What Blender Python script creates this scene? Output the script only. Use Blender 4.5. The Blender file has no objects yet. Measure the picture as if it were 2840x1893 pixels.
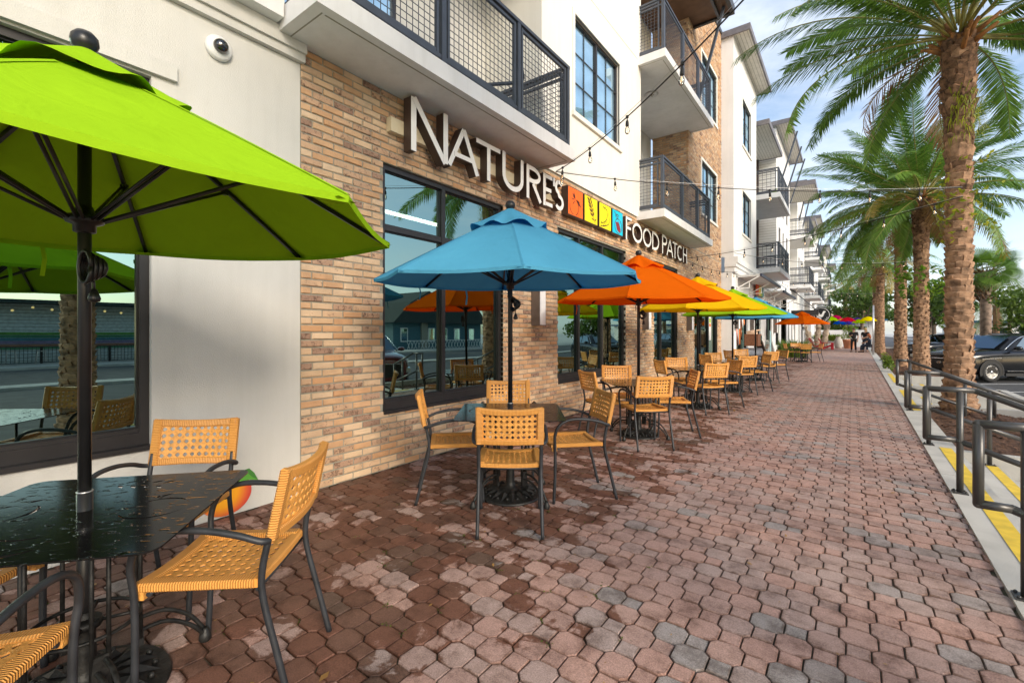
import bpy, bmesh, math, random
from math import sin, cos, pi, radians, sqrt, atan2
from mathutils import Vector, Matrix
random.seed(7)
scene = bpy.context.scene
COL = scene.collection

# ------------------------------------------------------------------ camera, sky, sun, exposure
YAW = radians(36.5655)
cam = bpy.data.cameras.new('camera')
cam.sensor_width = 36.0
cam.lens = 36.0 * 1270.0 / 2840.0
cam.shift_y = -23.5 / 2840.0
cam.clip_start = 0.05
cam.clip_end = 1500
cam_ob = bpy.data.objects.new('camera', cam)
COL.objects.link(cam_ob)
cam_ob.location = (0, 0, 1.40)
cam_ob.rotation_euler = (pi / 2, 0, YAW)
scene.camera = cam_ob

SUN_EL, SUN_AZ = radians(24), radians(-22)      # azimuth measured from +X towards +Y
world = bpy.data.worlds.new('World')
scene.world = world
world.use_nodes = True
nt = world.node_tree
nt.nodes.clear()
w_out = nt.nodes.new('ShaderNodeOutputWorld')
w_bg = nt.nodes.new('ShaderNodeBackground')
w_sky = nt.nodes.new('ShaderNodeTexSky')
w_sky.sky_type = 'NISHITA'
w_sky.sun_disc = False
w_sky.sun_elevation = SUN_EL
w_sky.sun_rotation = pi / 2 - SUN_AZ
w_sky.air_density = 1.0
w_sky.dust_density = 1.2
w_sky.ozone_density = 1.2
w_tc = nt.nodes.new('ShaderNodeTexCoord')
w_map = nt.nodes.new('ShaderNodeMapping')
w_map.inputs['Scale'].default_value = (1.0, 1.0, 2.6)
w_map.inputs['Rotation'].default_value = (0.3, 0.0, 0.6)
w_no = nt.nodes.new('ShaderNodeTexNoise')
w_no.inputs['Scale'].default_value = 2.1
w_no.inputs['Detail'].default_value = 9
w_no.inputs['Roughness'].default_value = 0.58
w_no.inputs['Distortion'].default_value = 0.3
w_ra = nt.nodes.new('ShaderNodeValToRGB')
w_ra.color_ramp.elements[0].position = 0.42
w_ra.color_ramp.elements[0].color = (0.05, 0.05, 0.05, 1)
w_ra.color_ramp.elements[1].position = 0.70
w_ra.color_ramp.elements[1].color = (0.9, 0.9, 0.9, 1)
w_mix = nt.nodes.new('ShaderNodeMixRGB')
w_mix.inputs[2].default_value = (4.3, 4.6, 5.05, 1)
L = nt.links.new
L(w_tc.outputs['Generated'], w_map.inputs['Vector'])
L(w_map.outputs['Vector'], w_no.inputs['Vector'])
L(w_no.outputs['Fac'], w_ra.inputs['Fac'])
L(w_ra.outputs['Color'], w_mix.inputs[0])
L(w_sky.outputs['Color'], w_mix.inputs[1])
L(w_mix.outputs['Color'], w_bg.inputs['Color'])
L(w_bg.outputs['Background'], w_out.inputs['Surface'])
w_bg.inputs['Strength'].default_value = 0.135

sun = bpy.data.lights.new('sun', 'SUN')
sun.energy = 1.8
sun.angle = radians(22)
sun.color = (1.0, 0.88, 0.72)
sun_ob = bpy.data.objects.new('sun', sun)
COL.objects.link(sun_ob)
_sd = Vector((cos(SUN_EL) * cos(SUN_AZ), cos(SUN_EL) * sin(SUN_AZ), sin(SUN_EL)))
sun_ob.rotation_euler = _sd.to_track_quat('Z', 'Y').to_euler()
sun_ob.location = _sd * 60

vs = scene.view_settings
vs.view_transform = 'Standard'
vs.look = 'None'
vs.gamma = 1
vs.use_curve_mapping = False
vs.exposure = 1.02
scene.cycles.max_bounces = 8
scene.cycles.transparent_max_bounces = 24
scene.cycles.use_denoising = True

# ------------------------------------------------------------------ helpers
def tag(o, label=None, cat=None, group=None, kind=None):
    if label: o['label'] = label
    if cat: o['category'] = cat
    if group: o['group'] = group
    if kind: o['kind'] = kind
    return o

def empty(name, loc=(0, 0, 0), rz=0.0, label=None, cat=None, group=None):
    o = bpy.data.objects.new(name, None)
    o.empty_display_size = 0.1
    COL.objects.link(o)
    o.location = loc
    o.rotation_euler = (0, 0, rz)
    return tag(o, label, cat, group)

def link(name, mesh, parent=None, world=False):
    o = bpy.data.objects.new(name, mesh)
    COL.objects.link(o)
    if parent is not None:
        o.parent = parent
        if world and parent.parent is None:
            o.location = -Vector(parent.location)
    return o

def kids(o):
    return [c for c in bpy.data.objects if c.parent is o]

def index_kids():
    d = {}
    for c in bpy.data.objects:
        if c.parent is not None:
            d.setdefault(c.parent.name, []).append(c)
    return d

def copy_tree(root, idx, loc, rz, label=None, group=None, scale=None):
    r = root.copy(); COL.objects.link(r)
    r.location = loc; r.rotation_euler = (0, 0, rz)
    if scale: r.scale = scale
    if label: r['label'] = label
    if group: r['group'] = group
    for ch in idx.get(root.name, []):
        c = ch.copy(); COL.objects.link(c); c.parent = r
        for g in idx.get(ch.name, []):
            d = g.copy(); COL.objects.link(d); d.parent = c
    return r

class MB:
    def __init__(s):
        s.v, s.f, s.m, s.t, s.sm = [], [], [], [], []
        s.e = {}
    def add(s, vs_, fs, m=0, t=0.0, sm=False):
        b = len(s.v)
        s.v += [tuple(p) for p in vs_]
        s.t += [t] * len(vs_)
        for f in fs:
            s.f.append(tuple(i + b for i in f)); s.m.append(m); s.sm.append(sm)
        return s
    def box(s, x0, x1, y0, y1, z0, z1, m=0, t=0.0):
        if x0 > x1: x0, x1 = x1, x0
        if y0 > y1: y0, y1 = y1, y0
        if z0 > z1: z0, z1 = z1, z0
        return s.add([(x0, y0, z0), (x1, y0, z0), (x1, y1, z0), (x0, y1, z0), (x0, y0, z1), (x1, y0, z1), (x1, y1, z1), (x0, y1, z1)],
              [(0, 3, 2, 1), (4, 5, 6, 7), (0, 1, 5, 4), (1, 2, 6, 5), (2, 3, 7, 6), (3, 0, 4, 7)], m, t)
    def quad(s, a, b, c, d, m=0, t=0.0):
        return s.add([a, b, c, d], [(0, 1, 2, 3)], m, t)
    def bar(s, a, b, w, h, m=0, up=(0, 0, 1)):
        a, b = Vector(a), Vector(b)
        d = (b - a).normalized(); u = Vector(up)
        if abs(d.dot(u)) > 0.98: u = Vector((1, 0, 0))
        r = d.cross(u).normalized(); u = r.cross(d).normalized()
        P = []
        for p in (a, b):
            for i, j in ((-1, -1), (1, -1), (1, 1), (-1, 1)):
                P.append(p + r * (w / 2 * i) + u * (h / 2 * j))
        return s.add(P, [(0, 1, 2, 3), (7, 6, 5, 4), (0, 4, 5, 1), (1, 5, 6, 2), (2, 6, 7, 3), (3, 7, 4, 0)], m)
    def tube(s, pts, r, n=8, m=0, caps=True, closed=False, t=0.0):
        pts = [Vector(p) for p in pts]
        N = len(pts)
        rs = r if isinstance(r, (list, tuple)) else [r] * N
        V, F = [], []
        prev = None
        for i, p in enumerate(pts):
            if closed:
                d = pts[(i + 1) % N] - pts[i - 1]
            else:
                d = pts[min(i + 1, N - 1)] - pts[max(i - 1, 0)]
            d.normalize()
            if prev is None:
                u = Vector((0, 0, 1)) if abs(d.z) < 0.95 else Vector((1, 0, 0))
                u = (u - d * u.dot(d)).normalized()
            else:
                u = (prev - d * prev.dot(d)).normalized()
            prev = u
            w = d.cross(u)
            for k in range(n):
                a = 2 * pi * k / n
                V.append(p + (u * cos(a) + w * sin(a)) * rs[i])
        for i in range(N if closed else N - 1):
            j = (i + 1) % N
            for k in range(n):
                k2 = (k + 1) % n
                F.append((i * n + k, i * n + k2, j * n + k2, j * n + k))
        s.add(V, F, m, t, True)
        if caps and not closed:
            b = len(s.v) - len(V)
            s.f.append(tuple(b + k for k in reversed(range(n)))); s.m.append(m); s.sm.append(False)
            s.f.append(tuple(b + (N - 1) * n + k for k in range(n))); s.m.append(m); s.sm.append(False)
        return s
    def lathe(s, prof, n=16, m=0, c=(0, 0, 0), sm=True):
        V, F = [], []
        for (r, z) in prof:
            for k in range(n):
                a = 2 * pi * k / n
                V.append((c[0] + r * cos(a), c[1] + r * sin(a), c[2] + z))
        for i in range(len(prof) - 1):
            for k in range(n):
                k2 = (k + 1) % n
                F.append((i * n + k, i * n + k2, (i + 1) * n + k2, (i + 1) * n + k))
        s.add(V, F, m, 0, sm)
        b = len(s.v) - len(V)
        if prof[0][0] > 1e-4:
            s.f.append(tuple(b + k for k in reversed(range(n)))); s.m.append(m); s.sm.append(False)
        if prof[-1][0] > 1e-4:
            e = b + (len(prof) - 1) * n
            s.f.append(tuple(e + k for k in range(n))); s.m.append(m); s.sm.append(False)
        return s
    def sphere(s, c, r, m=0, n=12, k=8, sz=1.0):
        prof = [(max(1e-5, r * sin(pi * i / k)), -r * sz * cos(pi * i / k)) for i in range(k + 1)]
        return s.lathe(prof, n, m, c)
    def prism(s, poly, o, ax, ay, d, m=0, msides=None):
        """poly (2d points, any simple polygon) in plane o+ax,ay extruded by vector d"""
        o, ax, ay, d = Vector(o), Vector(ax), Vector(ay), Vector(d)
        n = len(poly)
        A = [o + ax * p[0] + ay * p[1] for p in poly]
        B = [p + d for p in A]
        ms = m if msides is None else msides
        b = len(s.v)
        s.v += [tuple(p) for p in A + B]; s.t += [0.0] * (2 * n)
        s.f.append(tuple(b + i for i in range(n))); s.m.append(ms); s.sm.append(False)
        s.f.append(tuple(b + n + i for i in reversed(range(n)))); s.m.append(m); s.sm.append(False)
        for i in range(n):
            j = (i + 1) % n
            s.f.append((b + i, b + n + i, b + n + j, b + j)); s.m.append(ms); s.sm.append(False)
        return s
    def mesh(s, name, mats, recalc=False):
        me = bpy.data.meshes.new(name)
        me.from_pydata(s.v, [], s.f)
        for mt in (mats if isinstance(mats, (list, tuple)) else [mats]):
            me.materials.append(mt)
        me.polygons.foreach_set('material_index', s.m)
        me.polygons.foreach_set('use_smooth', s.sm)
        if any(s.t):
            at = me.attributes.new('tint', 'FLOAT', 'POINT')
            at.data.foreach_set('value', s.t)
        if s.e:
            at = me.attributes.new('edge', 'FLOAT', 'POINT'); ev = [0.0] * len(s.v)
            for k_, x_ in s.e.items(): ev[k_] = x_
            at.data.foreach_set('value', ev)
        if recalc:
            bm = bmesh.new(); bm.from_mesh(me)
            bmesh.ops.recalc_face_normals(bm, faces=bm.faces)
            bm.to_mesh(me); bm.free()
        me.update()
        return me
    def build(s, name, mats, parent=None, world=False, recalc=False, **kw):
        o = link(name, s.mesh(name, mats, recalc), parent, world)
        return tag(o, **kw) if kw else o

def bez(pts, n=6):
    """smooth polyline (Catmull-Rom) through pts"""
    P = [Vector(p) for p in pts]
    out = []
    for i in range(len(P) - 1):
        p0, p1, p2, p3 = P[max(i - 1, 0)], P[i], P[i + 1], P[min(i + 2, len(P) - 1)]
        for k in range(n):
            t = k / n
            out.append(0.5 * ((2 * p1) + (p2 - p0) * t + (2 * p0 - 5 * p1 + 4 * p2 - p3) * t * t + (3 * p1 - p0 - 3 * p2 + p3) * t ** 3))
    out.append(P[-1])
    return out

# ------------------------------------------------------------------ materials
def mat(name, col, rough=0.6, metal=0.0, var=0.12, scale=6.0, bump=0.0, bscale=80.0, spec=0.5, detail=4, coat=0.0, col2=None, co='Object'):
    m = bpy.data.materials.new(name)
    m.use_nodes = True
    n = m.node_tree; b = n.nodes['Principled BSDF']
    b.inputs['Roughness'].default_value = rough
    b.inputs['Metallic'].default_value = metal
    b.inputs['Specular IOR Level'].default_value = spec
    b.inputs['Coat Weight'].default_value = coat
    b.inputs['Coat Roughness'].default_value = 0.04
    tc = n.nodes.new('ShaderNodeTexCoord')
    no = n.nodes.new('ShaderNodeTexNoise')
    no.inputs['Scale'].default_value = scale; no.inputs['Detail'].default_value = detail
    mx = n.nodes.new('ShaderNodeMixRGB')
    c2 = col2 or tuple(max(0.0, c * (1 - 2 * var)) for c in col)
    mx.inputs[1].default_value = (*c2, 1)
    mx.inputs[2].default_value = (*[min(1, c * (1 + var)) for c in col], 1)
    rp = n.nodes.new('ShaderNodeValToRGB')
    rp.color_ramp.elements[0].position = 0.28; rp.color_ramp.elements[1].position = 0.62
    n.links.new(tc.outputs[co], no.inputs['Vector'])
    n.links.new(no.outputs['Fac'], rp.inputs['Fac'])
    n.links.new(rp.outputs['Color'], mx.inputs[0])
    n.links.new(mx.outputs['Color'], b.inputs['Base Color'])
    if bump > 0:
        nb = n.nodes.new('ShaderNodeTexNoise')
        nb.inputs['Scale'].default_value = bscale; nb.inputs['Detail'].default_value = 4
        bp = n.nodes.new('ShaderNodeBump')
        bp.inputs['Strength'].default_value = bump; bp.inputs['Distance'].default_value = 0.01
        n.links.new(tc.outputs[co], nb.inputs['Vector'])
        n.links.new(nb.outputs['Fac'], bp.inputs['Height'])
        n.links.new(bp.outputs['Normal'], b.inputs['Normal'])
    return m

def ramp(n, stops, interp='LINEAR'):
    r = n.nodes.new('ShaderNodeValToRGB')
    r.color_ramp.interpolation = interp
    e = r.color_ramp.elements
    while len(e) < len(stops): e.new(0.5)
    for i, (p, c) in enumerate(stops):
        e[i].position = p; e[i].color = (*c, 1)
    return r

def emis(name, col, s):
    m = bpy.data.materials.new(name); m.use_nodes = True
    b = m.node_tree.nodes['Principled BSDF']
    b.inputs['Base Color'].default_value = (*col, 1)
    b.inputs['Emission Color'].default_value = (*col, 1)
    b.inputs['Emission Strength'].default_value = s
    return m

def fabric(name, col, tr=0.35, tcol=None):
    m = bpy.data.materials.new(name); m.use_nodes = True
    n = m.node_tree; n.nodes.clear()
    out = n.nodes.new('ShaderNodeOutputMaterial')
    d = n.nodes.new('ShaderNodeBsdfDiffuse'); t = n.nodes.new('ShaderNodeBsdfTranslucent')
    mx = n.nodes.new('ShaderNodeMixShader'); mx.inputs[0].default_value = tr
    tc = n.nodes.new('ShaderNodeTexCoord'); no = n.nodes.new('ShaderNodeTexNoise')
    no.inputs['Scale'].default_value = 3.2; no.inputs['Detail'].default_value = 8; no.inputs['Roughness'].default_value = 0.65
    cm = n.nodes.new('ShaderNodeMixRGB')
    cm.inputs[1].default_value = (*[c * 0.80 for c in col], 1)
    cm.inputs[2].default_value = (*[min(1, c * 1.08) for c in col], 1)
    n.links.new(tc.outputs['Object'], no.inputs['Vector']); n.links.new(no.outputs['Fac'], cm.inputs[0])
    wv = n.nodes.new('ShaderNodeTexNoise'); wv.inputs['Scale'].default_value = 420; wv.inputs['Detail'].default_value = 2
    bp = n.nodes.new('ShaderNodeBump'); bp.inputs['Strength'].default_value = 0.12; bp.inputs['Distance'].default_value = 0.004
    n.links.new(tc.outputs['Object'], wv.inputs['Vector']); n.links.new(wv.outputs['Fac'], bp.inputs['Height'])
    wr = n.nodes.new('ShaderNodeTexNoise'); wr.inputs['Scale'].default_value = 4.5; wr.inputs['Detail'].default_value = 3; wr.inputs['Distortion'].default_value = 1.2
    bq = n.nodes.new('ShaderNodeBump'); bq.inputs['Strength'].default_value = 0.35; bq.inputs['Distance'].default_value = 0.03
    n.links.new(tc.outputs['Object'], wr.inputs['Vector']); n.links.new(wr.outputs['Fac'], bq.inputs['Height']); n.links.new(bp.outputs['Normal'], bq.inputs['Normal'])
    n.links.new(bq.outputs['Normal'], d.inputs['Normal'])
    n.links.new(cm.outputs['Color'], d.inputs['Color'])
    t.inputs['Color'].default_value = (*(tcol or col), 1)
    n.links.new(d.outputs[0], mx.inputs[1]); n.links.new(t.outputs[0], mx.inputs[2])
    n.links.new(mx.outputs[0], out.inputs['Surface'])
    return m

def glass(name, refl=0.5, rcol=(0.62, 0.76, 0.74), tcol=(0.25, 0.33, 0.30), wob=0.0):
    m = bpy.data.materials.new(name); m.use_nodes = True
    n = m.node_tree; n.nodes.clear()
    out = n.nodes.new('ShaderNodeOutputMaterial')
    g = n.nodes.new('ShaderNodeBsdfGlossy'); g.inputs['Roughness'].default_value = 0.0
    g.inputs['Color'].default_value = (*rcol, 1)
    t = n.nodes.new('ShaderNodeBsdfTransparent'); t.inputs['Color'].default_value = (*tcol, 1)
    mx = n.nodes.new('ShaderNodeMixShader')
    lw = n.nodes.new('ShaderNodeFresnel'); lw.inputs['IOR'].default_value = 1.5
    mxx = n.nodes.new('ShaderNodeMath'); mxx.operation = 'MAXIMUM'; mxx.inputs[1].default_value = refl
    n.links.new(lw.outputs[0], mxx.inputs[0]); n.links.new(mxx.outputs[0], mx.inputs[0])
    n.links.new(t.outputs[0], mx.inputs[1]); n.links.new(g.outputs[0], mx.inputs[2])
    n.links.new(mx.outputs[0], out.inputs['Surface'])
    if wob:
        tc = n.nodes.new('ShaderNodeTexCoord'); no = n.nodes.new('ShaderNodeTexNoise'); no.inputs['Scale'].default_value = 0.9
        bp = n.nodes.new('ShaderNodeBump'); bp.inputs['Strength'].default_value = wob; bp.inputs['Distance'].default_value = 0.02
        n.links.new(tc.outputs['Object'], no.inputs['Vector']); n.links.new(no.outputs['Fac'], bp.inputs['Height'])
        n.links.new(bp.outputs['Normal'], g.inputs['Normal'])
    return m

def brick_mat():
    m = bpy.data.materials.new('tumbled_brick'); m.use_nodes = True
    n = m.node_tree; b = n.nodes['Principled BSDF']; lk = n.links.new
    b.inputs['Roughness'].default_value = 0.88
    at = n.nodes.new('ShaderNodeAttribute'); at.attribute_name = 'tint'
    r = ramp(n, [(0.0, (0.56, 0.355, 0.205)), (0.14, (0.53, 0.30, 0.155)), (0.28, (0.58, 0.39, 0.235)), (0.46, (0.63, 0.475, 0.325)),
                 (0.64, (0.56, 0.375, 0.235)), (0.80, (0.50, 0.33, 0.215)), (0.92, (0.42, 0.27, 0.185)), (1.0, (0.31, 0.195, 0.14))])
    lk(at.outputs['Fac'], r.inputs['Fac'])
    tc = n.nodes.new('ShaderNodeTexCoord')
    gp = n.nodes.new('ShaderNodeNewGeometry')
    no = n.nodes.new('ShaderNodeTexNoise'); no.inputs['Scale'].default_value = 26; no.inputs['Detail'].default_value = 6; no.inputs['Roughness'].default_value = 0.7
    lk(gp.outputs['Position'], no.inputs['Vector'])
    # some bricks (tint above 0.5) carry dark kiln marks
    mk = n.nodes.new('ShaderNodeMapRange'); mk.inputs['From Min'].default_value = 0.45; mk.inputs['From Max'].default_value = 0.85
    mk.inputs['To Min'].default_value = 0.64; mk.inputs['To Max'].default_value = 0.50
    lk(at.outputs['Fac'], mk.inputs['Value'])
    gt = n.nodes.new('ShaderNodeMath'); gt.operation = 'SUBTRACT'; lk(no.outputs['Fac'], gt.inputs[0]); lk(mk.outputs[0], gt.inputs[1])
    ml = n.nodes.new('ShaderNodeMath'); ml.operation = 'MULTIPLY'; ml.inputs[1].default_value = 9; ml.use_clamp = True; lk(gt.outputs[0], ml.inputs[0])
    mx = n.nodes.new('ShaderNodeMixRGB'); mx.inputs[2].default_value = (0.12, 0.07, 0.05, 1)
    md = n.nodes.new('ShaderNodeMath'); md.operation = 'MULTIPLY'; md.inputs[1].default_value = 0.85; lk(ml.outputs[0], md.inputs[0])
    lk(md.outputs[0], mx.inputs[0]); lk(r.outputs['Color'], mx.inputs[1])
    n2 = n.nodes.new('ShaderNodeTexNoise'); n2.inputs['Scale'].default_value = 7; n2.inputs['Detail'].default_value = 5
    lk(gp.outputs['Position'], n2.inputs['Vector'])
    hs = n.nodes.new('ShaderNodeMixRGB'); hs.blend_type = 'MULTIPLY'; hs.inputs[0].default_value = 0.55
    r2 = ramp(n, [(0.25, (0.66, 0.62, 0.6)), (0.7, (1.12, 1.08, 1.02))]); lk(n2.outputs['Fac'], r2.inputs['Fac'])
    lk(mx.outputs['Color'], hs.inputs[1]); lk(r2.outputs['Color'], hs.inputs[2])
    lk(hs.outputs['Color'], b.inputs['Base Color'])
    nb = n.nodes.new('ShaderNodeTexNoise'); nb.inputs['Scale'].default_value = 70; nb.inputs['Detail'].default_value = 5
    lk(gp.outputs['Position'], nb.inputs['Vector'])
    bp = n.nodes.new('ShaderNodeBump'); bp.inputs['Strength'].default_value = 0.6; bp.inputs['Distance'].default_value = 0.006
    lk(nb.outputs['Fac'], bp.inputs['Height']); lk(bp.outputs['Normal'], b.inputs['Normal'])
    return m

def paver_mat(name, sheet=False):
    m = bpy.data.materials.new(name); m.use_nodes = True
    n = m.node_tree; b = n.nodes['Principled BSDF']; lk = n.links.new
    gp = n.nodes.new('ShaderNodeNewGeometry')
    def noise(sc, det=5, ro=0.6, dist=0.0):
        q = n.nodes.new('ShaderNodeTexNoise'); q.inputs['Scale'].default_value = sc; q.inputs['Detail'].default_value = det
        q.inputs['Roughness'].default_value = ro; q.inputs['Distortion'].default_value = dist
        lk(gp.outputs['Position'], q.inputs['Vector']); return q
    def math(op, a, c, clamp=False):
        q = n.nodes.new('ShaderNodeMath'); q.operation = op; q.use_clamp = clamp
        for i, x in enumerate((a, c)):
            if isinstance(x, (int, float)): q.inputs[i].default_value = x
            else: lk(x, q.inputs[i])
        return q.outputs[0]
    if sheet:
        vo = n.nodes.new('ShaderNodeTexVoronoi'); vo.inputs['Scale'].default_value = 7.0
        lk(gp.outputs['Position'], vo.inputs['Vector'])
        sp = n.nodes.new('ShaderNodeSeparateColor'); lk(vo.outputs['Color'], sp.inputs[0]); tint = sp.outputs[0]
    else:
        at = n.nodes.new('ShaderNodeAttribute'); at.attribute_name = 'tint'; tint = at.outputs['Fac']
    r = ramp(n, [(0.0, (0.385, 0.265, 0.232)), (0.2, (0.43, 0.272, 0.228)), (0.38, (0.37, 0.262, 0.232)), (0.55, (0.40, 0.30, 0.27)),
                 (0.74, (0.44, 0.278, 0.23)), (0.87, (0.355, 0.272, 0.248)), (0.95, (0.325, 0.30, 0.29)), (1.0, (0.28, 0.222, 0.20))])
    lk(tint, r.inputs['Fac'])
    sp = noise(170, 3, 0.7)
    r3 = ramp(n, [(0.30, (0.50, 0.49, 0.48)), (0.5, (0.98, 0.97, 0.96)), (0.70, (1.5, 1.46, 1.42))]); lk(sp.outputs['Fac'], r3.inputs['Fac'])
    mu = n.nodes.new('ShaderNodeMixRGB'); mu.blend_type = 'MULTIPLY'; mu.inputs[0].default_value = 0.75
    lk(r.outputs['Color'], mu.inputs[1]); lk(r3.outputs['Color'], mu.inputs[2])
    # dark grime in patches
    dn = noise(5.5, 8, 0.72)
    r4 = ramp(n, [(0.44, (1.06, 1.04, 1.03)), (0.53, (0.86, 0.83, 0.81)), (0.64, (0.48, 0.43, 0.41))]); lk(dn.outputs['Fac'], r4.inputs['Fac'])
    m2 = n.nodes.new('ShaderNodeMixRGB'); m2.blend_type = 'MULTIPLY'; m2.inputs[0].default_value = 0.85
    lk(mu.outputs['Color'], m2.inputs[1]); lk(r4.outputs['Color'], m2.inputs[2])
    ea = n.nodes.new('ShaderNodeAttribute'); ea.attribute_name = 'edge'
    en = noise(13, 7, 0.75); eg = math('MULTIPLY', math('SUBTRACT', math('ADD', math('MULTIPLY', ea.outputs['Fac'], 0.34), en.outputs['Fac']), 0.66), 5.0, True)
    m3 = n.nodes.new('ShaderNodeMixRGB'); m3.blend_type = 'MULTIPLY'; m3.inputs[2].default_value = (0.50, 0.45, 0.41, 1)
    lk(eg, m3.inputs[0]); lk(m2.outputs['Color'], m3.inputs[1]); m2 = m3
    # wet stains left by the rain under the tables and along the shop front
    sx = n.nodes.new('ShaderNodeSeparateXYZ'); lk(gp.outputs['Position'], sx.inputs[0])
    X, Y = sx.outputs[0], sx.outputs[1]
    near = n.nodes.new('ShaderNodeMapRange'); near.interpolation_type = 'SMOOTHSTEP'
    near.inputs['From Min'].default_value = -0.35; near.inputs['From Max'].default_value = -2.0
    near.inputs['To Min'].default_value = -0.22; near.inputs['To Max'].default_value = 0.12
    lk(X, near.inputs['Value'])
    fade = n.nodes.new('ShaderNodeMapRange'); fade.inputs['From Min'].default_value = 2.6; fade.inputs['From Max'].default_value = 9.0
    fade.inputs['To Min'].default_value = 0.06; fade.inputs['To Max'].default_value = 0.0; lk(Y, fade.inputs['Value'])
    wn = noise(1.7, 9, 0.66, 0.5)
    per = math('MULTIPLY', math('SUBTRACT', math('FRACT', math('MULTIPLY', tint, 7.31), 0), 0.5), 0.17)
    wf = noise(30, 6, 0.8)
    fine = math('ADD', math('MULTIPLY', math('SUBTRACT', wf.outputs['Fac'], 0.5), 0.11), math('MULTIPLY', ea.outputs['Fac'], 0.03))
    wv = math('ADD', math('ADD', math('ADD', math('ADD', wn.outputs['Fac'], near.outputs[0]), fade.outputs[0]), per), fine)
    wet = math('MULTIPLY', math('SUBTRACT', wv, 0.60), 30.0, True)
    wn2 = noise(0.5, 7, 0.7, 0.2)
    wet2 = math('MULTIPLY', math('SUBTRACT', wn2.outputs['Fac'], 0.63), 8.0, True)
    wetA = math('MAXIMUM', wet, math('MULTIPLY', wet2, 0.55))
    dk = n.nodes.new('ShaderNodeMixRGB'); dk.blend_type = 'MULTIPLY'; dk.inputs[2].default_value = (0.40, 0.285, 0.225, 1)
    lk(math('MULTIPLY', wetA, 0.97), dk.inputs[0]); lk(m2.outputs['Color'], dk.inputs[1])
    lk(dk.outputs['Color'], b.inputs['Base Color'])
    ro = n.nodes.new('ShaderNodeMapRange'); ro.inputs['To Min'].default_value = 0.85; ro.inputs['To Max'].default_value = 0.5
    lk(wetA, ro.inputs['Value']); lk(ro.outputs[0], b.inputs['Roughness'])
    b.inputs['Specular IOR Level'].default_value = 0.25
    nb = noise(190, 3, 0.6); n3 = noise(24, 3, 0.6)
    hh = math('ADD', nb.outputs['Fac'], n3.outputs['Fac'])
    bp = n.nodes.new('ShaderNodeBump'); bp.inputs['Strength'].default_value = 0.55; bp.inputs['Distance'].default_value = 0.004
    lk(hh, bp.inputs['Height']); lk(bp.outputs['Normal'], b.inputs['Normal'])
    return m

def wicker(name, axis):
    m = bpy.data.materials.new(name); m.use_nodes = True
    n = m.node_tree; b = n.nodes['Principled BSDF']; lk = n.links.new
    tc = n.nodes.new('ShaderNodeTexCoord')
    w = n.nodes.new('ShaderNodeTexWave'); w.wave_type = 'BANDS'
    w.bands_direction = axis; w.inputs['Scale'].default_value = 34; w.inputs['Distortion'].default_value = 0.6
    w.inputs['Detail'].default_value = 1
    lk(tc.outputs['Object'], w.inputs['Vector'])
    oi = n.nodes.new('ShaderNodeObjectInfo')
    no = n.nodes.new('ShaderNodeTexNoise'); no.inputs['Scale'].default_value = 9; lk(tc.outputs['Object'], no.inputs['Vector'])
    r = ramp(n, [(0.0, (0.38, 0.135, 0.02)), (0.45, (0.66, 0.29, 0.058)), (1.0, (0.76, 0.38, 0.10))])
    mx = n.nodes.new('ShaderNodeMath'); mx.operation = 'MULTIPLY_ADD'; mx.inputs[1].default_value = 0.75
    ad = n.nodes.new('ShaderNodeMath'); ad.operation = 'MULTIPLY'; ad.inputs[1].default_value = 0.4
    lk(no.outputs['Fac'], ad.inputs[0]); lk(w.outputs['Fac'], mx.inputs[0]); lk(ad.outputs[0], mx.inputs[2])
    lk(mx.outputs[0], r.inputs['Fac']); lk(r.outputs['Color'], b.inputs['Base Color'])
    b.inputs['Roughness'].default_value = 0.42
    bp = n.nodes.new('ShaderNodeBump'); bp.inputs['Strength'].default_value = 0.7; bp.inputs['Distance'].default_value = 0.004
    lk(w.outputs['Fac'], bp.inputs['Height']); lk(bp.outputs['Normal'], b.inputs['Normal'])
    return m

def leaf_mat(name, c1, c2, tr=0.35, rough=0.45):
    m = bpy.data.materials.new(name); m.use_nodes = True
    n = m.node_tree; lk = n.links.new
    b = n.nodes['Principled BSDF']; out = n.nodes['Material Output']
    at = n.nodes.new('ShaderNodeAttribute'); at.attribute_name = 'tint'
    oi = n.nodes.new('ShaderNodeObjectInfo')
    ad = n.nodes.new('ShaderNodeMath'); ad.operation = 'MULTIPLY_ADD'; ad.inputs[1].default_value = 0.35
    lk(oi.outputs['Random'], ad.inputs[0]); 
    s7 = n.nodes.new('ShaderNodeMath'); s7.operation = 'MULTIPLY'; s7.inputs[1].default_value = 0.7
    lk(at.outputs['Fac'], s7.inputs[0]); lk(s7.outputs[0], ad.inputs[2])
    r = ramp(n, [(0.0, c1), (1.0, c2)]); lk(ad.outputs[0], r.inputs['Fac'])
    lk(r.outputs['Color'], b.inputs['Base Color']); b.inputs['Roughness'].default_value = rough
    t = n.nodes.new('ShaderNodeBsdfTranslucent'); lk(r.outputs['Color'], t.inputs['Color'])
    mx = n.nodes.new('ShaderNodeMixShader'); mx.inputs[0].default_value = tr
    lk(b.outputs[0], mx.inputs[1]); lk(t.outputs[0], mx.inputs[2]); lk(mx.outputs[0], out.inputs['Surface'])
    return m

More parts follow.
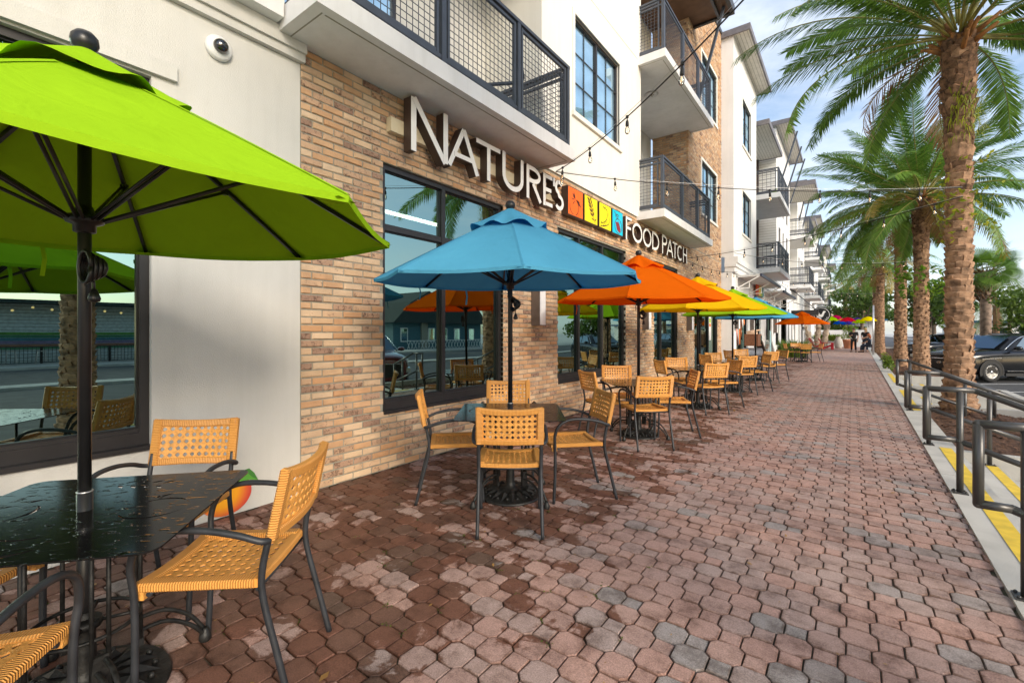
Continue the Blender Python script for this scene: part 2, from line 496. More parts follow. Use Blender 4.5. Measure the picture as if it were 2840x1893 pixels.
def wet_black():
    m = mat('wet_black_table', (0.006, 0.006, 0.006), 0.22, 0, 0.2, 4)
    n = m.node_tree; b = n.nodes['Principled BSDF']; lk = n.links.new
    tc = n.nodes.new('ShaderNodeTexCoord'); mp = n.nodes.new('ShaderNodeMapping')
    mp.inputs['Scale'].default_value = (1.0, 2.2, 1)
    no = n.nodes.new('ShaderNodeTexNoise'); no.inputs['Scale'].default_value = 19; no.inputs['Detail'].default_value = 2; no.inputs['Distortion'].default_value = 0.5
    lk(tc.outputs['Object'], mp.inputs['Vector']); lk(mp.outputs['Vector'], no.inputs['Vector'])
    r = ramp(n, [(0.60, (0.13, 0.13, 0.13)), (0.63, (0.015, 0.015, 0.015))]); lk(no.outputs['Fac'], r.inputs['Fac'])
    lk(r.outputs['Color'], b.inputs['Roughness'])
    r2 = ramp(n, [(0.60, (0, 0, 0)), (0.68, (1, 1, 1))]); lk(no.outputs['Fac'], r2.inputs['Fac'])
    bp = n.nodes.new('ShaderNodeBump'); bp.inputs['Strength'].default_value = 0.5; bp.inputs['Distance'].default_value = 0.004
    lk(r2.outputs['Color'], bp.inputs['Height']); lk(bp.outputs['Normal'], b.inputs['Normal'])
    return m

def weather(m, amt=0.12, sc=1.0):
    n = m.node_tree; b = n.nodes['Principled BSDF']; lk = n.links.new; src = b.inputs['Base Color'].links[0].from_socket
    gp = n.nodes.new('ShaderNodeNewGeometry'); mp = n.nodes.new('ShaderNodeMapping'); mp.inputs['Scale'].default_value = (3.2 * sc, 3.2 * sc, 0.22 * sc)
    no = n.nodes.new('ShaderNodeTexNoise'); no.inputs['Scale'].default_value = 2.2; no.inputs['Detail'].default_value = 7; no.inputs['Roughness'].default_value = .65
    n2 = n.nodes.new('ShaderNodeTexNoise'); n2.inputs['Scale'].default_value = 1.1; n2.inputs['Detail'].default_value = 6; n2.inputs['Roughness'].default_value = .7
    lk(gp.outputs['Position'], mp.inputs['Vector']); lk(mp.outputs['Vector'], no.inputs['Vector']); lk(gp.outputs['Position'], n2.inputs['Vector'])
    r = ramp(n, [(0.30, (1 - amt, 1 - amt * 1.05, 1 - amt * 1.15)), (0.56, (1, 1, 1))]); lk(no.outputs['Fac'], r.inputs['Fac'])
    r2 = ramp(n, [(0.30, (1 - amt * .7, 1 - amt * .7, 1 - amt * .8)), (0.62, (1, 1, 1))]); lk(n2.outputs['Fac'], r2.inputs['Fac'])
    a = n.nodes.new('ShaderNodeMixRGB'); a.blend_type = 'MULTIPLY'; a.inputs[0].default_value = 1; lk(src, a.inputs[1]); lk(r.outputs['Color'], a.inputs[2])
    c = n.nodes.new('ShaderNodeMixRGB'); c.blend_type = 'MULTIPLY'; c.inputs[0].default_value = 1; lk(a.outputs['Color'], c.inputs[1]); lk(r2.outputs['Color'], c.inputs[2]); lk(c.outputs['Color'], b.inputs['Base Color'])
    return m

K = {}
K['brick'] = brick_mat()
K['mortar'] = mat('mortar', (0.30, 0.285, 0.23), 0.95, var=0.1, scale=20, bump=0.5, bscale=180)
K['stucco'] = mat('beige_stucco', (0.59, 0.58, 0.545), 0.9, var=0.025, scale=1.3, bump=0.25, bscale=120)
K['cream'] = mat('cream_stucco', (0.78, 0.755, 0.69), 0.9, var=0.02, scale=1.0, bump=0.2, bscale=110)
K['white'] = mat('white_stucco', (0.76, 0.765, 0.765), 0.9, var=0.02, scale=1.0, bump=0.2, bscale=110)
K['slab'] = mat('painted_concrete', (0.78, 0.775, 0.77), 0.85, var=0.03, scale=2, bump=0.15, bscale=90)
K['soffit'] = mat('soffit_board', (0.70, 0.67, 0.61), 0.8, var=0.05)
for _k, _a in (('stucco', .055), ('cream', .05), ('white', .06), ('slab', .08)): weather(K[_k], _a)
K['bronze'] = mat('dark_bronze_aluminium', (0.030, 0.027, 0.027), 0.38, 0.2, var=0.1)
K['rail'] = mat('charcoal_painted_steel', (0.070, 0.078, 0.096), 0.42, 0.2, var=0.08)
K['handrail'] = mat('grey_bronze_handrail', (0.085, 0.083, 0.082), 0.36, 0.45, var=0.08, bump=0.05, bscale=300)
K['black'] = mat('black_enamel', (0.012, 0.012, 0.013), 0.35, var=0.15)
K['chairframe'] = mat('chair_tube', (0.026, 0.029, 0.034), 0.48, 0.1, var=0.2, scale=14, bump=0.06, bscale=400)
K['iron'] = mat('cast_iron', (0.020, 0.020, 0.019), 0.5, 0.3, var=0.35, scale=25, bump=0.3, bscale=60)
K['table'] = wet_black()
K['wx'], K['wy'], K['wz'] = wicker('wicker_wrap_across', 'X'), wicker('wicker_wrap_along', 'Y'), wicker('wicker_wrap_up', 'Z')
K['cane'] = mat('woven_cane', (0.70, 0.33, 0.075), 0.42, var=0.16, scale=60, bump=0.5, bscale=170)
K['paver'] = paver_mat('clay_paver'); K['pavesheet'] = paver_mat('far_paving', True)
K['joint'] = mat('sandy_joint', (0.095, 0.074, 0.058), 0.95, var=0.35, scale=9, bump=0.5, bscale=150, col2=(0.030, 0.042, 0.014))
K['concrete'] = mat('kerb_concrete', (0.47, 0.455, 0.42), 0.9, var=0.09, scale=3, bump=0.35, bscale=120, detail=8)
K['asphalt'] = mat('asphalt', (0.075, 0.075, 0.078), 0.9, var=0.15, scale=2, bump=0.5, bscale=160, detail=8)
K['yellow'] = mat('yellow_line_paint', (0.72, 0.50, 0.045), 0.7, var=0.1, scale=9, bump=0.15, detail=8)
K['linewhite'] = mat('white_line_paint', (0.70, 0.70, 0.68), 0.7, var=0.1, scale=9, detail=8)
K['mulch'] = mat('wood_mulch', (0.10, 0.048, 0.026), 0.95, var=0.4, scale=26, bump=1.0, bscale=45, detail=8)
K['letter'] = mat('white_letter_face', (0.80, 0.79, 0.76), 0.5, var=0.02)
K['letterside'] = mat('brown_letter_return', (0.055, 0.032, 0.024), 0.45, var=0.15)
K['glass'] = glass('store_glass', 0.46, (0.56, 0.80, 0.74), (0.20, 0.27, 0.23), 0.03)
K['aptglass'] = glass('apartment_glass', 0.55, (0.72, 0.90, 1.0), (0.88, 0.95, 1.0))
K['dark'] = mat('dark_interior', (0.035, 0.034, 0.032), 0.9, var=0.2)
K['curtain'] = mat('window_blind', (0.62, 0.78, 0.88), 0.9, var=0.1, scale=3)
K['tube'] = emis('lit_ceiling_tube', (1.0, 0.96, 0.88), 5.0)
K['bulbglass'] = glass('bulb_glass', 0.12, (1, 1, 1), (0.95, 0.93, 0.88))
K['filament'] = emis('warm_filament', (1.0, 0.62, 0.25), 0.7)
K['alu'] = mat('aluminium', (0.55, 0.55, 0.56), 0.35, 0.8, var=0.05)
K['canvas_g'] = fabric('lime_green_canvas', (0.30, 0.53, 0.016), 0.05, (0.12, 0.20, 0.0))
K['canvas_b'] = fabric('sky_blue_canvas', (0.115, 0.44, 0.66), 0.2, (0.0, 0.14, 0.46))
K['canvas_o'] = fabric('orange_canvas', (0.90, 0.165, 0.006), 0.36, (0.85, 0.05, 0.0))
K['canvas_y'] = fabric('yellow_canvas', (0.90, 0.56, 0.010), 0.36, (0.85, 0.40, 0.0))
K['red'] = mat('red_paint', (0.62, 0.015, 0.03), 0.5, var=0.08)
K['terracotta'] = mat('terracotta', (0.60, 0.27, 0.15), 0.85, var=0.08)
# ------------------------------------------------------------------ projection (only to choose which repeats are largest in view)
_c, _s = cos(YAW), sin(YAW)
def screen(x, y, z):
    dep = -x * _s + y * _c
    if dep < 0.15: return None
    return (512 + 458 * (x * _c + y * _s) / dep, 332.5 + 458 * (1.4 - z) / dep, dep)
def in_frame(p, mgn=0):
    q = screen(*p)
    return q is not None and -mgn < q[0] < 1024 + mgn and -mgn < q[1] < 682 + mgn

# ------------------------------------------------------------------ ground
KX = lambda y: 0.64 + 0.0103 * y            # edge between paving and kerb
WX, SX = -3.83, -3.842                       # brick face, stucco face
LOT = -0.44
g = MB(); g.quad((-40, -60, LOT - 0.06), (400, -60, LOT - 0.06), (400, 900, LOT - 0.06), (-40, 900, LOT - 0.06))
g.build('ground', K['concrete'], kind='structure')
g = MB(); g.quad((2.2, -40, LOT), (13.5, -40, LOT), (13.5, 300, LOT), (2.2, 300, LOT))
lot = g.build('parking_lot', K['asphalt'], kind='structure')
g = MB(); g.quad((14.6, -60, LOT - 0.02), (25.5, -60, LOT - 0.02), (25.5, 300, LOT - 0.02), (14.6, 300, LOT - 0.02))
g.build('road', K['asphalt'], kind='structure')
for i in range(20):
    y = 6.5 + i * 2.75
    g = MB(); a = Vector((3.5, y, LOT + 0.004)); d = Vector((cos(radians(38)), sin(radians(38)), 0)) * 5.6; w = Vector((-sin(radians(38)), cos(radians(38)), 0)) * 0.1
    g.quad(a, a + d, a + d + w, a + w)
    g.build('parking_line', K['linewhite'], lot, kind=None)

# walkway: bedding sheet, paver stones, far sheet
g = MB(); g.add([(SX - 0.05, -3, -0.014), (KX(-3), -3, -0.014), (KX(46), 46, -0.014), (SX - 0.05, 46, -0.014)], [(0, 1, 2, 3)])
walk = g.build('paved_walkway', K['joint'], kind='structure')
FARY = 27.0
g = MB(); g.add([(SX - 0.05, FARY, 0), (KX(FARY), FARY, 0), (KX(140), 140, 0), (SX - 0.05, 140, 0)], [(0, 1, 2, 3)])
g.build('far_paving', K['pavesheet'], walk)

P_ = 0.1665
def octagon(inset):
    ap, dx = P_ / 2, P_ / sqrt(2) - 0.045
    ap -= inset; dx -= inset
    a = 2 ** 0.5 * ap
    # half planes |x|+|y|<=a, |x|<=dx, |y|<=dx
    e = a - dx
    return [(dx, e), (e, dx), (-e, dx), (-dx, e), (-dx, -e), (-e, -dx), (e, -dx), (dx, -e)]
def paver_geo(mb, cx, cy, rnd, t):
    """octagon with its attached square on the +x side, joints recessed, edges eased"""
    dz = rnd.uniform(-0.004, 0.003); tx, ty = rnd.uniform(-0.014, 0.014), rnd.uniform(-0.014, 0.014); rot = rnd.uniform(-0.025, 0.025)
    def put(poly_in, poly_out, ox):
        n = len(poly_in)
        def w(p, z):
            x, y = p[0] + ox, p[1]
            x, y = x * cos(rot) - y * sin(rot), x * sin(rot) + y * cos(rot)
            return (cx + x, cy + y, z + dz + tx * x + ty * y)
        c_ = .70
        V = [w((p[0] * c_, p[1] * c_), 0.0003) for p in poly_in] + [w(p, 0.0) for p in poly_in] + [w(p, -0.005) for p in poly_out] + [w(p, -0.02) for p in poly_out]
        F = [tuple(range(n))[::-1]]
        for i in range(n):
            j = (i + 1) % n
            for k in range(3): F.append((k * n + i, k * n + j, (k + 1) * n + j, (k + 1) * n + i))
        b = len(mb.v); mb.add(V, F, 0, t)
        for i in range(n): mb.e[b + n + i] = .75; mb.e[b + 2 * n + i] = 1.0; mb.e[b + 3 * n + i] = 1.0
    put(octagon(0.0062), octagon(0.0030), 0)
    h = 0.045
    sq = lambda q: [(h - q, h - q), (-(h - q), h - q), (-(h - q), -(h - q)), (h - q, -(h - q))]
    put(sq(0.0055), sq(0.0024), P_ / sqrt(2))
rnd = random.Random(3)
cells = []
D2 = P_ / sqrt(2)
for i in range(-30, 260):
    for j in range(-30, 260):
        x = -3.9 + (i - j) * D2 + 10.0; x = (i - j) * D2 - 1.624; y = (i + j) * D2 + 0.05
        if SX - 0.02 < x < KX(y) + 0.05 and -0.6 < y < FARY: cells.append((x, y))
# merge into keyhole stones
def area_key(c):
    q = screen(c[0], c[1], 0)
    if q is None or not (-15 < q[0] < 1040 and q[1] < 700): return 1e9
    return q[2] ** 3
cells.sort(key=area_key)
far = MB()
def pick_tint(x, y, r):
    t = r.random()
    return max(0.001, min(1.0, t))
for n_, (x, y) in enumerate(cells):
    t = pick_tint(x, y, rnd)
    if n_ < 300:
        m1 = MB(); paver_geo(m1, x, y, rnd, t)
        m1.build('paver', K['paver'], walk)
    else:
        paver_geo(far, x, y, rnd, t)
far.build('paver_field', K['paver'], walk, kind='stuff')

# kerb, yellow nosing lines, stairs, planting strip
def strip(mb, y0, y1, o0, o1, z0, z1, m=0):
    V = [(KX(y0) + o0, y0), (KX(y0) + o1, y0), (KX(y1) + o1, y1), (KX(y1) + o0, y1)]
    mb.add([(x, y, z0) for x, y in V] + [(x, y, z1) for x, y in V], [(3, 2, 1, 0), (4, 5, 6, 7), (0, 1, 5, 4), (1, 2, 6, 5), (2, 3, 7, 6), (3, 0, 4, 7)], m)
kerb = MB(); y = -3.0
kerb_ob = empty('kerb', (0.7, 0, 0)); kerb_ob['kind'] = 'structure'
while y < 140:
    L_ = 3.05 if y < 40 else 12
    k = MB(); strip(k, y + 0.006, y + L_ - 0.006, 0.0, 0.30, -0.5, 0.014)
    k.build('kerb_segment', K['concrete'], kerb_ob, True); y += L_
def yellow(y0, y1, o0, o1, z):
    k = MB(); k.add([(KX(y0) + o0, y0, z), (KX(y0) + o1, y0, z), (KX(y1) + o1, y1, z), (KX(y1) + o0, y1, z)], [(0, 1, 2, 3)])
    k.build('yellow_nosing_line', K['yellow'], kerb_ob, True)
yellow(-2, 7.55, 0.135, 0.245, 0.018); yellow(10.9, 14.6, 0.135, 0.245, 0.018); yellow(16.6, 20.2, 0.135, 0.245, 0.018)
def stair(y0, y1, nm='stairs'):
    st = empty(nm, (1.2, (y0 + y1) / 2, 0)); st['kind'] = 'structure'
    for i, (o0, o1, zt) in enumerate(((0.302, 0.66, -0.15), (0.662, 1.06, -0.29), (1.062, 2.6, -0.425))):
        k = MB(); strip(k, y0, y1, o0, o1, -0.52, zt); k.build('tread', K['concrete'], st, True)
        if i < 2:
            k = MB(); z = zt + 0.004
            k.add([(KX(y0) + o1 - 0.12, y0 + 0.02, z), (KX(y0) + o1 - 0.02, y0 + 0.02, z), (KX(y1) + o1 - 0.02, y1 - 0.02, z), (KX(y1) + o1 - 0.12, y1 - 0.02, z)], [(0, 1, 2, 3)])
            k.build('yellow_nosing_line', K['yellow'], st, True)
stair(-2.0, 7.62); stair(12.48, 14.9); stair(16.6, 20.2)
def mulch_bed(y0, y1, w=2.3, mound=0.0, mc=None):
    b = MB(); nx, ny = 14, max(4, int((y1 - y0) * 5)); V = []
    r = random.Random(int(y0 * 10))
    for j in range(ny + 1):
        for i in range(nx + 1):
            yy = y0 + 0.14 + (y1 - y0 - 0.28) * j / ny; o = 0.302 + (w - 0.45) * i / nx
            x = KX(yy) + o; z = -0.10 + r.uniform(-0.03, 0.03) - 0.10 * i / nx
            if mc:
                for (px, py, pr_, ph) in mc:
                    d = sqrt((x - px) ** 2 + (yy - py) ** 2); z += ph * math.exp(-(d / pr_) ** 2)
            V.append((x, yy, z))
    F = [(j * (nx + 1) + i, j * (nx + 1) + i + 1, (j + 1) * (nx + 1) + i + 1, (j + 1) * (nx + 1) + i) for j in range(ny) for i in range(nx)]
    b.add(V, F, 0, 0, True)
    bed = b.build('planting_bed', K['mulch'], kind='structure')
    e = MB()
    strip(e, y0, y0 + 0.14, 0.302, w, -0.5, -0.03); strip(e, y1 - 0.14, y1, 0.302, w, -0.5, -0.03); strip(e, y0 + 0.141, y1 - 0.141, w - 0.15, w, -0.5, -0.03)
    e.build('bed_kerb', K['concrete'], bed)
    ch = MB(); cnt = int((y1 - y0) * (260 if y0 < 12 else 90))
    for _ in range(cnt):
        yy = r.uniform(y0 + .2, y1 - .2); x = KX(yy) + r.uniform(.33, w - .2); z = -0.08 - 0.10 * (x - KX(yy) - .3) / w
        if mc:
            for (px, py, pr_, ph) in mc: z += ph * math.exp(-((x - px) ** 2 + (yy - py) ** 2) / pr_ ** 2)
        a = r.uniform(0, pi); l = r.uniform(.02, .05); u = Vector((cos(a), sin(a), r.uniform(-.4, .4))) * l; v = Vector((-sin(a), cos(a), r.uniform(-.3, .3))) * l * .35
        c = Vector((x, yy, z)); ch.add([c - u - v, c + u - v, c + u + v, c - u + v], [(0, 1, 2, 3)])
    ch.build('bark_chips', K['mulch'], bed, kind='stuff')
mulch_bed(7.65, 12.45, mc=[(1.62, 11.3, .7, .16)])
mulch_bed(14.93, 16.57)
mulch_bed(20.25, 27.0, w=1.75, mc=[(1.9, 21.2, .8, .2), (1.55, 24.4, .8, .2)])
mulch_bed(30, 60, mc=[(1.8, 41.5, .8, .2)])

# ------------------------------------------------------------------ bricks
BL, BH, JT, CH = 0.196, 0.0535, 0.0135, 0.0668
def brick_geo(mb, o, u, w, L_, H_, r, t, depth=0.06, bev=0.007):
    """front face in plane spanned by u (length) and Z, w = outward normal; o = lower left corner on the wall plane"""
    o, u, w = Vector(o), Vector(u), Vector(w); z = Vector((0, 0, 1))
    pr_ = r.uniform(-0.004, 0.006)
    j = lambda: r.uniform(-0.0042, 0.0042)
    fr = [o + u * (bev + j()) + z * (bev + j()) + w * pr_, o + u * (L_ - bev + j()) + z * (bev + j()) + w * (pr_ + j()),
          o + u * (L_ - bev + j()) + z * (H_ - bev + j()) + w * (pr_ + j()), o + u * (bev + j()) + z * (H_ - bev + j()) + w * pr_]
    md = [o - w * 0.005, o + u * L_ - w * 0.005, o + u * L_ + z * H_ - w * 0.005, o + z * H_ - w * 0.005]
    bk = [o - w * depth, o + u * L_ - w * depth, o + u * L_ + z * H_ - w * depth, o + z * H_ - w * depth]
    F = [(0, 1, 2, 3)]
    for i in range(4):
        k = (i + 1) % 4
        F.append((4 + i, 4 + k, k, i)); F.append((8 + i, 8 + k, 4 + k, 4 + i))
    mb.add(fr + md + bk, F, 0, t)
def brick_wall(y0, y1, z0, z1, holes, r):
    """list of (y, z, length, height) for a running bond with openings cut out"""
    out = []; row = 0; z = z0
    while z < z1 - 0.03:
        h = min(BH, z1 - z)
        off = (0 if row % 2 else -(BL + JT) / 2) + r.uniform(-.006, .006)
        y = y0 + off
        while y < y1 - 0.02:
            segs = [(max(y, y0), min(y + BL, y1))]
            for (a, b, c, d) in holes:
                if z + h > c + 0.02 and z < d - 0.02:
                    ns = []
                    for (p, q) in segs:
                        if q <= a or p >= b: ns.append((p, q))
                        else:
                            if p < a: ns.append((p, a))
                            if q > b: ns.append((b, q))
                    segs = ns
            for (p, q) in segs:
                if q - p > 0.035: out.append((p, z, q - p, h))
            y += BL + JT
        z += CH; row += 1
    return out
WIN = [(2.965, 4.97, 0.60, 3.145), (6.42, 9.21, 0.60, 3.125), (10.93, 12.79, 0.60, 3.145), (14.47, 17.44, 0.02, 3.14)]
rb = random.Random(11)
bld = empty('brick_apartment_building', (-4.6, 9.0, 0), 0, 'brick and cream stucco apartment building with grocery shop windows and railed balconies', 'building')
lower = brick_wall(2.10, 18.03, 0.01, 3.965, WIN, rb)
UPW = [(15.25, 17.25, 5.22, 6.90), (15.25, 17.25, 8.67, 10.35)]
upper = brick_wall(13.83, 18.03, 3.975, 12.25, UPW, rb)
allb = [(b, screen(WX, b[0], b[1])) for b in lower + upper]
def bkey(e):
    (y, z, l, h), q = e
    if q is None or not (0 < q[0] < 1024 and 0 < q[1] < 682): return 1e9
    hid = 1.0
    return q[2] ** 2.0 * (1 + (y - 2) * .15) / max(l, .02)
allb.sort(key=bkey)
rest = MB()
for n_, ((y, z, l, h), q) in enumerate(allb):
    t = max(0.001, rb.random() ** (1.15))
    if n_ < 300:
        m1 = MB(); brick_geo(m1, (WX, y, z), (0, 1, 0), (1, 0, 0), l, h, rb, t); m1.build('brick', K['brick'], bld, True)
    else:
        brick_geo(rest, (WX, y, z), (0, 1, 0), (1, 0, 0), l, h, rb, t)
# returns of the brickwork: alcove side and window jambs of brick
for (y, z, l, h) in [(a, b, c, d) for (a, b, c, d) in brick_wall(-4.90, WX - 0.065, 3.975, 12.25, [], rb)]:
    brick_geo(rest, (y, 13.83, z), (1, 0, 0), (0, -1, 0), l, h, rb, max(.001, rb.random()))
rest.build('brickwork', K['brick'], bld, True, kind='stuff')
# mortar backing with openings
def wall_holes(mb, x, y0, y1, z0, z1, holes, thick, m=0):
    """wall panel with rectangular openings: front face at x, thickness towards -x"""
    ys = sorted(set([y0, y1] + [v for h in holes for v in h[:2] if y0 < v < y1]))
    zs = sorted(set([z0, z1] + [v for h in holes for v in h[2:] if z0 < v < z1]))
    for i in range(len(ys) - 1):
        for j in range(len(zs) - 1):
            cy, cz = (ys[i] + ys[i + 1]) / 2, (zs[j] + zs[j + 1]) / 2
            if any(a < cy < b and c < cz < d for a, b, c, d in holes): continue
            mb.quad((x, ys[i], zs[j]), (x, ys[i + 1], zs[j]), (x, ys[i + 1], zs[j + 1]), (x, ys[i], zs[j + 1]), m)
    for (a, b, c, d) in holes:
        a, b, c, d = max(a, y0), min(b, y1), max(c, z0), min(d, z1)
        if a >= b or c >= d: continue
        X0 = x - thick
        mb.quad((x, a, c), (x, a, d), (X0, a, d), (X0, a, c), m); mb.quad((x, b, c), (X0, b, c), (X0, b, d), (x, b, d), m)
        mb.quad((x, a, d), (x, b, d), (X0, b, d), (X0, a, d), m); mb.quad((x, a, c), (X0, a, c), (X0, b, c), (x, b, c), m)
mb = MB(); wall_holes(mb, WX - 0.011, 2.095, 18.03, 0, 3.97, WIN, 0.13); wall_holes(mb, WX - 0.008, 13.835, 18.03, 3.97, 12.25, UPW, 0.13)
mb.quad((WX - 0.07, 13.838, 3.97), (-4.9, 13.838, 3.97), (-4.9, 13.838, 12.25), (WX - 0.07, 13.838, 12.25))
mb.quad((WX - 0.008, 2.095, 0), (WX - 0.008, 2.095, 3.97), (SX - 0.1, 2.095, 3.97), (SX - 0.1, 2.095, 0))
mb.build('mortar_joints', K['mortar'], bld, True)

# ------------------------------------------------------------------ shop windows
def shop_window(y0, y1, z0, z1, mull, trans=None, xg=WX - 0.09, root=bld, sill=True, name='shop_window', fw=0.055):
    w = MB()
    d0, d1 = xg - 0.035, xg + 0.045
    w.box(d0, d1, y0 + .002, y0 + fw, z0 + .002, z1 - .002); w.box(d0, d1, y1 - fw, y1 - .002, z0 + .002, z1 - .002)
    w.box(d0, d1, y0 + fw, y1 - fw, z1 - fw, z1 - .002); w.box(d0, d1 + .004, y0 + fw, y1 - fw, z0 + .002, z0 + fw + .03)
    w.box(d0, d1 - .012, y0 + fw, y1 - fw, z0 + fw + .03, z0 + fw + .055)
    fr = w.build(name, K['bronze'], root, True)
    ys = [y0 + fw] + [v for m_ in mull for v in (m_ - fw / 2, m_ + fw / 2)] + [y1 - fw]
    off = Vector((0, 0, 0))
    for m_ in mull:
        q = MB(); q.box(d0, d1 + .003, m_ - fw / 2, m_ + fw / 2, z0 + fw + .0555, z1 - fw); q.build('mullion', K['bronze'], fr)
    zs = [z0 + fw + .055, z1 - fw]
    if trans:
        zs = [zs[0], trans - .03, trans + .03, zs[1]]
    for i in range(0, len(ys), 2):
        if trans:
            q = MB(); q.box(d0, d1 - .004, ys[i], ys[i + 1], trans - .03, trans + .03); q.build('transom', K['bronze'], fr)
        for k in range(0, len(zs), 2):
            q = MB(); e = .012
            q.quad((xg, ys[i], zs[k]), (xg, ys[i + 1], zs[k]), (xg, ys[i + 1], zs[k + 1]), (xg, ys[i], zs[k + 1]))
            q.build('pane', K['glass'], fr)
            q = MB()   # glazing gasket
            q.box(xg + .003, xg + .018, ys[i], ys[i] + e, zs[k], zs[k + 1]); q.box(xg + .003, xg + .018, ys[i + 1] - e, ys[i + 1], zs[k], zs[k + 1])
            q.box(xg + .003, xg + .018, ys[i] + e, ys[i + 1] - e, zs[k], zs[k] + e); q.box(xg + .003, xg + .018, ys[i] + e, ys[i + 1] - e, zs[k + 1] - e, zs[k + 1])
            q.build('gasket', K['black'], fr)
    if sill:
        q = MB(); q.box(xg + .02, WX + .03 if xg > SX - .05 else SX + .03, y0 + .003, y1 - .003, z0 - .03, z0 + .001); q.build('sill', K['bronze'], fr)
    return fr
shop_window(*WIN[0], [3.865], 2.495)
shop_window(*WIN[1], [7.215, 8.165])
shop_window(*WIN[2], [11.55])
shop_window(14.47, 17.44, 0.02, 3.14, [15.35, 16.35], None, sill=False)
LW = (-3.2, 1.045, 0.64, 3.15)
shop_window(*LW, [-1.0], 2.495, xg=SX - 0.085)
# interiors behind the glass
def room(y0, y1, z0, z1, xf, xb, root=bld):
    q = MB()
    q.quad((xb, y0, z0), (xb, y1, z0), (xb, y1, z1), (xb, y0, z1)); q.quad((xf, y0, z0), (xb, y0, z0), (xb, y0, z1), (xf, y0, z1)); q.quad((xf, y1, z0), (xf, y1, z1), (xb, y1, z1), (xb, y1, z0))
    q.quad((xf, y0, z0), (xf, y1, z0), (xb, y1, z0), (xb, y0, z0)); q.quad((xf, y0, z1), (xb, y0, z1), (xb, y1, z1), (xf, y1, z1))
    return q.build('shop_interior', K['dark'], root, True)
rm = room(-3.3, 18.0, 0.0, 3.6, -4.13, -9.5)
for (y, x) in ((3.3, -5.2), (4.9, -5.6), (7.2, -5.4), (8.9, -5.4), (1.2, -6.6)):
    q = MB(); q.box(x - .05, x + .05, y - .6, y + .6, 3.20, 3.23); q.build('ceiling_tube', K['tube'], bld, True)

# ------------------------------------------------------------------ stucco walls, bands
q = MB(); wall_holes(q, SX, -3.5, 2.094, 0, 3.73, [LW], 0.2); q.quad((SX - .2, -3.5, 0), (SX - .2, -3.5, 3.7), (SX, -3.5, 3.7), (SX, -3.5, 0))
q.build('stucco_wall', K['stucco'], bld, True)
q = MB(); q.box(SX - .02, SX + .035, -3.5, 1.185, 3.165, 3.28); q.build('window_head_trim', K['stucco'], bld, True)
q = MB(); q.box(SX - .2, WX + .035, -3.5, 2.118, 3.732, 3.80); q.box(SX - .2, WX + .06, -3.5, 2.12, 3.80, 3.93); q.build('string_course', K['stucco'], bld, True)
q = MB(); q.box(SX - .2, WX + .17, -3.5, 1.86, 3.932, 4.07); q.build('ledge', K['slab'], bld, True)
q = MB(); wall_holes(q, WX + .005, -3.5, 1.95, 4.07, 12.4, [(-1.5, .7, 5.1, 7)], .12); q.build('upper_wall', K['cream'], bld, True)
# upper walls: bay between the alcoves
UW = (6.92, 8.80, 5.19, 6.85); UW2 = (6.92, 8.80, 8.62, 10.3)
q = MB(); wall_holes(q, WX + .02, 5.90, 10.0, 3.972, 12.4, [UW, UW2], .14)
q.quad((WX + .02, 5.90, 3.972), (WX + .02, 5.90, 12.4), (-4.95, 5.90, 12.4), (-4.95, 5.90, 3.972)); q.quad((WX + .02, 10.0, 3.972), (-4.95, 10.0, 3.972), (-4.95, 10.0, 12.4), (WX + .02, 10.0, 12.4))
q.quad((WX + .02, 5.90, 3.972), (WX - .15, 5.90, 3.972), (WX - .15, 10, 3.972), (WX + .02, 10, 3.972))
q.build('upper_wall', K['cream'], bld, True)
for z in (7.45, 10.95):
    q = MB(); q.box(WX + .018, WX + .0215, 5.92, 9.98, z, z + .012); q.build('stucco_joint', K['mortar'], bld, True)
# alcove backs
q = MB(); q.quad((-4.95, 1.95, 3.9), (-4.95, 5.9, 3.9), (-4.95, 5.9, 12.4), (-4.95, 1.95, 12.4)); q.quad((WX + .005, 1.95, 3.9), (-4.95, 1.95, 3.9), (-4.95, 1.95, 12.4), (WX + .005, 1.95, 12.4))
q.quad((-4.95, 10, 3.9), (-4.95, 13.83, 3.9), (-4.95, 13.83, 12.4), (-4.95, 10, 12.4)); q.build('alcove_wall', K['stucco'], bld, True)
q = MB(); q.box(WX - .3, WX + .04, 13.79, 18.03, 12.25, 12.40); q.build('parapet_cap', K['bronze'], bld, True)

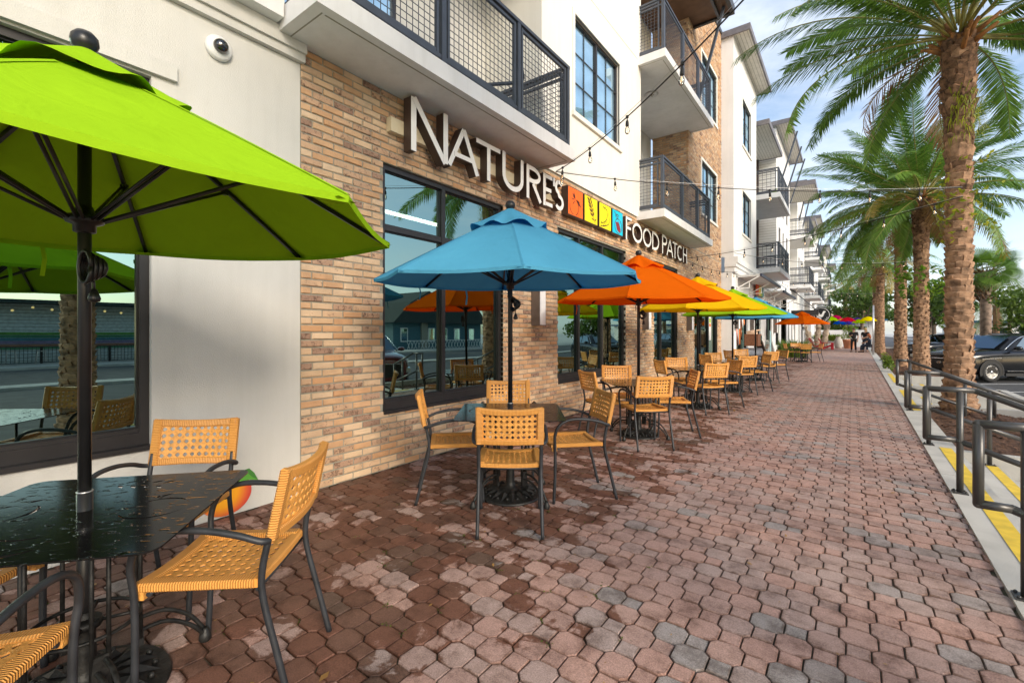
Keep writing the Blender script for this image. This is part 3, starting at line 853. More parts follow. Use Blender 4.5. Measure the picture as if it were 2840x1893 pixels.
# ------------------------------------------------------------------ apartment windows
def apt_window(y0, y1, z0, z1, x, root, cols=2, rows=3, leaves=2, trim=K['cream'], sash=K['bronze']):
    w = MB(); f = .05; xg = x - .075
    w.box(xg - .03, xg + .03, y0 + .002, y0 + f, z0 + .002, z1 - .002); w.box(xg - .03, xg + .03, y1 - f, y1 - .002, z0 + .002, z1 - .002)
    w.box(xg - .03, xg + .03, y0 + f, y1 - f, z0 + .002, z0 + f); w.box(xg - .03, xg + .03, y0 + f, y1 - f, z1 - f, z1 - .002)
    fr = w.build('window', sash, root, True)
    lw = (y1 - y0 - 2 * f) / leaves
    if leaves == 2:
        q = MB(); q.box(xg - .032, xg + .034, (y0 + y1) / 2 - .03, (y0 + y1) / 2 + .03, z0 + f, z1 - f); q.build('meeting_rail', sash, fr)
    for i in range(leaves):
        a, b = y0 + f + lw * i + (.03 if i else 0), y0 + f + lw * (i + 1) - (.03 if i < leaves - 1 else 0)
        q = MB(); q.quad((xg, a, z0 + f), (xg, b, z0 + f), (xg, b, z1 - f), (xg, a, z1 - f)); q.build('pane', K['aptglass'], fr)
        q = MB()
        for k in range(1, cols):
            yy = a + (b - a) * k / cols; q.box(xg + .003, xg + .014, yy - .011, yy + .011, z0 + f, z1 - f)
        for k in range(1, rows):
            zz = z0 + f + (z1 - z0 - 2 * f) * k / rows; q.box(xg + .004, xg + .015, a, b, zz - .011, zz + .011)
        q.build('glazing_bars', sash, fr)
    q = MB(); q.quad((xg - .025, y0, z0), (xg - .025, y1, z0), (xg - .025, y1, z1), (xg - .025, y0, z1)); q.build('blind', K['curtain'], fr)
    if trim:
        q = MB(); t = .075
        q.box(x - .02, x + .022, y0 - t, y0, z0 - .02, z1 + t); q.box(x - .02, x + .022, y1, y1 + t, z0 - .02, z1 + t); q.box(x - .02, x + .0225, y0, y1, z1, z1 + t)
        q.box(x - .02, x + .045, y0 - t - .02, y1 + t + .02, z0 - .10, z0 - .021); q.build('casing', trim, fr)
    return fr
apt_window(*UW, WX + .02, bld); apt_window(*UW2, WX + .02, bld)
for u in UPW: apt_window(*u, WX, bld, rows=3)

# ------------------------------------------------------------------ balconies
def balcony(y0, y1, zb, xf, xb, posts, root, panels=True, back_side=True, thick=.175, htop=1.355, mesh_pitch=.072, low=False):
    q = MB(); q.box(xb, xf, y0, y1, zb, zb + thick); q.box(xb + .02, xf - .08, y0 + .10, y0 + .12, zb - .004, zb + .01); 
    sl = q.build('balcony', K['slab'], root, True)
    q = MB()  # drip groove line round the soffit
    for a in ((xf - .10, xf - .088, y0 + .09, y1 - .09), (xb, xf - .10, y0 + .09, y0 + .10), (xb, xf - .10, y1 - .10, y1 - .09)):
        q.box(a[0], a[1], a[2], a[3], zb - .003, zb + .004)
    q.build('drip_groove', K['mortar'], sl)
    xr = xf - .085; zt = zb + htop; z1 = zb + thick
    for p in posts: r = MB(); r.box(xr - .03, xr + .03, p - .03, p + .03, z1, zt - .041); r.build('rail_post', K['rail'], sl)
    r = MB(); a, b = posts[0], posts[-1]
    r.box(xr - .033, xr + .033, a - .035, b + .035, zt - .04, zt)
    r.box(xb, xr - .034, a - .03, a + .03, zt - .04, zt - .001); r.box(xb, xr - .034, b - .03, b + .03, zt - .04, zt - .001)
    r.box(xb, xr - .031, a - .02, a + .02, zt - .17, zt - .135); r.box(xb, xr - .031, a - .02, a + .02, z1 + .07, z1 + .11)
    r.box(xb, xr - .031, b - .02, b + .02, zt - .17, zt - .135); r.box(xb, xr - .031, b - .02, b + .02, z1 + .07, z1 + .11)
    for k in range(len(posts) - 1):
        r.box(xr - .02, xr + .02, posts[k] + .03, posts[k + 1] - .03, z1 + .07, z1 + .11)
    r.build('handrail', K['rail'], sl)
    if panels:
        segs = [((xr, posts[k] + .06), (xr, posts[k + 1] - .06)) for k in range(len(posts) - 1)]
        sides = [((xb + .08, a), (xr - .08, a)), ((xb + .08, b), (xr - .08, b))]
        for (p, qy) in segs + sides:
            m = MB(); f = .036; P0, P1 = Vector((p[0], p[1], 0)), Vector((qy[0], qy[1], 0)); d = (P1 - P0); LN = d.length; d.normalize()
            za, zc = z1 + .112, zt - .06
            def V(s, z): return P0 + d * s + Vector((0, 0, z))
            m.bar(V(f / 2, za), V(f / 2, zc), f, .03, up=d); m.bar(V(LN - f / 2, za), V(LN - f / 2, zc), f, .03, up=d)
            m.bar(V(f, za + f / 2), V(LN - f, za + f / 2), .03, f); m.bar(V(f, zc - f / 2), V(LN - f, zc - f / 2), .03, f)
            m.build('panel_frame', K['rail'], sl)
            m = MB(); wd = .0058 if mesh_pitch < .1 else .014; n1 = max(2, int((LN - 2 * f) / mesh_pitch)); n2 = max(2, int((zc - za - 2 * f) / mesh_pitch))
            for i in range(1, n1): s = f + (LN - 2 * f) * i / n1; m.bar(V(s, za + f), V(s, zc - f), wd, wd, up=d)
            for i in range(1, n2): z = za + f + (zc - za - 2 * f) * i / n2; m.bar(V(f, z), V(LN - f, z), wd, wd)
            m.build('wire_mesh', K['rail'], sl)
    return sl
balcony(1.88, 5.874, 3.88, -3.21, -4.94, [1.99, 3.27, 4.56, 5.77], bld)
balcony(9.82, 14.07, 3.90, -3.22, -4.94, [9.93, 11.35, 12.72, 13.96], bld)
balcony(9.82, 14.10, 7.33, -3.20, -4.94, [9.93, 11.35, 12.72, 13.99], bld)
balcony(1.88, 5.874, 7.33, -3.21, -4.94, [1.99, 3.27, 4.56, 5.77], bld, mesh_pitch=.12)
# roof canopy over the top balcony with its raking strut
q = MB(); q.box(-4.94, -2.75, 9.3, 14.4, 10.62, 10.66); q.build('canopy_roof', mat('stained_timber', (.13, .07, .04), .6), bld, True)
q = MB(); q.box(-2.80, -2.70, 9.3, 14.4, 10.56, 10.80); q.box(-4.94, -2.80, 14.3, 14.4, 10.56, 10.80); q.box(-4.94, -2.80, 9.3, 9.4, 10.56, 10.80); q.build('canopy_fascia', K['bronze'], bld, True)
q = MB(); q.bar((-3.75, 13.95, 7.6), (-2.9, 13.95, 10.6), .07, .07); q.bar((-3.1, 12.9, 10.57), (-3.1, 14.3, 10.57), .06, .09); q.build('canopy_strut', K['rail'], bld, True)
# balcony doors
def balcony_door(x, y0, y1, z0, root, slider=True, side=None):
    w = MB(); h = 2.2
    w.box(x, x + .05, y0, y0 + .06, z0, z0 + h); w.box(x, x + .05, y1 - .06, y1, z0, z0 + h); w.box(x, x + .05, y0 + .06, y1 - .06, z0 + h - .06, z0 + h); w.box(x, x + .05, (y0 + y1) / 2 - .03, (y0 + y1) / 2 + .03, z0, z0 + h - .06)
    d = w.build('balcony_door', K['bronze'], root, True)
    q = MB(); q.quad((x + .02, y0, z0), (x + .02, y1, z0), (x + .02, y1, z0 + h), (x + .02, y0, z0 + h)); q.build('pane', K['aptglass'], d)
    q = MB(); q.quad((x + .005, y0, z0), (x + .005, y1, z0), (x + .005, y1, z0 + h), (x + .005, y0, z0 + h)); q.build('blind', K['curtain'], d)
balcony_door(-4.949, 2.2, 4.0, 4.06, bld); balcony_door(-4.949, 10.1, 11.4, 4.08, bld); balcony_door(-4.949, 10.1, 11.4, 7.51, bld)
# soffit vents
for (x, y, z) in ((-4.0, 11.2, 7.327), (-4.05, 11.2, 3.897)):
    q = MB(); q.lathe([(.16, -.012), (.17, -.02), (.10, -.028), (.0001, -.028)], 20, 0, (x, y, z)); 
    v = q.build('soffit_vent', K['slab'], bld, True)
    q = MB(); q.box(x - .07, x + .07, y - .02, y + .02, z - .033, z - .029); q.box(x - .012, x + .012, y - .07, y + .07, z - .035, z - .0335); q.build('vent_slot', K['mortar'], v)
# ------------------------------------------------------------------ white buildings further along
def roof_slab(root, x0, x1, y0, y1, z, th=.28):
    q = MB(); q.box(x0, x1, y0, y1, z, z + .05); r = q.build('roof', K['soffit'], root, True)
    q = MB(); q.box(x1, x1 + .06, y0 - .06, y1 + .06, z - .02, z + th); q.box(x0, x1, y0 - .06, y0, z - .02, z + th); q.box(x0, x1, y1, y1 + .06, z - .02, z + th); q.box(x0, x1, y0, y1, z + .051, z + th - .02)
    q.build('fascia', mat('fascia_metal', (.16, .15, .16), .5), r)
    q = MB(); n = max(4, int((x1 - x0) / .12))
    for i in range(n): xx = x0 + (x1 - x0) * (i + .5) / n; q.box(xx - .006, xx + .006, y0, y1, z - .004, z + .002)
    q.build('soffit_grooves', K['mortar'], r)
XB2 = -3.42
b2 = empty('white_apartment_building', (-5, 27, 0), 0, 'white stucco apartment building with cornice, awnings and recessed balconies past the brick shop', 'building')
BAYW = [(19.65, 21.5, 5.30, 6.95), (19.65, 21.5, 8.75, 10.55)]
def shell(root, x, y0, y1, z0, z1, holes, m, xb=-6.2, nm='wall'):
    q = MB(); wall_holes(q, x, y0, y1, z0, z1, holes, .16)
    q.quad((x, y0, z0), (x, y0, z1), (xb, y0, z1), (xb, y0, z0)); q.quad((x, y1, z0), (xb, y1, z0), (xb, y1, z1), (x, y1, z1))
    return q.build(nm, m, root, True)
shell(b2, XB2, 18.04, 22.9, 4.16, 12.1, BAYW, K['white'])
for u in BAYW: apt_window(*u, XB2, b2, rows=3, cols=1)
roof_slab(b2, -6.2, XB2 + .5, 17.98, 23.2, 12.12, .2)
# ground storey: piers, glazing, cornice
GH = [(18.85, 21.3, .12, 3.0), (22.75, 24.6, .12, 3.0), (26.3, 28.4, .5, 3.0), (29.9, 31.6, .7, 3.0)]
shell(b2, XB2 - .06, 18.04, 32.4, 0, 3.60, GH, K['white'], nm='shopfront_wall')
for h in GH: shop_window(*h, [(h[0] + h[1]) / 2], 2.35, xg=XB2 - .17, root=b2, sill=False, name='shopfront')
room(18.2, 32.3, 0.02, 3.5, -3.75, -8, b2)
q = MB(); q.box(XB2 - .3, XB2 + .03, 18.04, 32.5, 3.60, 3.80); q.box(XB2 - .3, XB2 + .09, 18.0, 32.5, 3.80, 3.93); q.box(XB2 - .3, XB2 + .14, 18.02, 32.5, 3.93, 4.16); q.build('cornice', K['white'], b2, True)
# recessed bay with balconies
q = MB(); q.quad((-5.0, 22.9, 4.1), (-5.0, 28.2, 4.1), (-5.0, 28.2, 11.2), (-5.0, 22.9, 11.2)); q.build('alcove_wall', K['cream'], b2, True)
q = MB()
for y in (24.4, 27.9): q.box(-4.3, -4.05, y - .12, y + .12, 4.1, 10.9)
q.build('brown_post', K['letterside'], b2, True)
q = MB(); q.quad((-4.6, 24.6, 4.1), (-4.6, 28.0, 4.1), (-4.6, 28.0, 10.9), (-4.6, 24.6, 10.9)); q.build('grey_siding', mat('pale_grey_siding', (.62, .65, .70), .8, var=.03), b2, True)
for z in (4.12, 7.45):
    balcony(23.4, 27.6, z, -2.55, -4.9, [23.5, 24.9, 26.3, 27.5], b2, mesh_pitch=.16, thick=.22)
    balcony_door(-4.59, 25.2, 26.6, z + .25, b2)
roof_slab(b2, -5.0, -3.0, 23.25, 28.0, 10.75, .2)
# painted brick block with tall windows
TW = [(29.2, 30.1, 4.9, 7.3), (31.0, 31.7, 4.9, 7.3), (32.8, 33.7, 4.9, 7.3), (29.2, 30.1, 8.1, 10.4), (31.0, 31.7, 8.1, 10.4), (32.8, 33.7, 8.1, 10.4)]
shell(b2, -3.25, 28.2, 34.8, 4.16, 12.4, TW, K['white'], nm='painted_brick_wall')
for u in TW: apt_window(*u, -3.25, b2, cols=1, rows=4, leaves=1, trim=None, sash=K['letterside'])
q = MB()
for k in range(58): z = 4.25 + k * .14; q.box(-5.0, -3.26, 28.192, 28.2, z, z + .012)
q.build('course_lines', K['mortar'], b2, True)
roof_slab(b2, -6.2, -2.6, 28.05, 35.2, 12.5, .2)
for y in (29.6, 32.2, 34.6):
    q = MB(); q.bar((-3.2, y, 9.8), (-2.4, y, 12.5), .08, .08); q.build('roof_strut', K['rail'], b2, True)
for z in (4.3, 7.5): balcony(34.9, 39.0, z, -2.1, -4.5, [35.0, 36.3, 37.6, 38.9], b2, mesh_pitch=.2, thick=.22)
q = MB(); q.quad((-4.4, 34.8, 0), (-4.4, 39.2, 0), (-4.4, 39.2, 11), (-4.4, 34.8, 11)); q.build('alcove_wall', K['cream'], b2, True)
roof_slab(b2, -4.5, -1.9, 34.9, 39.1, 10.9)
q = MB(); wall_holes(q, -3.2, 32.5, 39.2, 0, 4.16, [(33.2, 34.1, .2, 2.9), (35.2, 36.1, .2, 2.9), (37.1, 38.0, .2, 2.9)], .15); q.build('shopfront_wall', K['white'], b2, True)
for a in (33.2, 35.2, 37.1): shop_window(a, a + .9, .2, 2.9, [], 2.2, xg=-3.3, root=b2, sill=False, name='shopfront')
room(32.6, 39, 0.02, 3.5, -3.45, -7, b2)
# far blocks down the street, each its own building with bay, recess, balconies, roof
def far_block(y, i):
    L_ = 17.0; x = -3.2 + .12 * i
    b = empty('white_apartment_building', (-5, y + 8, 0), 0, None, 'building', 'white apartment blocks down the street')
    b['label'] = ['white apartment block with stacked balconies behind the salon sign', 'white apartment block beyond the salon sign, its roof struts raked outward',
                  'distant cream apartment block ending the row of buildings'][i]
    hs = []
    for z in (4.9, 8.1):
        for yy in (1.0, 2.7, 4.4): hs.append((y + yy, y + yy + .9, z, z + 2.2))
    shell(b, x, y, y + 6.2, 0, 12.2, hs + [(y + 1, y + 2, .2, 2.9), (y + 3.6, y + 4.8, .2, 2.9)], K['white'] if i < 2 else K['cream'])
    for u in hs: apt_window(*u, x, b, cols=1, rows=3, leaves=1, trim=None, sash=K['letterside'])
    shop_window(y + 1, y + 2, .2, 2.9, [], None, xg=x - .1, root=b, sill=False, name='shopfront'); shop_window(y + 3.6, y + 4.8, .2, 2.9, [], None, xg=x - .1, root=b, sill=False, name='shopfront')
    roof_slab(b, -6.2, x + .55, y - .05, y + 6.4, 12.3, .2)
    for yy in (1.5, 4.5):
        q = MB(); q.bar((x, y + yy, 9.9), (x + .5, y + yy, 12.3), .09, .09); q.build('roof_strut', K['rail'], b, True)
    q = MB(); q.quad((x - 1.2, y + 6.2, 0), (x - 1.2, y + 11, 0), (x - 1.2, y + 11, 11), (x - 1.2, y + 6.2, 11)); q.build('alcove_wall', K['cream'], b, True)
    for z in (4.3, 7.5): balcony(y + 6.3, y + 10.8, z, x + 1.05, x - 1.2, [y + 6.4, y + 7.9, y + 9.3, y + 10.7], b, mesh_pitch=.26, thick=.22)
    roof_slab(b, x - 1.3, x + .7, y + 6.4, y + 10.8, 10.8)
    shell(b, x + .1, y + 11, y + L_, 0, 11.8, [(y + 12, y + 13, 4.9, 7), (y + 14.5, y + 15.5, 4.9, 7), (y + 12, y + 13, 8.1, 10.2), (y + 14.5, y + 15.5, 8.1, 10.2)], K['white'])
    for z in (4.9, 8.1):
        for yy in (12, 14.5): apt_window(y + yy, y + yy + 1, z, z + 2.1, x + .1, b, cols=1, rows=3, leaves=1, trim=None, sash=K['letterside'])
    for z in (4.3, 7.5): balcony(y + 13.6, y + 16.4, z, x + 1.0, x + .08, [y + 13.7, y + 15, y + 16.3], b, mesh_pitch=.3, thick=.2)
    roof_slab(b, -6.2, x + .9, y + 10.9, y + L_ + .2, 11.9)
for i, y in enumerate((39.4, 57.0, 76.0)): far_block(y, i)

# awnings
def awning(y0, y1, z, xw, proj, label):
    a = empty('awning', (xw, (y0 + y1) / 2, z), 0, label, 'awning', 'flat shop awnings over the white building')
    navy = K.setdefault('navy', mat('navy_awning_steel', (.035, .04, .075), .4, .3))
    q = MB(); q.box(xw + proj - .06, xw + proj, y0, y1, z - .05, z + .05); q.build('front_rail', navy, a, True)
    q = MB(); q.box(xw, xw + proj - .061, y0, y1, z + .01, z + .03); q.build('canopy_sheet', K['slab'], a, True)
    wt = K['letter']
    for y in (y0 + .03, (y0 + y1) / 2, y1 - .03):
        q = MB(); q.bar((xw, y, z - .02), (xw + proj - .06, y, z - .02), .035, .035); q.bar((xw, y, z - .46), (xw + proj - .08, y, z - .04), .035, .035); q.bar((xw + .02, y, z), (xw + .02, y, z - .48), .035, .035); q.bar((xw, y, z - .46), (xw + .55 * proj, y, z - .46), .03, .03); q.bar((xw + .52 * proj, y, z - .46), (xw + .52 * proj, y, z - .25), .03, .03)
        q.build('bracket', wt, a, True)
awning(18.75, 24.4, 3.52, XB2 - .05, .85, 'long navy edged awning on white brackets above the red and orange window posters')
awning(25.6, 31.8, 3.42, XB2 - .05, .85, 'navy edged awning above the second white shopfront, past the striped sign')

# window posters and striped sign over the door
def flat(name, mats, polys, root_lbl, cat, x, thick=.006, group=None):
    e = empty(name, (x, polys[0][1][0][0], polys[0][1][0][1]), 0, root_lbl, cat, group)
    for k, (mi, poly, nm) in enumerate(polys):
        q = MB(); q.prism(poly, (x + .001 * k, 0, 0), (0, 1, 0), (0, 0, 1), (thick, 0, 0)); q.build(nm, mi, e, True, recalc=True)
    return e
po, pw, py_, pg, pb = mat('poster_orange', (.85, .22, .03), .5), K['letter'], mat('poster_yellow', (.9, .68, .03), .5), mat('poster_green', (.45, .62, .03), .5), mat('poster_teal', (.03, .33, .45), .5)
pr = mat('poster_red', (.72, .10, .02), .5)
flat('window_poster', None, [(pr, [(18.95, 3.0), (19.5, 3.0), (19.75, 1.2), (19.5, .9)], 'red_stripe'), (pw, [(19.25, 2.6), (19.5, 2.7), (19.8, .95), (19.65, .9)], 'white_stripe'), (po, [(19.75, .95), (20.0, 2.0), (20.2, 2.1), (20.3, 1.4), (20.1, .95)], 'orange_fruit'),
     (pw, [(20.3, 2.9), (20.7, 2.95), (20.9, 2.2), (20.6, 1.6), (20.4, 1.9)], 'white_bloom'), (po, [(20.7, 1.9), (20.95, 2.3), (21.0, 1.8), (20.85, 1.7)], 'orange_petal')], 'tall orange, red and white fruit poster on the shop glass under the awning', 'poster', XB2 - .15)
flat('striped_sign', None, [(pr, [(22.5, 3.08), (23.05, 3.08), (23.05, 3.78), (22.5, 3.78)], 'red_panel'), (py_, [(23.08, 3.08), (23.55, 3.08), (23.55, 3.76), (23.08, 3.76)], 'yellow_panel'), (pg, [(23.58, 3.08), (24.0, 3.08), (24.0, 3.74), (23.58, 3.74)], 'green_panel'), (pb, [(24.03, 3.08), (24.35, 3.08), (24.35, 3.72), (24.03, 3.72)], 'teal_panel')],
     'square sign of red, yellow, green and teal panels above the shop door', 'sign', XB2 + .04, .05)
flat('door_notice', None, [(K['letter'], [(16.55, 1.15), (16.85, 1.15), (16.85, 1.95), (16.55, 1.95)], 'paper'), (pg, [(16.58, 1.75), (16.82, 1.75), (16.82, 1.9), (16.58, 1.9)], 'green_header'), (po, [(16.58, 1.62), (16.82, 1.62), (16.82, 1.72), (16.58, 1.72)], 'orange_band')], 'white paper notice stuck on the glass door of the brick shop', 'notice', WX - .083, .002)

# text helper
def text_mesh(s, size, ext, font_mat, name='lettering'):
    cu = bpy.data.curves.new(name, 'FONT'); cu.body = s; cu.size = size; cu.extrude = ext; cu.align_x = 'CENTER'; cu.align_y = 'CENTER'
    ob = bpy.data.objects.new('tmp', cu); COL.objects.link(ob)
    dg = bpy.context.evaluated_depsgraph_get()
    me = bpy.data.meshes.new_from_object(ob.evaluated_get(dg)); me.name = name
    me.materials.clear(); me.materials.append(font_mat)
    bpy.data.objects.remove(ob); return me

# hanging salon sign and round sign
hs = empty('hanging_sign', (-2.2, 40.0, 3.0), 0, 'dark hanging board reading SALON BLOND under a black beam', 'sign')
def at_px(x, y, Y):      # point on the plane Y at a place in the measured view
    a = (x - 1420) / 1270.; b = -(y - 923) / 1270.; r = Vector((a * _c - _s, a * _s + _c, b)); t = Y / r.y
    return Vector((0, 0, 1.4)) + r * t
YS = 36.0
p0, p1 = at_px(2184, 862, YS), at_px(2270, 866, YS)
q = MB(); q.box(p0.x, p1.x, YS - .12, YS + 1.0, p0.z - .28, p0.z + .02); q.build('beam', K['bronze'], hs, True)
s0, s1 = at_px(2223, 868, YS + .3), at_px(2262, 882, YS + .3)
q = MB(); q.box(s0.x - .05, s1.x + .05, YS + .3, YS + .36, s1.z - .05, s0.z); q.build('board', K['black'], hs, True)
hw = (s1.x - s0.x); me = text_mesh('SALON', .31, .004, K['letter']); o = link('lettering', me, hs, True)
o.location = Vector(((s0.x + s1.x) / 2, YS + .29, s0.z * .74 + s1.z * .26)) - hs.location; o.rotation_euler = (pi / 2, 0, 0)
me = text_mesh('BLOND', .31, .004, K['letter']); o = link('lettering', me, hs, True)
o.location = Vector(((s0.x + s1.x) / 2, YS + .29, s0.z * .24 + s1.z * .76)) - hs.location; o.rotation_euler = (pi / 2, 0, 0)
q = MB(); q.bar((p1.x - .1, YS + .4, p0.z), (-3.3, YS + .4, p0.z + 1.5), .05, .05); q.build('stay_rod', K['rail'], hs, True)
rs = empty('round_sign', (-1.6, 37, 2.6), 0, 'round black hanging sign with white rooster and curved lettering', 'sign')
cc = at_px(2277, 873, YS + .5); R_ = .54
q = MB(); V = [(R_ * cos(2 * pi * k / 28), R_ * sin(2 * pi * k / 28)) for k in range(28)]
q.prism(V, (cc.x, YS + .48, cc.z), (1, 0, 0), (0, 0, 1), (0, .06, 0)); q.build('disc', K['black'], rs, True, recalc=True)
q = MB(); q.tube([(cc.x + .46 * cos(a * .224), YS + .475, cc.z + .46 * sin(a * .224)) for a in range(28)], .012, 5, closed=True); q.build('rim_line', K['letter'], rs, True)
roost = [(-.10, -.12), (.02, -.16), (.12, -.10), (.16, .02), (.20, .14), (.27, .20), (.22, .26), (.12, .25), (.07, .12), (.02, .02), (-.06, .04), (-.10, .14), (-.19, .17), (-.14, .06), (-.17, -.02)]
q = MB(); q.prism(roost, (cc.x, YS + .478, cc.z), (1, 0, 0), (0, 0, 1), (0, -.012, 0)); q.build('rooster', K['letter'], rs, True, recalc=True)
q = MB(); q.bar((cc.x - .30, YS + .47, cc.z - .02), (cc.x + .02, YS + .47, cc.z - .27), .01, .07); q.build('perch', K['letter'], rs, True)
for k, chx in enumerate('EMPORIUM'):
    a = pi * (1.13 + .10 * k); me = text_mesh(chx, .14, .003, K['letter']); o = link('lettering', me, rs, True)
    o.location = Vector((cc.x + .40 * cos(a), YS + .47, cc.z + .40 * sin(a))) - rs.location; o.rotation_euler = (pi / 2, -(a + pi / 2 ), 0) if False else (pi / 2, 0, 0)
q = MB(); q.bar((cc.x - .3, YS + .5, cc.z + .4), (-3.2, YS + .5, cc.z + .9), .04, .04); q.build('bracket_arm', K['rail'], rs, True)

# ------------------------------------------------------------------ NATURE'S FOOD PATCH sign
def arc(cx, cy, rx, ry, a0, a1, n=14):
    return [(cx + rx * cos(radians(a0 + (a1 - a0) * k / n)), cy + ry * sin(radians(a0 + (a1 - a0) * k / n))) for k in range(n + 1)]
def ribbon(path, w, closed=False):
    n = len(path); Lf, Rt = [], []
    for i in range(n):
        if closed: p, q = path[i - 1], path[(i + 1) % n]
        else: p, q = path[max(i - 1, 0)], path[min(i + 1, n - 1)]
        dx, dy = q[0] - p[0], q[1] - p[1]; l = sqrt(dx * dx + dy * dy) or 1
        ww = w[i] if isinstance(w, list) else w
        nx, ny = -dy / l * ww / 2, dx / l * ww / 2
        Lf.append((path[i][0] + nx, path[i][1] + ny)); Rt.append((path[i][0] - nx, path[i][1] - ny))
    return Lf, Rt
def stroke(mb, path, w, xf, depth, y0, z0, k, closed=False):
    Lf, Rt = ribbon(path, w, closed); n = len(path); xf = xf + .0012 * k
    V = [(xf, y0 + p[0], z0 + p[1]) for p in Lf] + [(xf, y0 + p[0], z0 + p[1]) for p in Rt] + [(xf - depth, y0 + p[0], z0 + p[1]) for p in Lf] + [(xf - depth, y0 + p[0], z0 + p[1]) for p in Rt]
    for i in range(n if closed else n - 1):
        j = (i + 1) % n
        mb.add([V[i], V[j], V[n + j], V[n + i]], [(3, 2, 1, 0)], 0)
        mb.add([V[i], V[j], V[2 * n + j], V[2 * n + i]], [(0, 1, 2, 3)], 1)
        mb.add([V[n + i], V[n + j], V[3 * n + j], V[3 * n + i]], [(0, 3, 2, 1)], 1)
        mb.add([V[2 * n + i], V[2 * n + j], V[3 * n + j], V[3 * n + i]], [(0, 1, 2, 3)], 1)
    if not closed:
        for i in (0, n - 1): mb.add([V[i], V[n + i], V[3 * n + i], V[2 * n + i]], [(0, 1, 2, 3)], 1)
def glyph(ch, w, h, t):
    """strokes of a thin humanist capital, box w x h"""
    r = t / 2
    if ch == 'N': return [([(r, 0), (r, h)], t), ([(r + .004, h), (w - r - .004, 0)], t * .95), ([(w - r, h), (w - r, 0)], t)]
    if ch == 'A': return [([(r * .7, 0), (w / 2, h)], t * .92), ([(w - r * .7, 0), (w / 2, h)], t), ([(w * .20, h * .32), (w * .80, h * .32)], t * .8)]
    if ch == 'T': return [([(0, h - r * .85), (w, h - r * .85)], t * .85), ([(w / 2, h - t * .85), (w / 2, 0)], t)]
    if ch == 'U': return [([(r, h)] + [(r, h * .42)] + arc(w / 2, h * .40, w / 2 - r, h * .40 - r, 180, 360, 14) + [(w - r, h)], t)]
    if ch == 'R': return [([(r, 0), (r, h)], t), ([(t, h - r)] + [(w * .42, h - r)] + arc(w * .42, h * .745, w * .44, h * .255 - r, 90, -90, 12) + [(t, h * .49 + r)], t * .9), ([(w * .42, h * .49), (w - r * .7, 0)], t)]
    if ch == 'P': return [([(r, 0), (r, h)], t), ([(t, h - r)] + [(w * .45, h - r)] + arc(w * .45, h * .73, w * .55 - r, h * .27 - r, 90, -90, 12) + [(t, h * .46 + r)], t * .9)]
    if ch == 'E': return [([(r, 0), (r, h)], t), ([(t, h - r), (w, h - r)], t * .85), ([(t, h * .52), (w * .86, h * .52)], t * .85), ([(t, r), (w, r)], t * .85)]
    if ch == 'F': return [([(r, 0), (r, h)], t), ([(t, h - r), (w, h - r)], t * .85), ([(t, h * .52), (w * .86, h * .52)], t * .85)]
    if ch == 'S': return [(arc(w * .5, h * .75, w * .46 - r, h * .25 - r, 35, 270, 14)[:-1] + arc(w * .5, h * .26, w * .5 - r, h * .26 - r * .9, 90, -145, 16), t)]
    if ch == 'O': return [(arc(w / 2, h / 2, w / 2 - r, h / 2 - r, 0, 360, 32)[:-1], t, True)]
    if ch == 'D': return [([(r, 0), (r, h)], t), ([(t, h - r)] + [(w * .3, h - r)] + arc(w * .3, h / 2, w * .7 - r, h / 2 - r, 90, -90, 18) + [(t, r)], t)]
    if ch == 'C': return [(arc(w * .56, h / 2, w * .56 - r, h / 2 - r, 52, 308, 24), t)]
    if ch == 'H': return [([(r, 0), (r, h)], t), ([(w - r, 0), (w - r, h)], t), ([(t, h * .52), (w - t, h * .52)], t * .85)]
    if ch == "'": return [([(r, 0), (r * 1.2, h)], t)]
sign = empty('shop_sign', (WX, 8, 3.5), 0, "raised white and brown letters reading NATURE'S FOOD PATCH with four fruit tiles", 'sign')
LS = [('N', 3.165, .535, 3.285, .555, .072), ('A', 3.70, .53, 3.295, .475, .066), ('T', 4.185, .47, 3.295, .465, .066), ('U', 4.70, .475, 3.295, .475, .066), ('R', 5.25, .38, 3.29, .475, .066), ('E', 5.68, .255, 3.285, .475, .066),
      ("'", 5.955, .05, 3.63, .13, .05), ('S', 6.0, .275, 3.30, .465, .062)]
LF = [('F', 8.89, .30, 3.315, .475, .062), ('O', 9.24, .56, 3.335, .42, .058), ('O', 9.85, .52, 3.335, .42, .058), ('D', 10.43, .46, 3.335, .42, .058), ('P', 11.12, .36, 3.335, .47, .062), ('A', 11.46, .50, 3.34, .42, .058),
      ('T', 11.93, .38, 3.34, .42, .058), ('C', 12.33, .42, 3.335, .42, .058), ('H', 12.84, .36, 3.335, .42, .058)]
for LL, xf, dp in ((LS, WX + .19, .115), (LF, WX + .13, .10)):
    for (chh, y0, w, z0, h, t) in LL:
        m = MB()
        for k, st in enumerate(glyph(chh, w, h, t)): stroke(m, st[0], st[1], xf, dp, y0, z0, k, len(st) > 2)
        m.build('letter', [K['letter'], K['letterside']], sign, True)
q = MB(); q.box(WX + .003, WX + .075, 3.0, 6.25, 3.455, 3.60); q.build('raceway', mat('cream_metal', (.62, .53, .36), .5, var=.05), sign, True)
q = MB(); q.box(WX + .003, WX + .03, 8.95, 13.1, 3.50, 3.58); q.build('raceway', K['letterside'], sign, True)
TILE = [(6.517, 7.04, mat('tile_orange', (.95, .15, .0), .35, var=.02)), (7.09, 7.60, mat('tile_yellow', (.92, .70, .0), .35, var=.02)), (7.665, 8.18, mat('tile_lemon', (.86, .80, .0), .35, var=.02)), (8.235, 8.74, mat('tile_blue', (.0, .55, .80), .35, var=.02))]
ink = mat('tile_ink', (.09, .025, .01), .5); wine = mat('tile_wine', (.24, .02, .03), .5)
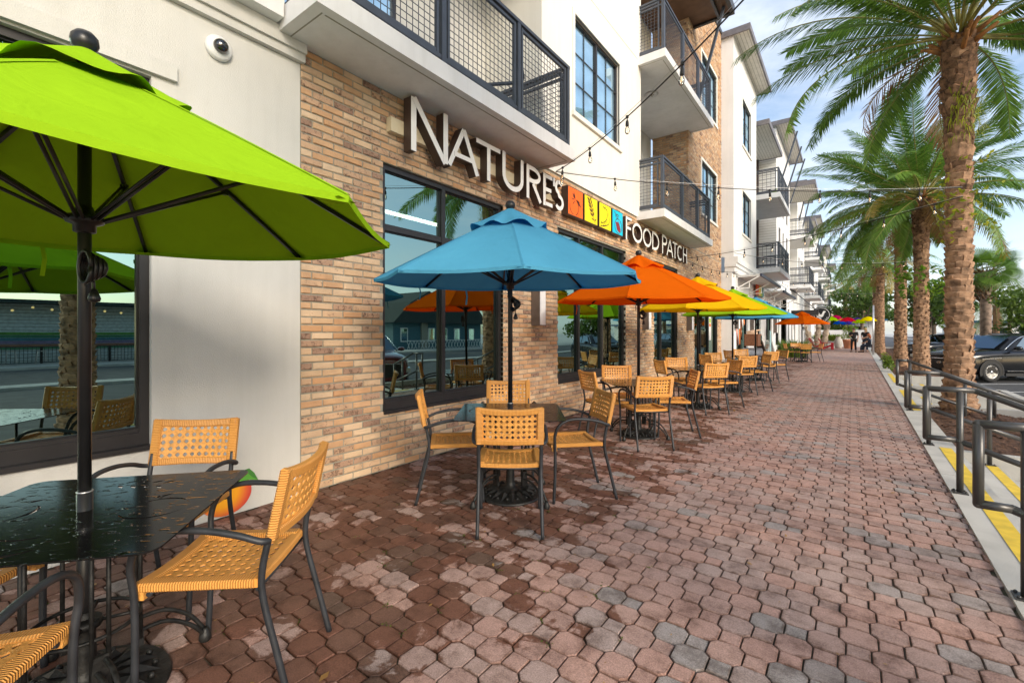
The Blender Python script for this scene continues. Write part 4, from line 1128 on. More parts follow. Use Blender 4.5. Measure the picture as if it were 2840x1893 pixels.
def blade(mb, a, b, w, x):
    a, b = Vector(a), Vector(b); d = b - a; n = Vector((-d.y, d.x)) * (w / d.length); m_ = a + d * .45
    P = [a, m_ + n * .5, b, m_ - n * .5]; mb.add([(x, p.x, p.y) for p in P], [(0, 1, 2, 3)])
def line(mb, path, w, x):
    Lf, Rt = ribbon(path, w)
    for i in range(len(path) - 1): mb.add([(x, *Lf[i]), (x, *Lf[i + 1]), (x, *Rt[i + 1]), (x, *Rt[i])], [(0, 1, 2, 3)])
for k, (a, b, mt) in enumerate(TILE):
    z0, z1 = 3.335, 3.805; xf = WX + .125
    q = MB(); q.box(WX + .003, xf, a, b, z0, z1); t_ = q.build('tile', K['letterside'], sign, True)
    q = MB(); e = .012; q.quad((xf + .002, a + e, z0 + e), (xf + .002, b - e, z0 + e), (xf + .002, b - e, z1 - e), (xf + .002, a + e, z1 - e)); q.build('tile_face', mt, t_)
    q = MB(); X = xf + .004; w, h = b - a, z1 - z0; P = lambda u, v: (a + u * w, z0 + v * h)
    if k == 0:
        line(q, [P(*p) for p in arc(.38, .33, .26, .27, 165, 265, 12)], .012, X); line(q, [P(*p) for p in arc(.42, .35, .27, .30, 40, -75, 12)], .014, X)
        for (u, v, u2, v2, ww) in ((.48, .62, .28, .80, .05), (.48, .62, .36, .88, .035), (.46, .60, .2, .6, .02), (.46, .58, .28, .38, .022), (.52, .62, .88, .40, .06), (.5, .6, .8, .56, .03)): blade(q, P(u, v), P(u2, v2), ww, X)
    if k == 1:
        line(q, [P(*p) for p in ((.82, .06), (.66, .28), (.5, .6), (.3, .9))], .012, X)
        for v in (.30, .44, .58, .70, .82):
            u = .68 - .42 * (v - .25); blade(q, P(u, v), P(u - .26, v + .10), .05, X); blade(q, P(u, v + .02), P(u + .05, v + .20), .05, X)
        blade(q, P(.72, .16), P(.5, .22), .03, X); blade(q, P(.76, .14), P(.9, .25), .03, X)
    if k == 2:
        pa = bez([(*P(.35, .82), 0), (*P(.62, .80), 0), (*P(.82, .55), 0), (*P(.80, .28), 0), (*P(.45, .13), 0), (*P(.1, .06), 0)], 6); line(q, [(p.x, p.y) for p in pa], [.006 + .028 * (i / len(pa)) ** 2 * (1 if i < len(pa) - 4 else .4) for i in range(len(pa))], X)
        pa = bez([(*P(.70, .68), 0), (*P(.60, .42), 0), (*P(.35, .25), 0), (*P(.12, .2), 0)], 6); line(q, [(p.x, p.y) for p in pa], .014, X)
        for (u, v) in ((.2, .18), (.36, .2), (.5, .25), (.63, .36)): line(q, [P(u + .06 * cos(i * .7), v + .06 * sin(i * .7)) for i in range(8)], .009, X)
        for (u, v) in ((.35, .83), (.48, .82), (.6, .76)): line(q, [P(u + .06 * cos(i * .7), v + .045 * sin(i * .7)) for i in range(7)], .010, X)
    if k == 3:
        qq = MB(); qq.add([(X - .0005, *P(*p)) for p in ((.28, .52), (.46, .50), (.52, .58), (.66, .45), (.78, .25), (.70, .10), (.52, .14), (.42, .2))], [tuple(range(8))]); qq.build('tile_print', wine, t_)
        line(q, [P(*p) for p in arc(.55, .36, .33, .30, 70, 290, 18)], .014, X); line(q, [P(*p) for p in arc(.55, .36, .33, .30, 60, -50, 14)], .018, X)
        line(q, [P(*p) for p in ((.2, .9), (.36, .78), (.52, .72), (.62, .80), (.42, .84), (.3, .76), (.4, .62), (.52, .70))], .018, X)
    q.build('tile_print', ink, t_)

# ------------------------------------------------------------------ wall lights, camera, painted fruit
def sconce(y, z0, z1, label, x=WX, w=.17, d=.15):
    s = empty('wall_light', (x, y, z0), 0, label, 'wall light', 'box wall lights between the shop windows')
    q = MB(); q.box(x + .004, x + d, y, y + w, z0, z1); q.build('housing', mat('bronze_light_box', (.17, .14, .12), .4, .4), s, True)
    q = MB(); q.box(x + d, x + d + .006, y + .012, y + w - .012, z0 + .01, z1 - .01); q.build('diffuser', K['slab'], s, True)
sconce(5.64, 1.51, 2.35, 'slim bronze box light on the brick pier behind the blue umbrella')
sconce(10.14, 1.48, 2.35, 'bronze box light on the brick pier between the orange and yellow umbrellas')
sconce(13.62, 1.48, 2.35, 'bronze box light on the brick pier beside the glass shop door')
sconce(18.45, 1.55, 2.6, 'tall grey box light at the near corner of the white shopfront', XB2 - .06, .25, .15)
sconce(21.7, 1.5, 2.6, 'tall grey box light on the white pier left of the second door', XB2 - .06, .3, .15)
sconce(28.9, 1.4, 2.7, 'tall dark box light on the white pier past the sandwich board', XB2 - .06, .35, .18)
sc = empty('security_camera', (SX, 1.453, 3.54), 0, 'white dome security camera on the beige stucco wall', 'camera')
q = MB(); q.lathe([(.0001, 0), (.088, 0), (.092, .01), (.09, .03), (.078, .042), (.052, .05), (.05, .054)], 28)
o = q.build('housing', mat('white_plastic', (.75, .75, .74), .4, var=.02), sc); o.rotation_euler = (0, pi / 2, 0)
q = MB(); q.lathe([(.052, .046), (.051, .065), (.043, .085), (.026, .099), (.0001, .104)], 24); o = q.build('dome', mat('smoked_dome', (.008, .008, .01), .04, spec=.8, coat=1.0), sc); o.rotation_euler = (0, pi / 2, 0)
q = MB(); [q.sphere((.03, .078 * cos(a), .078 * sin(a)), .007, 0, 8, 5) for a in (.5, 2.6, 4.7)]; q.build('screw', K['black'], sc)
fr = empty('painted_fruit', (SX, 1.55, .15), 0, 'flat painted orange fruit with a green leaf on the foot of the stucco wall', 'wall art')
fm = bpy.data.materials.new('fruit_paint'); fm.use_nodes = True
_n = fm.node_tree; _g = _n.nodes.new('ShaderNodeTexCoord'); _d = _n.nodes.new('ShaderNodeVectorMath'); _d.operation = 'DISTANCE'; _d.inputs[1].default_value = (SX + .016, 1.50, .20)
_m = _n.nodes.new('ShaderNodeMath'); _m.operation = 'MULTIPLY'; _m.inputs[1].default_value = 4.2
_r = ramp(_n, [(0.0, (.90, .42, .01)), (.55, (.88, .36, .01)), (.85, (.70, .12, .03)), (1.0, (.55, .05, .03))])
_n.links.new(_g.outputs['Object'], _d.inputs[0]); _n.links.new(_d.outputs['Value'], _m.inputs[0]); _n.links.new(_m.outputs[0], _r.inputs['Fac']); _n.links.new(_r.outputs['Color'], _n.nodes['Principled BSDF'].inputs['Base Color'])
q = MB(); q.prism([(1.53 + .215 * cos(a * pi / 20) * (1 if abs(cos(a * pi / 20)) > .1 else .98), .17 + .175 * sin(a * pi / 20)) for a in range(40)], (SX + .004, 0, 0), (0, 1, 0), (0, 0, 1), (.012, 0, 0)); q.build('fruit', fm, fr, True, recalc=True)
lg, ld = mat('leaf_paint', (.10, .35, .04), .5, var=.05), mat('leaf_paint_dark', (.05, .20, .03), .5, var=.05)
q = MB(); q.prism([(1.60, .29), (1.66, .345), (1.72, .35), (1.76, .30), (1.80, .235), (1.72, .255), (1.65, .25), (1.61, .265)], (SX + .017, 0, 0), (0, 1, 0), (0, 0, 1), (.005, 0, 0)); q.build('leaf', lg, fr, True, recalc=True)
q = MB(); q.prism([(1.66, .345), (1.72, .355), (1.765, .305), (1.80, .235), (1.745, .275), (1.70, .325)], (SX + .023, 0, 0), (0, 1, 0), (0, 0, 1), (.003, 0, 0)); q.build('leaf', ld, fr, True, recalc=True)

fr.scale = (1, .86, .90); fr.location.y -= .03
# ------------------------------------------------------------------ furniture: chair
def cane_panel(mb, nx, ny, surf, th=.006, hole=.34):
    """woven panel: nx x ny diamond holes; surf(u,v)->(point, normal) with u,v in 0..1"""
    def P(u, v, side):
        p, n = surf(u, v); return p + n * (th / 2 * side)
    for i in range(nx):
        for j in range(ny):
            u0, u1, v0, v1 = i / nx, (i + 1) / nx, j / ny, (j + 1) / ny; uc, vc = (u0 + u1) / 2, (v0 + v1) / 2
            hu, hv = (u1 - u0) * hole, (v1 - v0) * hole
            C_ = [(u0, v0), (uc, v0), (u1, v0), (u1, vc), (u1, v1), (uc, v1), (u0, v1), (u0, vc)]
            k = .55
            H_ = [(uc - hu * k, vc - hv * k), (uc, vc - hv), (uc + hu * k, vc - hv * k), (uc + hu, vc), (uc + hu * k, vc + hv * k), (uc, vc + hv), (uc - hu * k, vc + hv * k), (uc - hu, vc)]
            V = [P(*c, 1) for c in C_] + [P(*c, 1) for c in H_] + [P(*c, -1) for c in C_] + [P(*c, -1) for c in H_]
            F = []
            for a in range(8):
                b = (a + 1) % 8
                F.append((a, b, 8 + b, 8 + a)); F.append((16 + b, 16 + a, 24 + a, 24 + b)); F.append((8 + a, 8 + b, 24 + b, 24 + a))
            mb.add(V, F, 0)
def band(mb, path, w, h, m, nrm):
    """rounded rectangular wrap along a path; nrm(i) gives the panel normal"""
    N = len(path); V, F = [], []
    for i in range(N):
        p = Vector(path[i]); d = (Vector(path[min(i + 1, N - 1)]) - Vector(path[max(i - 1, 0)])).normalized(); n = Vector(nrm(i)).normalized(); s = d.cross(n).normalized()
        for (a, b) in ((-1, -.6), (-.7, -1), (.7, -1), (1, -.6), (1, .6), (.7, 1), (-.7, 1), (-1, .6)):
            V.append(p + s * (a * w / 2) + n * (b * h / 2))
    for i in range(N - 1):
        for k in range(8): k2 = (k + 1) % 8; F.append((i * 8 + k, i * 8 + k2, (i + 1) * 8 + k2, (i + 1) * 8 + k))
    F.append(tuple(range(7, -1, -1))); F.append(tuple((N - 1) * 8 + k for k in range(8)))
    mb.add(V, F, m)
def make_chair():
    root = empty('cane_armchair', (0, 0, 0), 0, 'x', 'chair', 'woven cane armchairs round the umbrella tables')
    # local frame: front is +y. seat
    def seat(u, v):
        x = (u - .5) * .37; y = -.175 + v * .355
        z = .470 - .012 * (1 - (2 * u - 1) ** 2) - .006 * sin(pi * v)
        return Vector((x, y, z)), Vector((0, 0, 1))
    q = MB(); cane_panel(q, 9, 9, seat); st = q.build('seat', K['cane'], root)
    n = 9
    ftop = lambda t: (-.225 + .45 * t, .205 + .0 * t, .470 - .016 * (1 - (2 * t - 1) ** 2))
    e = MB(); band(e, [ftop(i / n) for i in range(n + 1)], .055, .034, 0, lambda i: (0, 0, 1)); e.build('seat_edge', K['wx'], st); e = MB()
    e2 = [(-.215 + .43 * i / n, -.195, .468 - .008 * (1 - (2 * i / n - 1) ** 2)) for i in range(n + 1)]; band(e, e2, .045, .032, 0, lambda i: (0, 0, 1)); e.build('seat_edge', K['wx'], st)
    for s in (-1, 1): e = MB(); band(e, [(s * (.205 + .012 * sin(pi * i / 6) * 0), -.20 + .40 * i / 6, .471) for i in range(7)], .05, .034, 0, lambda i: (0, 0, 1)); e.build('seat_edge', K['wy'], st)
    for s in (-1, 1): e = MB(); e.box(s * .205 - .018, s * .205 + .018, .185, .225, .425, .458); e.build('seat_lug', K['cane'], st)
    # back, bowed in plan and leaning
    tilt = radians(12)
    def back(u, v, w=.385, dz0=.665, hh=.185):
        s = 2 * u - 1; x = s * w / 2; z = dz0 + v * hh
        y = -.255 - (z - .62) * math.tan(tilt) - .030 * (1 - s * s)
        return Vector((x, y, z)), Vector((-.12 * s, 1, math.tan(tilt))).normalized()
    q = MB(); cane_panel(q, 10, 5, back); bk = q.build('backrest', K['cane'], root)
    def bp(s, z): return (s * .225, -.255 - (z - .62) * math.tan(tilt) - .030 * (1 - s * s), z)
    e = MB(); m_ = 12
    band(e, [(lambda s: bp(s, .872 - .014 * (1 - s * s)))(-1 + 2 * i / m_) for i in range(m_ + 1)], .042, .030, 0, lambda i: (0, 1, math.tan(tilt))); e.build('back_edge', K['wx'], bk); e = MB()
    band(e, [(lambda s: bp(s, .648))(-1 + 2 * i / m_) for i in range(m_ + 1)], .038, .028, 0, lambda i: (0, 1, math.tan(tilt)))
    e.build('back_edge', K['wx'], bk)
    for s in (-.935, .935): e = MB(); band(e, [bp(s, .632 + .255 * i / 8) for i in range(9)], .048, .034, 0, lambda i: (0, 1, math.tan(tilt))); e.build('back_edge', K['wz'], bk)
    r = .0125
    for s in (-1, 1):
        q = MB(); q.tube(bez([(s * .232, .215, 0), (s * .236, .205, .22), (s * .240, .205, .44), (s * .252, .210, .56), (s * .262, .175, .645), (s * .265, .09, .688), (s * .265, -.04, .690), (s * .262, -.16, .668), (s * .252, -.235, .640), (s * .228, -.262, .632)], 5), r, 10)
        q.build('front_leg_and_arm', K['chairframe'], root)
        q = MB(); q.tube(bez([(s * .222, -.335, 0), (s * .220, -.285, .20), (s * .218, -.235, .40), (s * .218, -.228, .50), (s * .218, -.245, .60), (s * .216, -.268, .70)], 5), r, 10)
        q.build('rear_leg', K['chairframe'], root)
    q = MB(); q.tube([(-.22, .17, .445), (.22, .17, .445)], .009, 8); q.tube([(-.21, -.21, .445), (.21, -.21, .445)], .009, 8); q.build('stretcher', K['chairframe'], root)
    return root
chair0 = make_chair()

# ------------------------------------------------------------------ table
def tabletop_mesh():
    cu = bpy.data.curves.new('tabletop', 'CURVE'); cu.dimensions = '2D'; cu.fill_mode = 'BOTH'; cu.extrude = .003
    def poly(pts):
        sp = cu.splines.new('POLY'); sp.points.add(len(pts) - 1); sp.use_cyclic_u = True
        for p, q in zip(sp.points, pts): p.co = (q[0], q[1], 0, 1)
    a, r = .44, .055; out = []
    for cx, cy, a0 in ((a - r, a - r, 0), (-(a - r), a - r, 90), (-(a - r), -(a - r), 180), (a - r, -(a - r), 270)):
        out += [(cx + r * cos(radians(a0 + 90 * k / 6)), cy + r * sin(radians(a0 + 90 * k / 6))) for k in range(7)]
    poly(out)
    def leaf(x, y, ang, l, w):
        d = (cos(ang), sin(ang)); n = (-d[1], d[0]); poly([(x + d[0] * l * t + n[0] * w * s, y + d[1] * l * t + n[1] * w * s) for t, s in ((0, 0), (.3, .8), (.6, .9), (1, 0), (.6, -.5), (.3, -.6))])
    def crescent(x, y, R, a0, a1, w):
        P = [(x + R * cos(radians(a0 + (a1 - a0) * k / 10)), y + R * sin(radians(a0 + (a1 - a0) * k / 10))) for k in range(11)]
        Q = [(x + (R - w * sin(pi * k / 10)) * cos(radians(a0 + (a1 - a0) * k / 10)), y + (R - w * sin(pi * k / 10)) * sin(radians(a0 + (a1 - a0) * k / 10))) for k in range(11)]
        poly(P + Q[-2:0:-1])
    for k in range(4): leaf(-.05 + .055 * k, .30 - .012 * k, -.9, .055, .012); 
    for k in range(4): leaf(-.04 + .055 * k, .33 - .010 * k, .5, .050, .011)
    crescent(.25, -.02, .10, 20, 160, .012); crescent(.25, -.03, .11, 200, 340, .014); leaf(.20, .09, .9, .06, .014); leaf(.22, .08, 2.2, .05, .012)
    crescent(-.05, -.25, .15, 200, 330, .025); crescent(-.04, -.16, .10, 210, 320, .012)
    crescent(-.27, .02, .09, 80, 250, .014); crescent(-.26, .02, .09, -70, 60, .016); leaf(-.27, .13, .8, .06, .013); leaf(-.25, -.03, -1.3, .07, .016)
    ob = bpy.data.objects.new('tmp', cu); COL.objects.link(ob)
    me = bpy.data.meshes.new_from_object(ob.evaluated_get(bpy.context.evaluated_depsgraph_get())); me.name = 'tabletop'
    me.materials.clear(); me.materials.append(K['table']); bpy.data.objects.remove(ob); return me
def make_table():
    root = empty('cafe_table', (0, 0, 0), 0, 'x', 'table', 'square black cafe tables under the umbrellas')
    t = link('tabletop', tabletop_mesh(), root); t.location = (0, 0, .725)
    q = MB(); q.bar((-.30, -.30, .708), (.30, .30, .708), .03, .018); q.bar((-.30, .30, .7065), (.30, -.30, .7065), .03, .018); q.build('under_frame', K['iron'], root)
    for k in range(4):
        a = pi / 4 + k * pi / 2; d = Vector((cos(a), sin(a), 0)); n = Vector((-d.y, d.x, 0))
        q = MB()
        for s in (-1, 1): q.tube([d * .165 + n * .024 * s + Vector((0, 0, .16)), d * .165 + n * .024 * s + Vector((0, 0, .70))], .0085, 6)
        for s in (-1, 1):
            q.tube(bez([d * .16 + n * .012 * s + Vector((0, 0, .205 + .02 * s)), d * .26 + n * .010 * s + Vector((0, 0, .195 + .02 * s)), d * .35 + n * .008 * s + Vector((0, 0, .13 + .02 * s)), d * .41 + n * .004 * s + Vector((0, 0, .045 + .012 * s))], 5), .009, 6)
        q.prism([(-.03, 0), (.03, 0), (.022, .11), (-.022, .11)], d * .175 + Vector((0, 0, .13)), n, (0, 0, 1), d * -.02)
        q.lathe([(.020, 0), (.026, .008), (.024, .03), (.014, .05), (.010, .06)], 10, 0, d * .415)
        q.build('leg', K['iron'], root)
    q = MB(); q.tube([Vector((.165 * cos(2 * pi * k / 24), .165 * sin(2 * pi * k / 24), .30)) for k in range(24)], .008, 6, closed=True)
    for k in range(4): a = k * pi / 2 + .3; q.tube([(.165 * cos(a), .165 * sin(a), .30), (.05 * cos(a), .05 * sin(a), .30)], .007, 6)
    q.lathe([(.050, .285), (.056, .30), (.050, .315)], 16); q.build('ring_brace', K['iron'], root)
    return root
table0 = make_table()

# ------------------------------------------------------------------ umbrella
AP = 2.405; RZ = 1.852; RR = 1.145
def make_umbrella(nm, m, strap=True):
    root = empty('market_umbrella', (0, 0, 0), 0, 'x', 'umbrella', 'market umbrellas over the cafe tables')
    q = MB(); N, Mr = 8, 9; V, F = [], []
    SUB = 6
    def cz(r, e):     # e = 0 on a rib, 1 mid panel
        t = r / RR; return AP - (AP - RZ) * (t ** 1.04) + .004 * sin(pi * t) - .016 * e * t
    rad = [.035, .15, .30, .46, .62, .78, .92, 1.06, RR]
    for i, r in enumerate(rad):
        for k in range(N * SUB):
            a = 2 * pi * k / (N * SUB); f = (k % SUB) / SUB; e = sin(pi * f)
            ap = cos(pi / N) / cos((f - .5) * 2 * pi / N)      # straight edges between ribs
            r2 = r * (ap if i > 0 else 1) * (1 - .006 * e * (r / RR))
            V.append((r2 * cos(a), r2 * sin(a), cz(r, e)))
    n = N * SUB
    for i in range(len(rad) - 1):
        for k in range(n): k2 = (k + 1) % n; F.append((i * n + k, i * n + k2, (i + 1) * n + k2, (i + 1) * n + k))
    b = len(V)       # folded hem
    for k in range(n):
        x, y, z = V[(len(rad) - 1) * n + k]; V.append((x * .997, y * .997, z - .022))
    for k in range(n): k2 = (k + 1) % n; F.append(((len(rad) - 1) * n + k, (len(rad) - 1) * n + k2, b + k2, b + k))
    q.add(V, F, 0); me = q.mesh('canopy', m); 
    for p in me.polygons: p.use_smooth = False
    cp = link('canopy', me, root)
    for k in range(N):      # sewn seam over each rib
        q = MB(); a = 2 * pi * k / N; d = Vector((cos(a), sin(a), 0)); n_ = Vector((-d.y, d.x, 0)) * .011
        for ra, rb_ in zip(rad[2:-1], rad[3:]):
            A, B = d * ra * cos(pi / N) / cos(pi / N), d * rb_; za, zb_ = cz(ra, 0) + .0045, cz(rb_, 0) + .0045
            q.add([A - n_ + Vector((0, 0, za - .004)), A + Vector((0, 0, za)), A + n_ + Vector((0, 0, za - .004)), B + n_ + Vector((0, 0, zb_ - .004)), B + Vector((0, 0, zb_)), B - n_ + Vector((0, 0, zb_ - .004))], [(0, 1, 4, 5), (1, 2, 3, 4)])
        q.build('seam', m, cp)
    q = MB(); V, F = [], []; n = 64; pr_ = [(.03, .052), (.12, .030), (.20, .008), (.27, -.010), (.325, -.018)]
    rv = random.Random(hash(nm) % 97)
    ph = rv.uniform(0, 6)
    for i, (r, dz) in enumerate(pr_):
        for k in range(n):
            a = 2 * pi * k / n; t = i / 4; wv = sin(a * 8 + ph) * .020 * t * t + sin(a * 5 + 2 * ph) * .012 * t * t + sin(a * 13 + ph) * .006 * t
            rr = r * (1 + .05 * sin(a * 8 + ph + 1) * t); z = AP - (AP - RZ) * (r / RR) ** 1.04 + .036 + dz * .45 + wv * .95
            V.append((rr * cos(a), rr * sin(a), z))
    for i in range(4):
        for k in range(n): k2 = (k + 1) % n; F.append((i * n + k, i * n + k2, (i + 1) * n + k2, (i + 1) * n + k))
    q.add(V, F, 0, 0, True); q.build('vent_cap', m, cp)
    q = MB()
    for k in range(8):
        a = 2 * pi * k / 8; d = Vector((cos(a), sin(a), 0)); n_ = Vector((-d.y, d.x, 0)); c = d * (RR - .015) + Vector((0, 0, RZ - .012))
        q.add([c + n_ * .045 + d * .01, c - n_ * .045 + d * .01, c - n_ * .03 - d * .07 + Vector((0, 0, -.004)), c + n_ * .03 - d * .07 + Vector((0, 0, -.004))], [(0, 1, 2, 3)])
    q.build('rib_pocket', m, cp)
    if strap:
        q = MB()
        for a, l in ((2.75, .17), (3.3, .13)):
            p = Vector(((RR - .05) * cos(a) * .95, (RR - .05) * sin(a) * .95, RZ - .015)); n_ = Vector((-sin(a), cos(a), 0)) * .009; pts = [p, p + Vector((.012, .006, -l * .5)), p + Vector((-.004, .004, -l))]
            for u, v in zip(pts[:-1], pts[1:]): q.add([u - n_, u + n_, v + n_, v - n_], [(0, 1, 2, 3)])
        q.build('tie_strap', m, cp)
    q = MB(); q.tube([(0, 0, .05), (0, 0, .80)], .0245, 14); q.tube([(0, 0, .80), (0, 0, AP + .02)], .0205, 14); pl = q.build('pole', K['black'], root)
    q = MB(); q.lathe([(.0245, 0), (.0255, .001), (.0255, .004), (.0245, .005)], 14, 0, (0, 0, .797)); q.build('pole_collar', K['alu'], pl)
    q = MB(); q.lathe([(.030, 0), (.036, .012), (.024, .022), (.022, .030), (.036, .045), (.043, .065), (.040, .088), (.026, .104), (.0001, .110)], 16, 0, (0, 0, AP + .01)); q.build('finial', K['black'], root)
    HZ = 1.825
    q = MB(); q.lathe([(.024, -.05), (.034, -.045), (.034, -.02), (.055, -.012), (.060, 0), (.055, .014), (.034, .02), (.024, .05)], 16, 0, (0, 0, HZ)); q.lathe([(.022, -.02), (.050, -.012), (.050, .01), (.022, .02)], 16, 0, (0, 0, AP - .05)); q.build('hub', K['black'], root)
    for k in range(8):
        a = 2 * pi * k / 8; d = Vector((cos(a), sin(a), 0)); zz = lambda r: AP - (AP - RZ) * (r / RR) ** 1.04 + .004 * sin(pi * r / RR) - .016
        q = MB(); pts = [d * r + Vector((0, 0, zz(r))) for r in (.05, .35, .65, .95, RR - .02)]
        for u, v in zip(pts[:-1], pts[1:]): q.bar(u, v, .014, .018)
        q.build('rib', K['black'], root)
        n_ = Vector((-d.y, d.x, 0)) * .009; j = d * .60 + Vector((0, 0, zz(.60) - .016))
        q = MB(); q.tube([d * .055 + n_ + Vector((0, 0, HZ)), j + n_], .0065, 6); q.tube([d * .055 - n_ + Vector((0, 0, HZ)), j - n_], .0065, 6); q.box(j.x - .012, j.x + .012, j.y - .012, j.y + .012, j.z - .012, j.z + .014); q.build('strut', K['black'], root)
    q = MB(); c = Vector((.055, -.012, 1.66))
    for k in range(4):
        q.tube([c + Vector(((.032 + .006 * k) * cos(t * .5236 + k), .012 * k - .02, -.015 + (.06 - .008 * k) * sin(t * .5236 + k))) for t in range(13)], .0075, 6)
    q.tube([c + Vector((-.03, 0, .02)), c + Vector((.0, .01, .0)), c + Vector((.02, -.01, -.03))], .016, 6)
    q.lathe([(.0001, -.050), (.017, -.046), (.020, -.034), (.008, .0)], 10, 0, c + Vector((.015, 0, -.095))); q.tube([c + Vector((.01, 0, -.05)), c + Vector((.015, 0, -.10))], .004, 6)
    q.tube([(-.035 - .006 * (i % 2), .012, 1.80 - .012 * i) for i in range(9)], .004, 5)
    q.build('cord_and_toggle', K['black'], root)
    q = MB(); pr2 = [(.265, 0), (.272, .012), (.262, .026), (.245, .022), (.20, .040), (.14, .056), (.09, .062), (.075, .075), (.045, .085), (.038, .12), (.030, .30), (.028, .34)]
    q.lathe(pr2, 32)
    for k in range(16):       # cast leaf relief
        a = 2 * pi * k / 16; d = Vector((cos(a), sin(a), 0)); n_ = Vector((-d.y, d.x, 0))
        q.add([d * .09 + Vector((0, 0, .066)), d * .155 + n_ * .026 + Vector((0, 0, .060)), d * .238 + Vector((0, 0, .032)), d * .155 - n_ * .026 + Vector((0, 0, .060)), d * .16 + Vector((0, 0, .078))], [(0, 4, 1), (1, 4, 2), (2, 4, 3), (3, 4, 0)])
        d2 = Vector((cos(a + pi / 16), sin(a + pi / 16), 0)); q.sphere(d2 * .215 + Vector((0, 0, .042)), .013, 0, 6, 4)
    q.build('base', K['iron'], root)
    return root

# ------------------------------------------------------------------ set out the terrace
FR = Vector((sin(YAW), -cos(YAW))); RT = Vector((cos(YAW), sin(YAW)))
def face(dx, dy): return atan2(-dx, dy)     # rotation so that local +y points along (dx, dy)
SETS = [((-2.34, .43), 'lime green', 'canvas_g', radians(21), -41), ((-2.36, 3.157), 'sky blue', 'canvas_b', radians(-4), -54), ((-2.34, 6.06), 'orange', 'canvas_o', radians(15), -50),
        ((-2.33, 9.02), 'yellow', 'canvas_y', radians(5), -57), ((-2.30, 12.02), 'lime green', 'canvas_g', radians(12), -50), ((-2.28, 15.15), 'sky blue', 'canvas_b', radians(30), -54), ((-1.95, 26.4), 'orange', 'canvas_o', radians(8), -60)]
NAMES = ['under the near lime green umbrella', 'under the near blue umbrella', 'under the first orange umbrella', 'under the yellow umbrella', 'under the far lime green umbrella', 'under the far blue umbrella', 'under the far orange umbrella']
UL = ['lime green market umbrella closest to the camera, over the stucco wall window', 'sky blue market umbrella in front of the first brick shop window', 'orange market umbrella in front of the FOOD PATCH lettering', 'yellow market umbrella in front of the glass shop door', 'lime green market umbrella partly behind the yellow one', 'sky blue market umbrella furthest along the joined row', 'small looking orange market umbrella standing alone near the red chairs']
protos = {}
idx = index_kids()
first_t = first_c = True
rc = random.Random(21)
def put_chair(x, y, rz, label):
    global first_c
    if first_c:
        chair0.location = (x, y, 0); chair0.rotation_euler = (0, 0, rz); chair0['label'] = label; first_c = False; return chair0
    return copy_tree(chair0, idx, (x, y, 0), rz, label)
CH = {   # chair offsets along (front to camera, right), facing direction in that frame, wording
    'front': (.50, .0, (-1, 0), 'seen from behind'), 'right': (-.08, .53, (.05, -1), 'on the walkway side'), 'left': (-.05, -.47, (-.15, 1), 'near the wall side, facing the walkway'), 'back': (-.70, -.02, (1, .02), 'with its back to the shop wall')}
for si, ((tx, ty), cname, cm, urot, tdeg) in enumerate(SETS):
    if cm not in protos:
        u = protos[cm] = make_umbrella(cm, K[cm]); idx = index_kids(); 
    else: u = copy_tree(protos[cm], idx, (0, 0, 0), 0)
    u.location = (tx, ty, 0); u['label'] = UL[si]
    tdir = Vector((cos(atan2(-ty, -tx)), sin(atan2(-ty, -tx)), 0))      # these umbrellas lean a little on their poles
    tl = radians([1.6, 1.9, 1.5, 1.0, .6, .4, .3][si]); ax = Vector((-tdir.y, tdir.x, 0))
    u.rotation_euler = (Matrix.Rotation(tl, 3, ax) @ Matrix.Rotation(urot, 3, 'Z')).to_euler()
    u.location = (tx - tdir.x * sin(tl) * .9, ty - tdir.y * sin(tl) * .9, 0)
    tr = radians(tdeg) + pi / 2
    if first_t: table0.location = (tx, ty, 0); table0.rotation_euler = (0, 0, tr); table0['label'] = 'square black cafe table, wet with cut-out fruit shapes, ' + NAMES[si]; first_t = False
    else: copy_tree(table0, idx, (tx, ty, 0), tr, 'square black cafe table ' + NAMES[si])
    if si == 0:
        for (x, y, fx_, fy_, lb) in ((-2.08, .83, -.76, -.66, 'cane armchair right of the nearest table, turned three-quarters away'), (-2.92, .85, .69, -.72, 'cane armchair between the nearest table and the painted fruit'),
                                     (-1.965, .02, -.765, .644, 'cane armchair cropped by the bottom left corner of the photo'), (-2.76, .06, .80, .60, 'cane armchair at the left edge behind the nearest table')):
            put_chair(x, y, face(fx_, fy_), lb)
        continue
    f = FR if si < 6 else Vector((.35, -.94)); r = Vector((-f.y, f.x))
    jit = 0 if si == 1 else 1
    for key, (a, b, dr, wd) in CH.items():
        if si == 6 and key == 'back': a = -.6
        a += rc.uniform(-.06, .06) * jit; b += rc.uniform(-.08, .08) * jit
        p = Vector((tx, ty)) + f * a + r * b; d = f * dr[0] + r * dr[1]
        ang = face(d.x, d.y) + rc.uniform(-.22, .22) * jit
        if si == 1 and key == 'right': ang += .12
        put_chair(p.x, p.y, ang, 'cane armchair ' + wd + ' ' + NAMES[si])

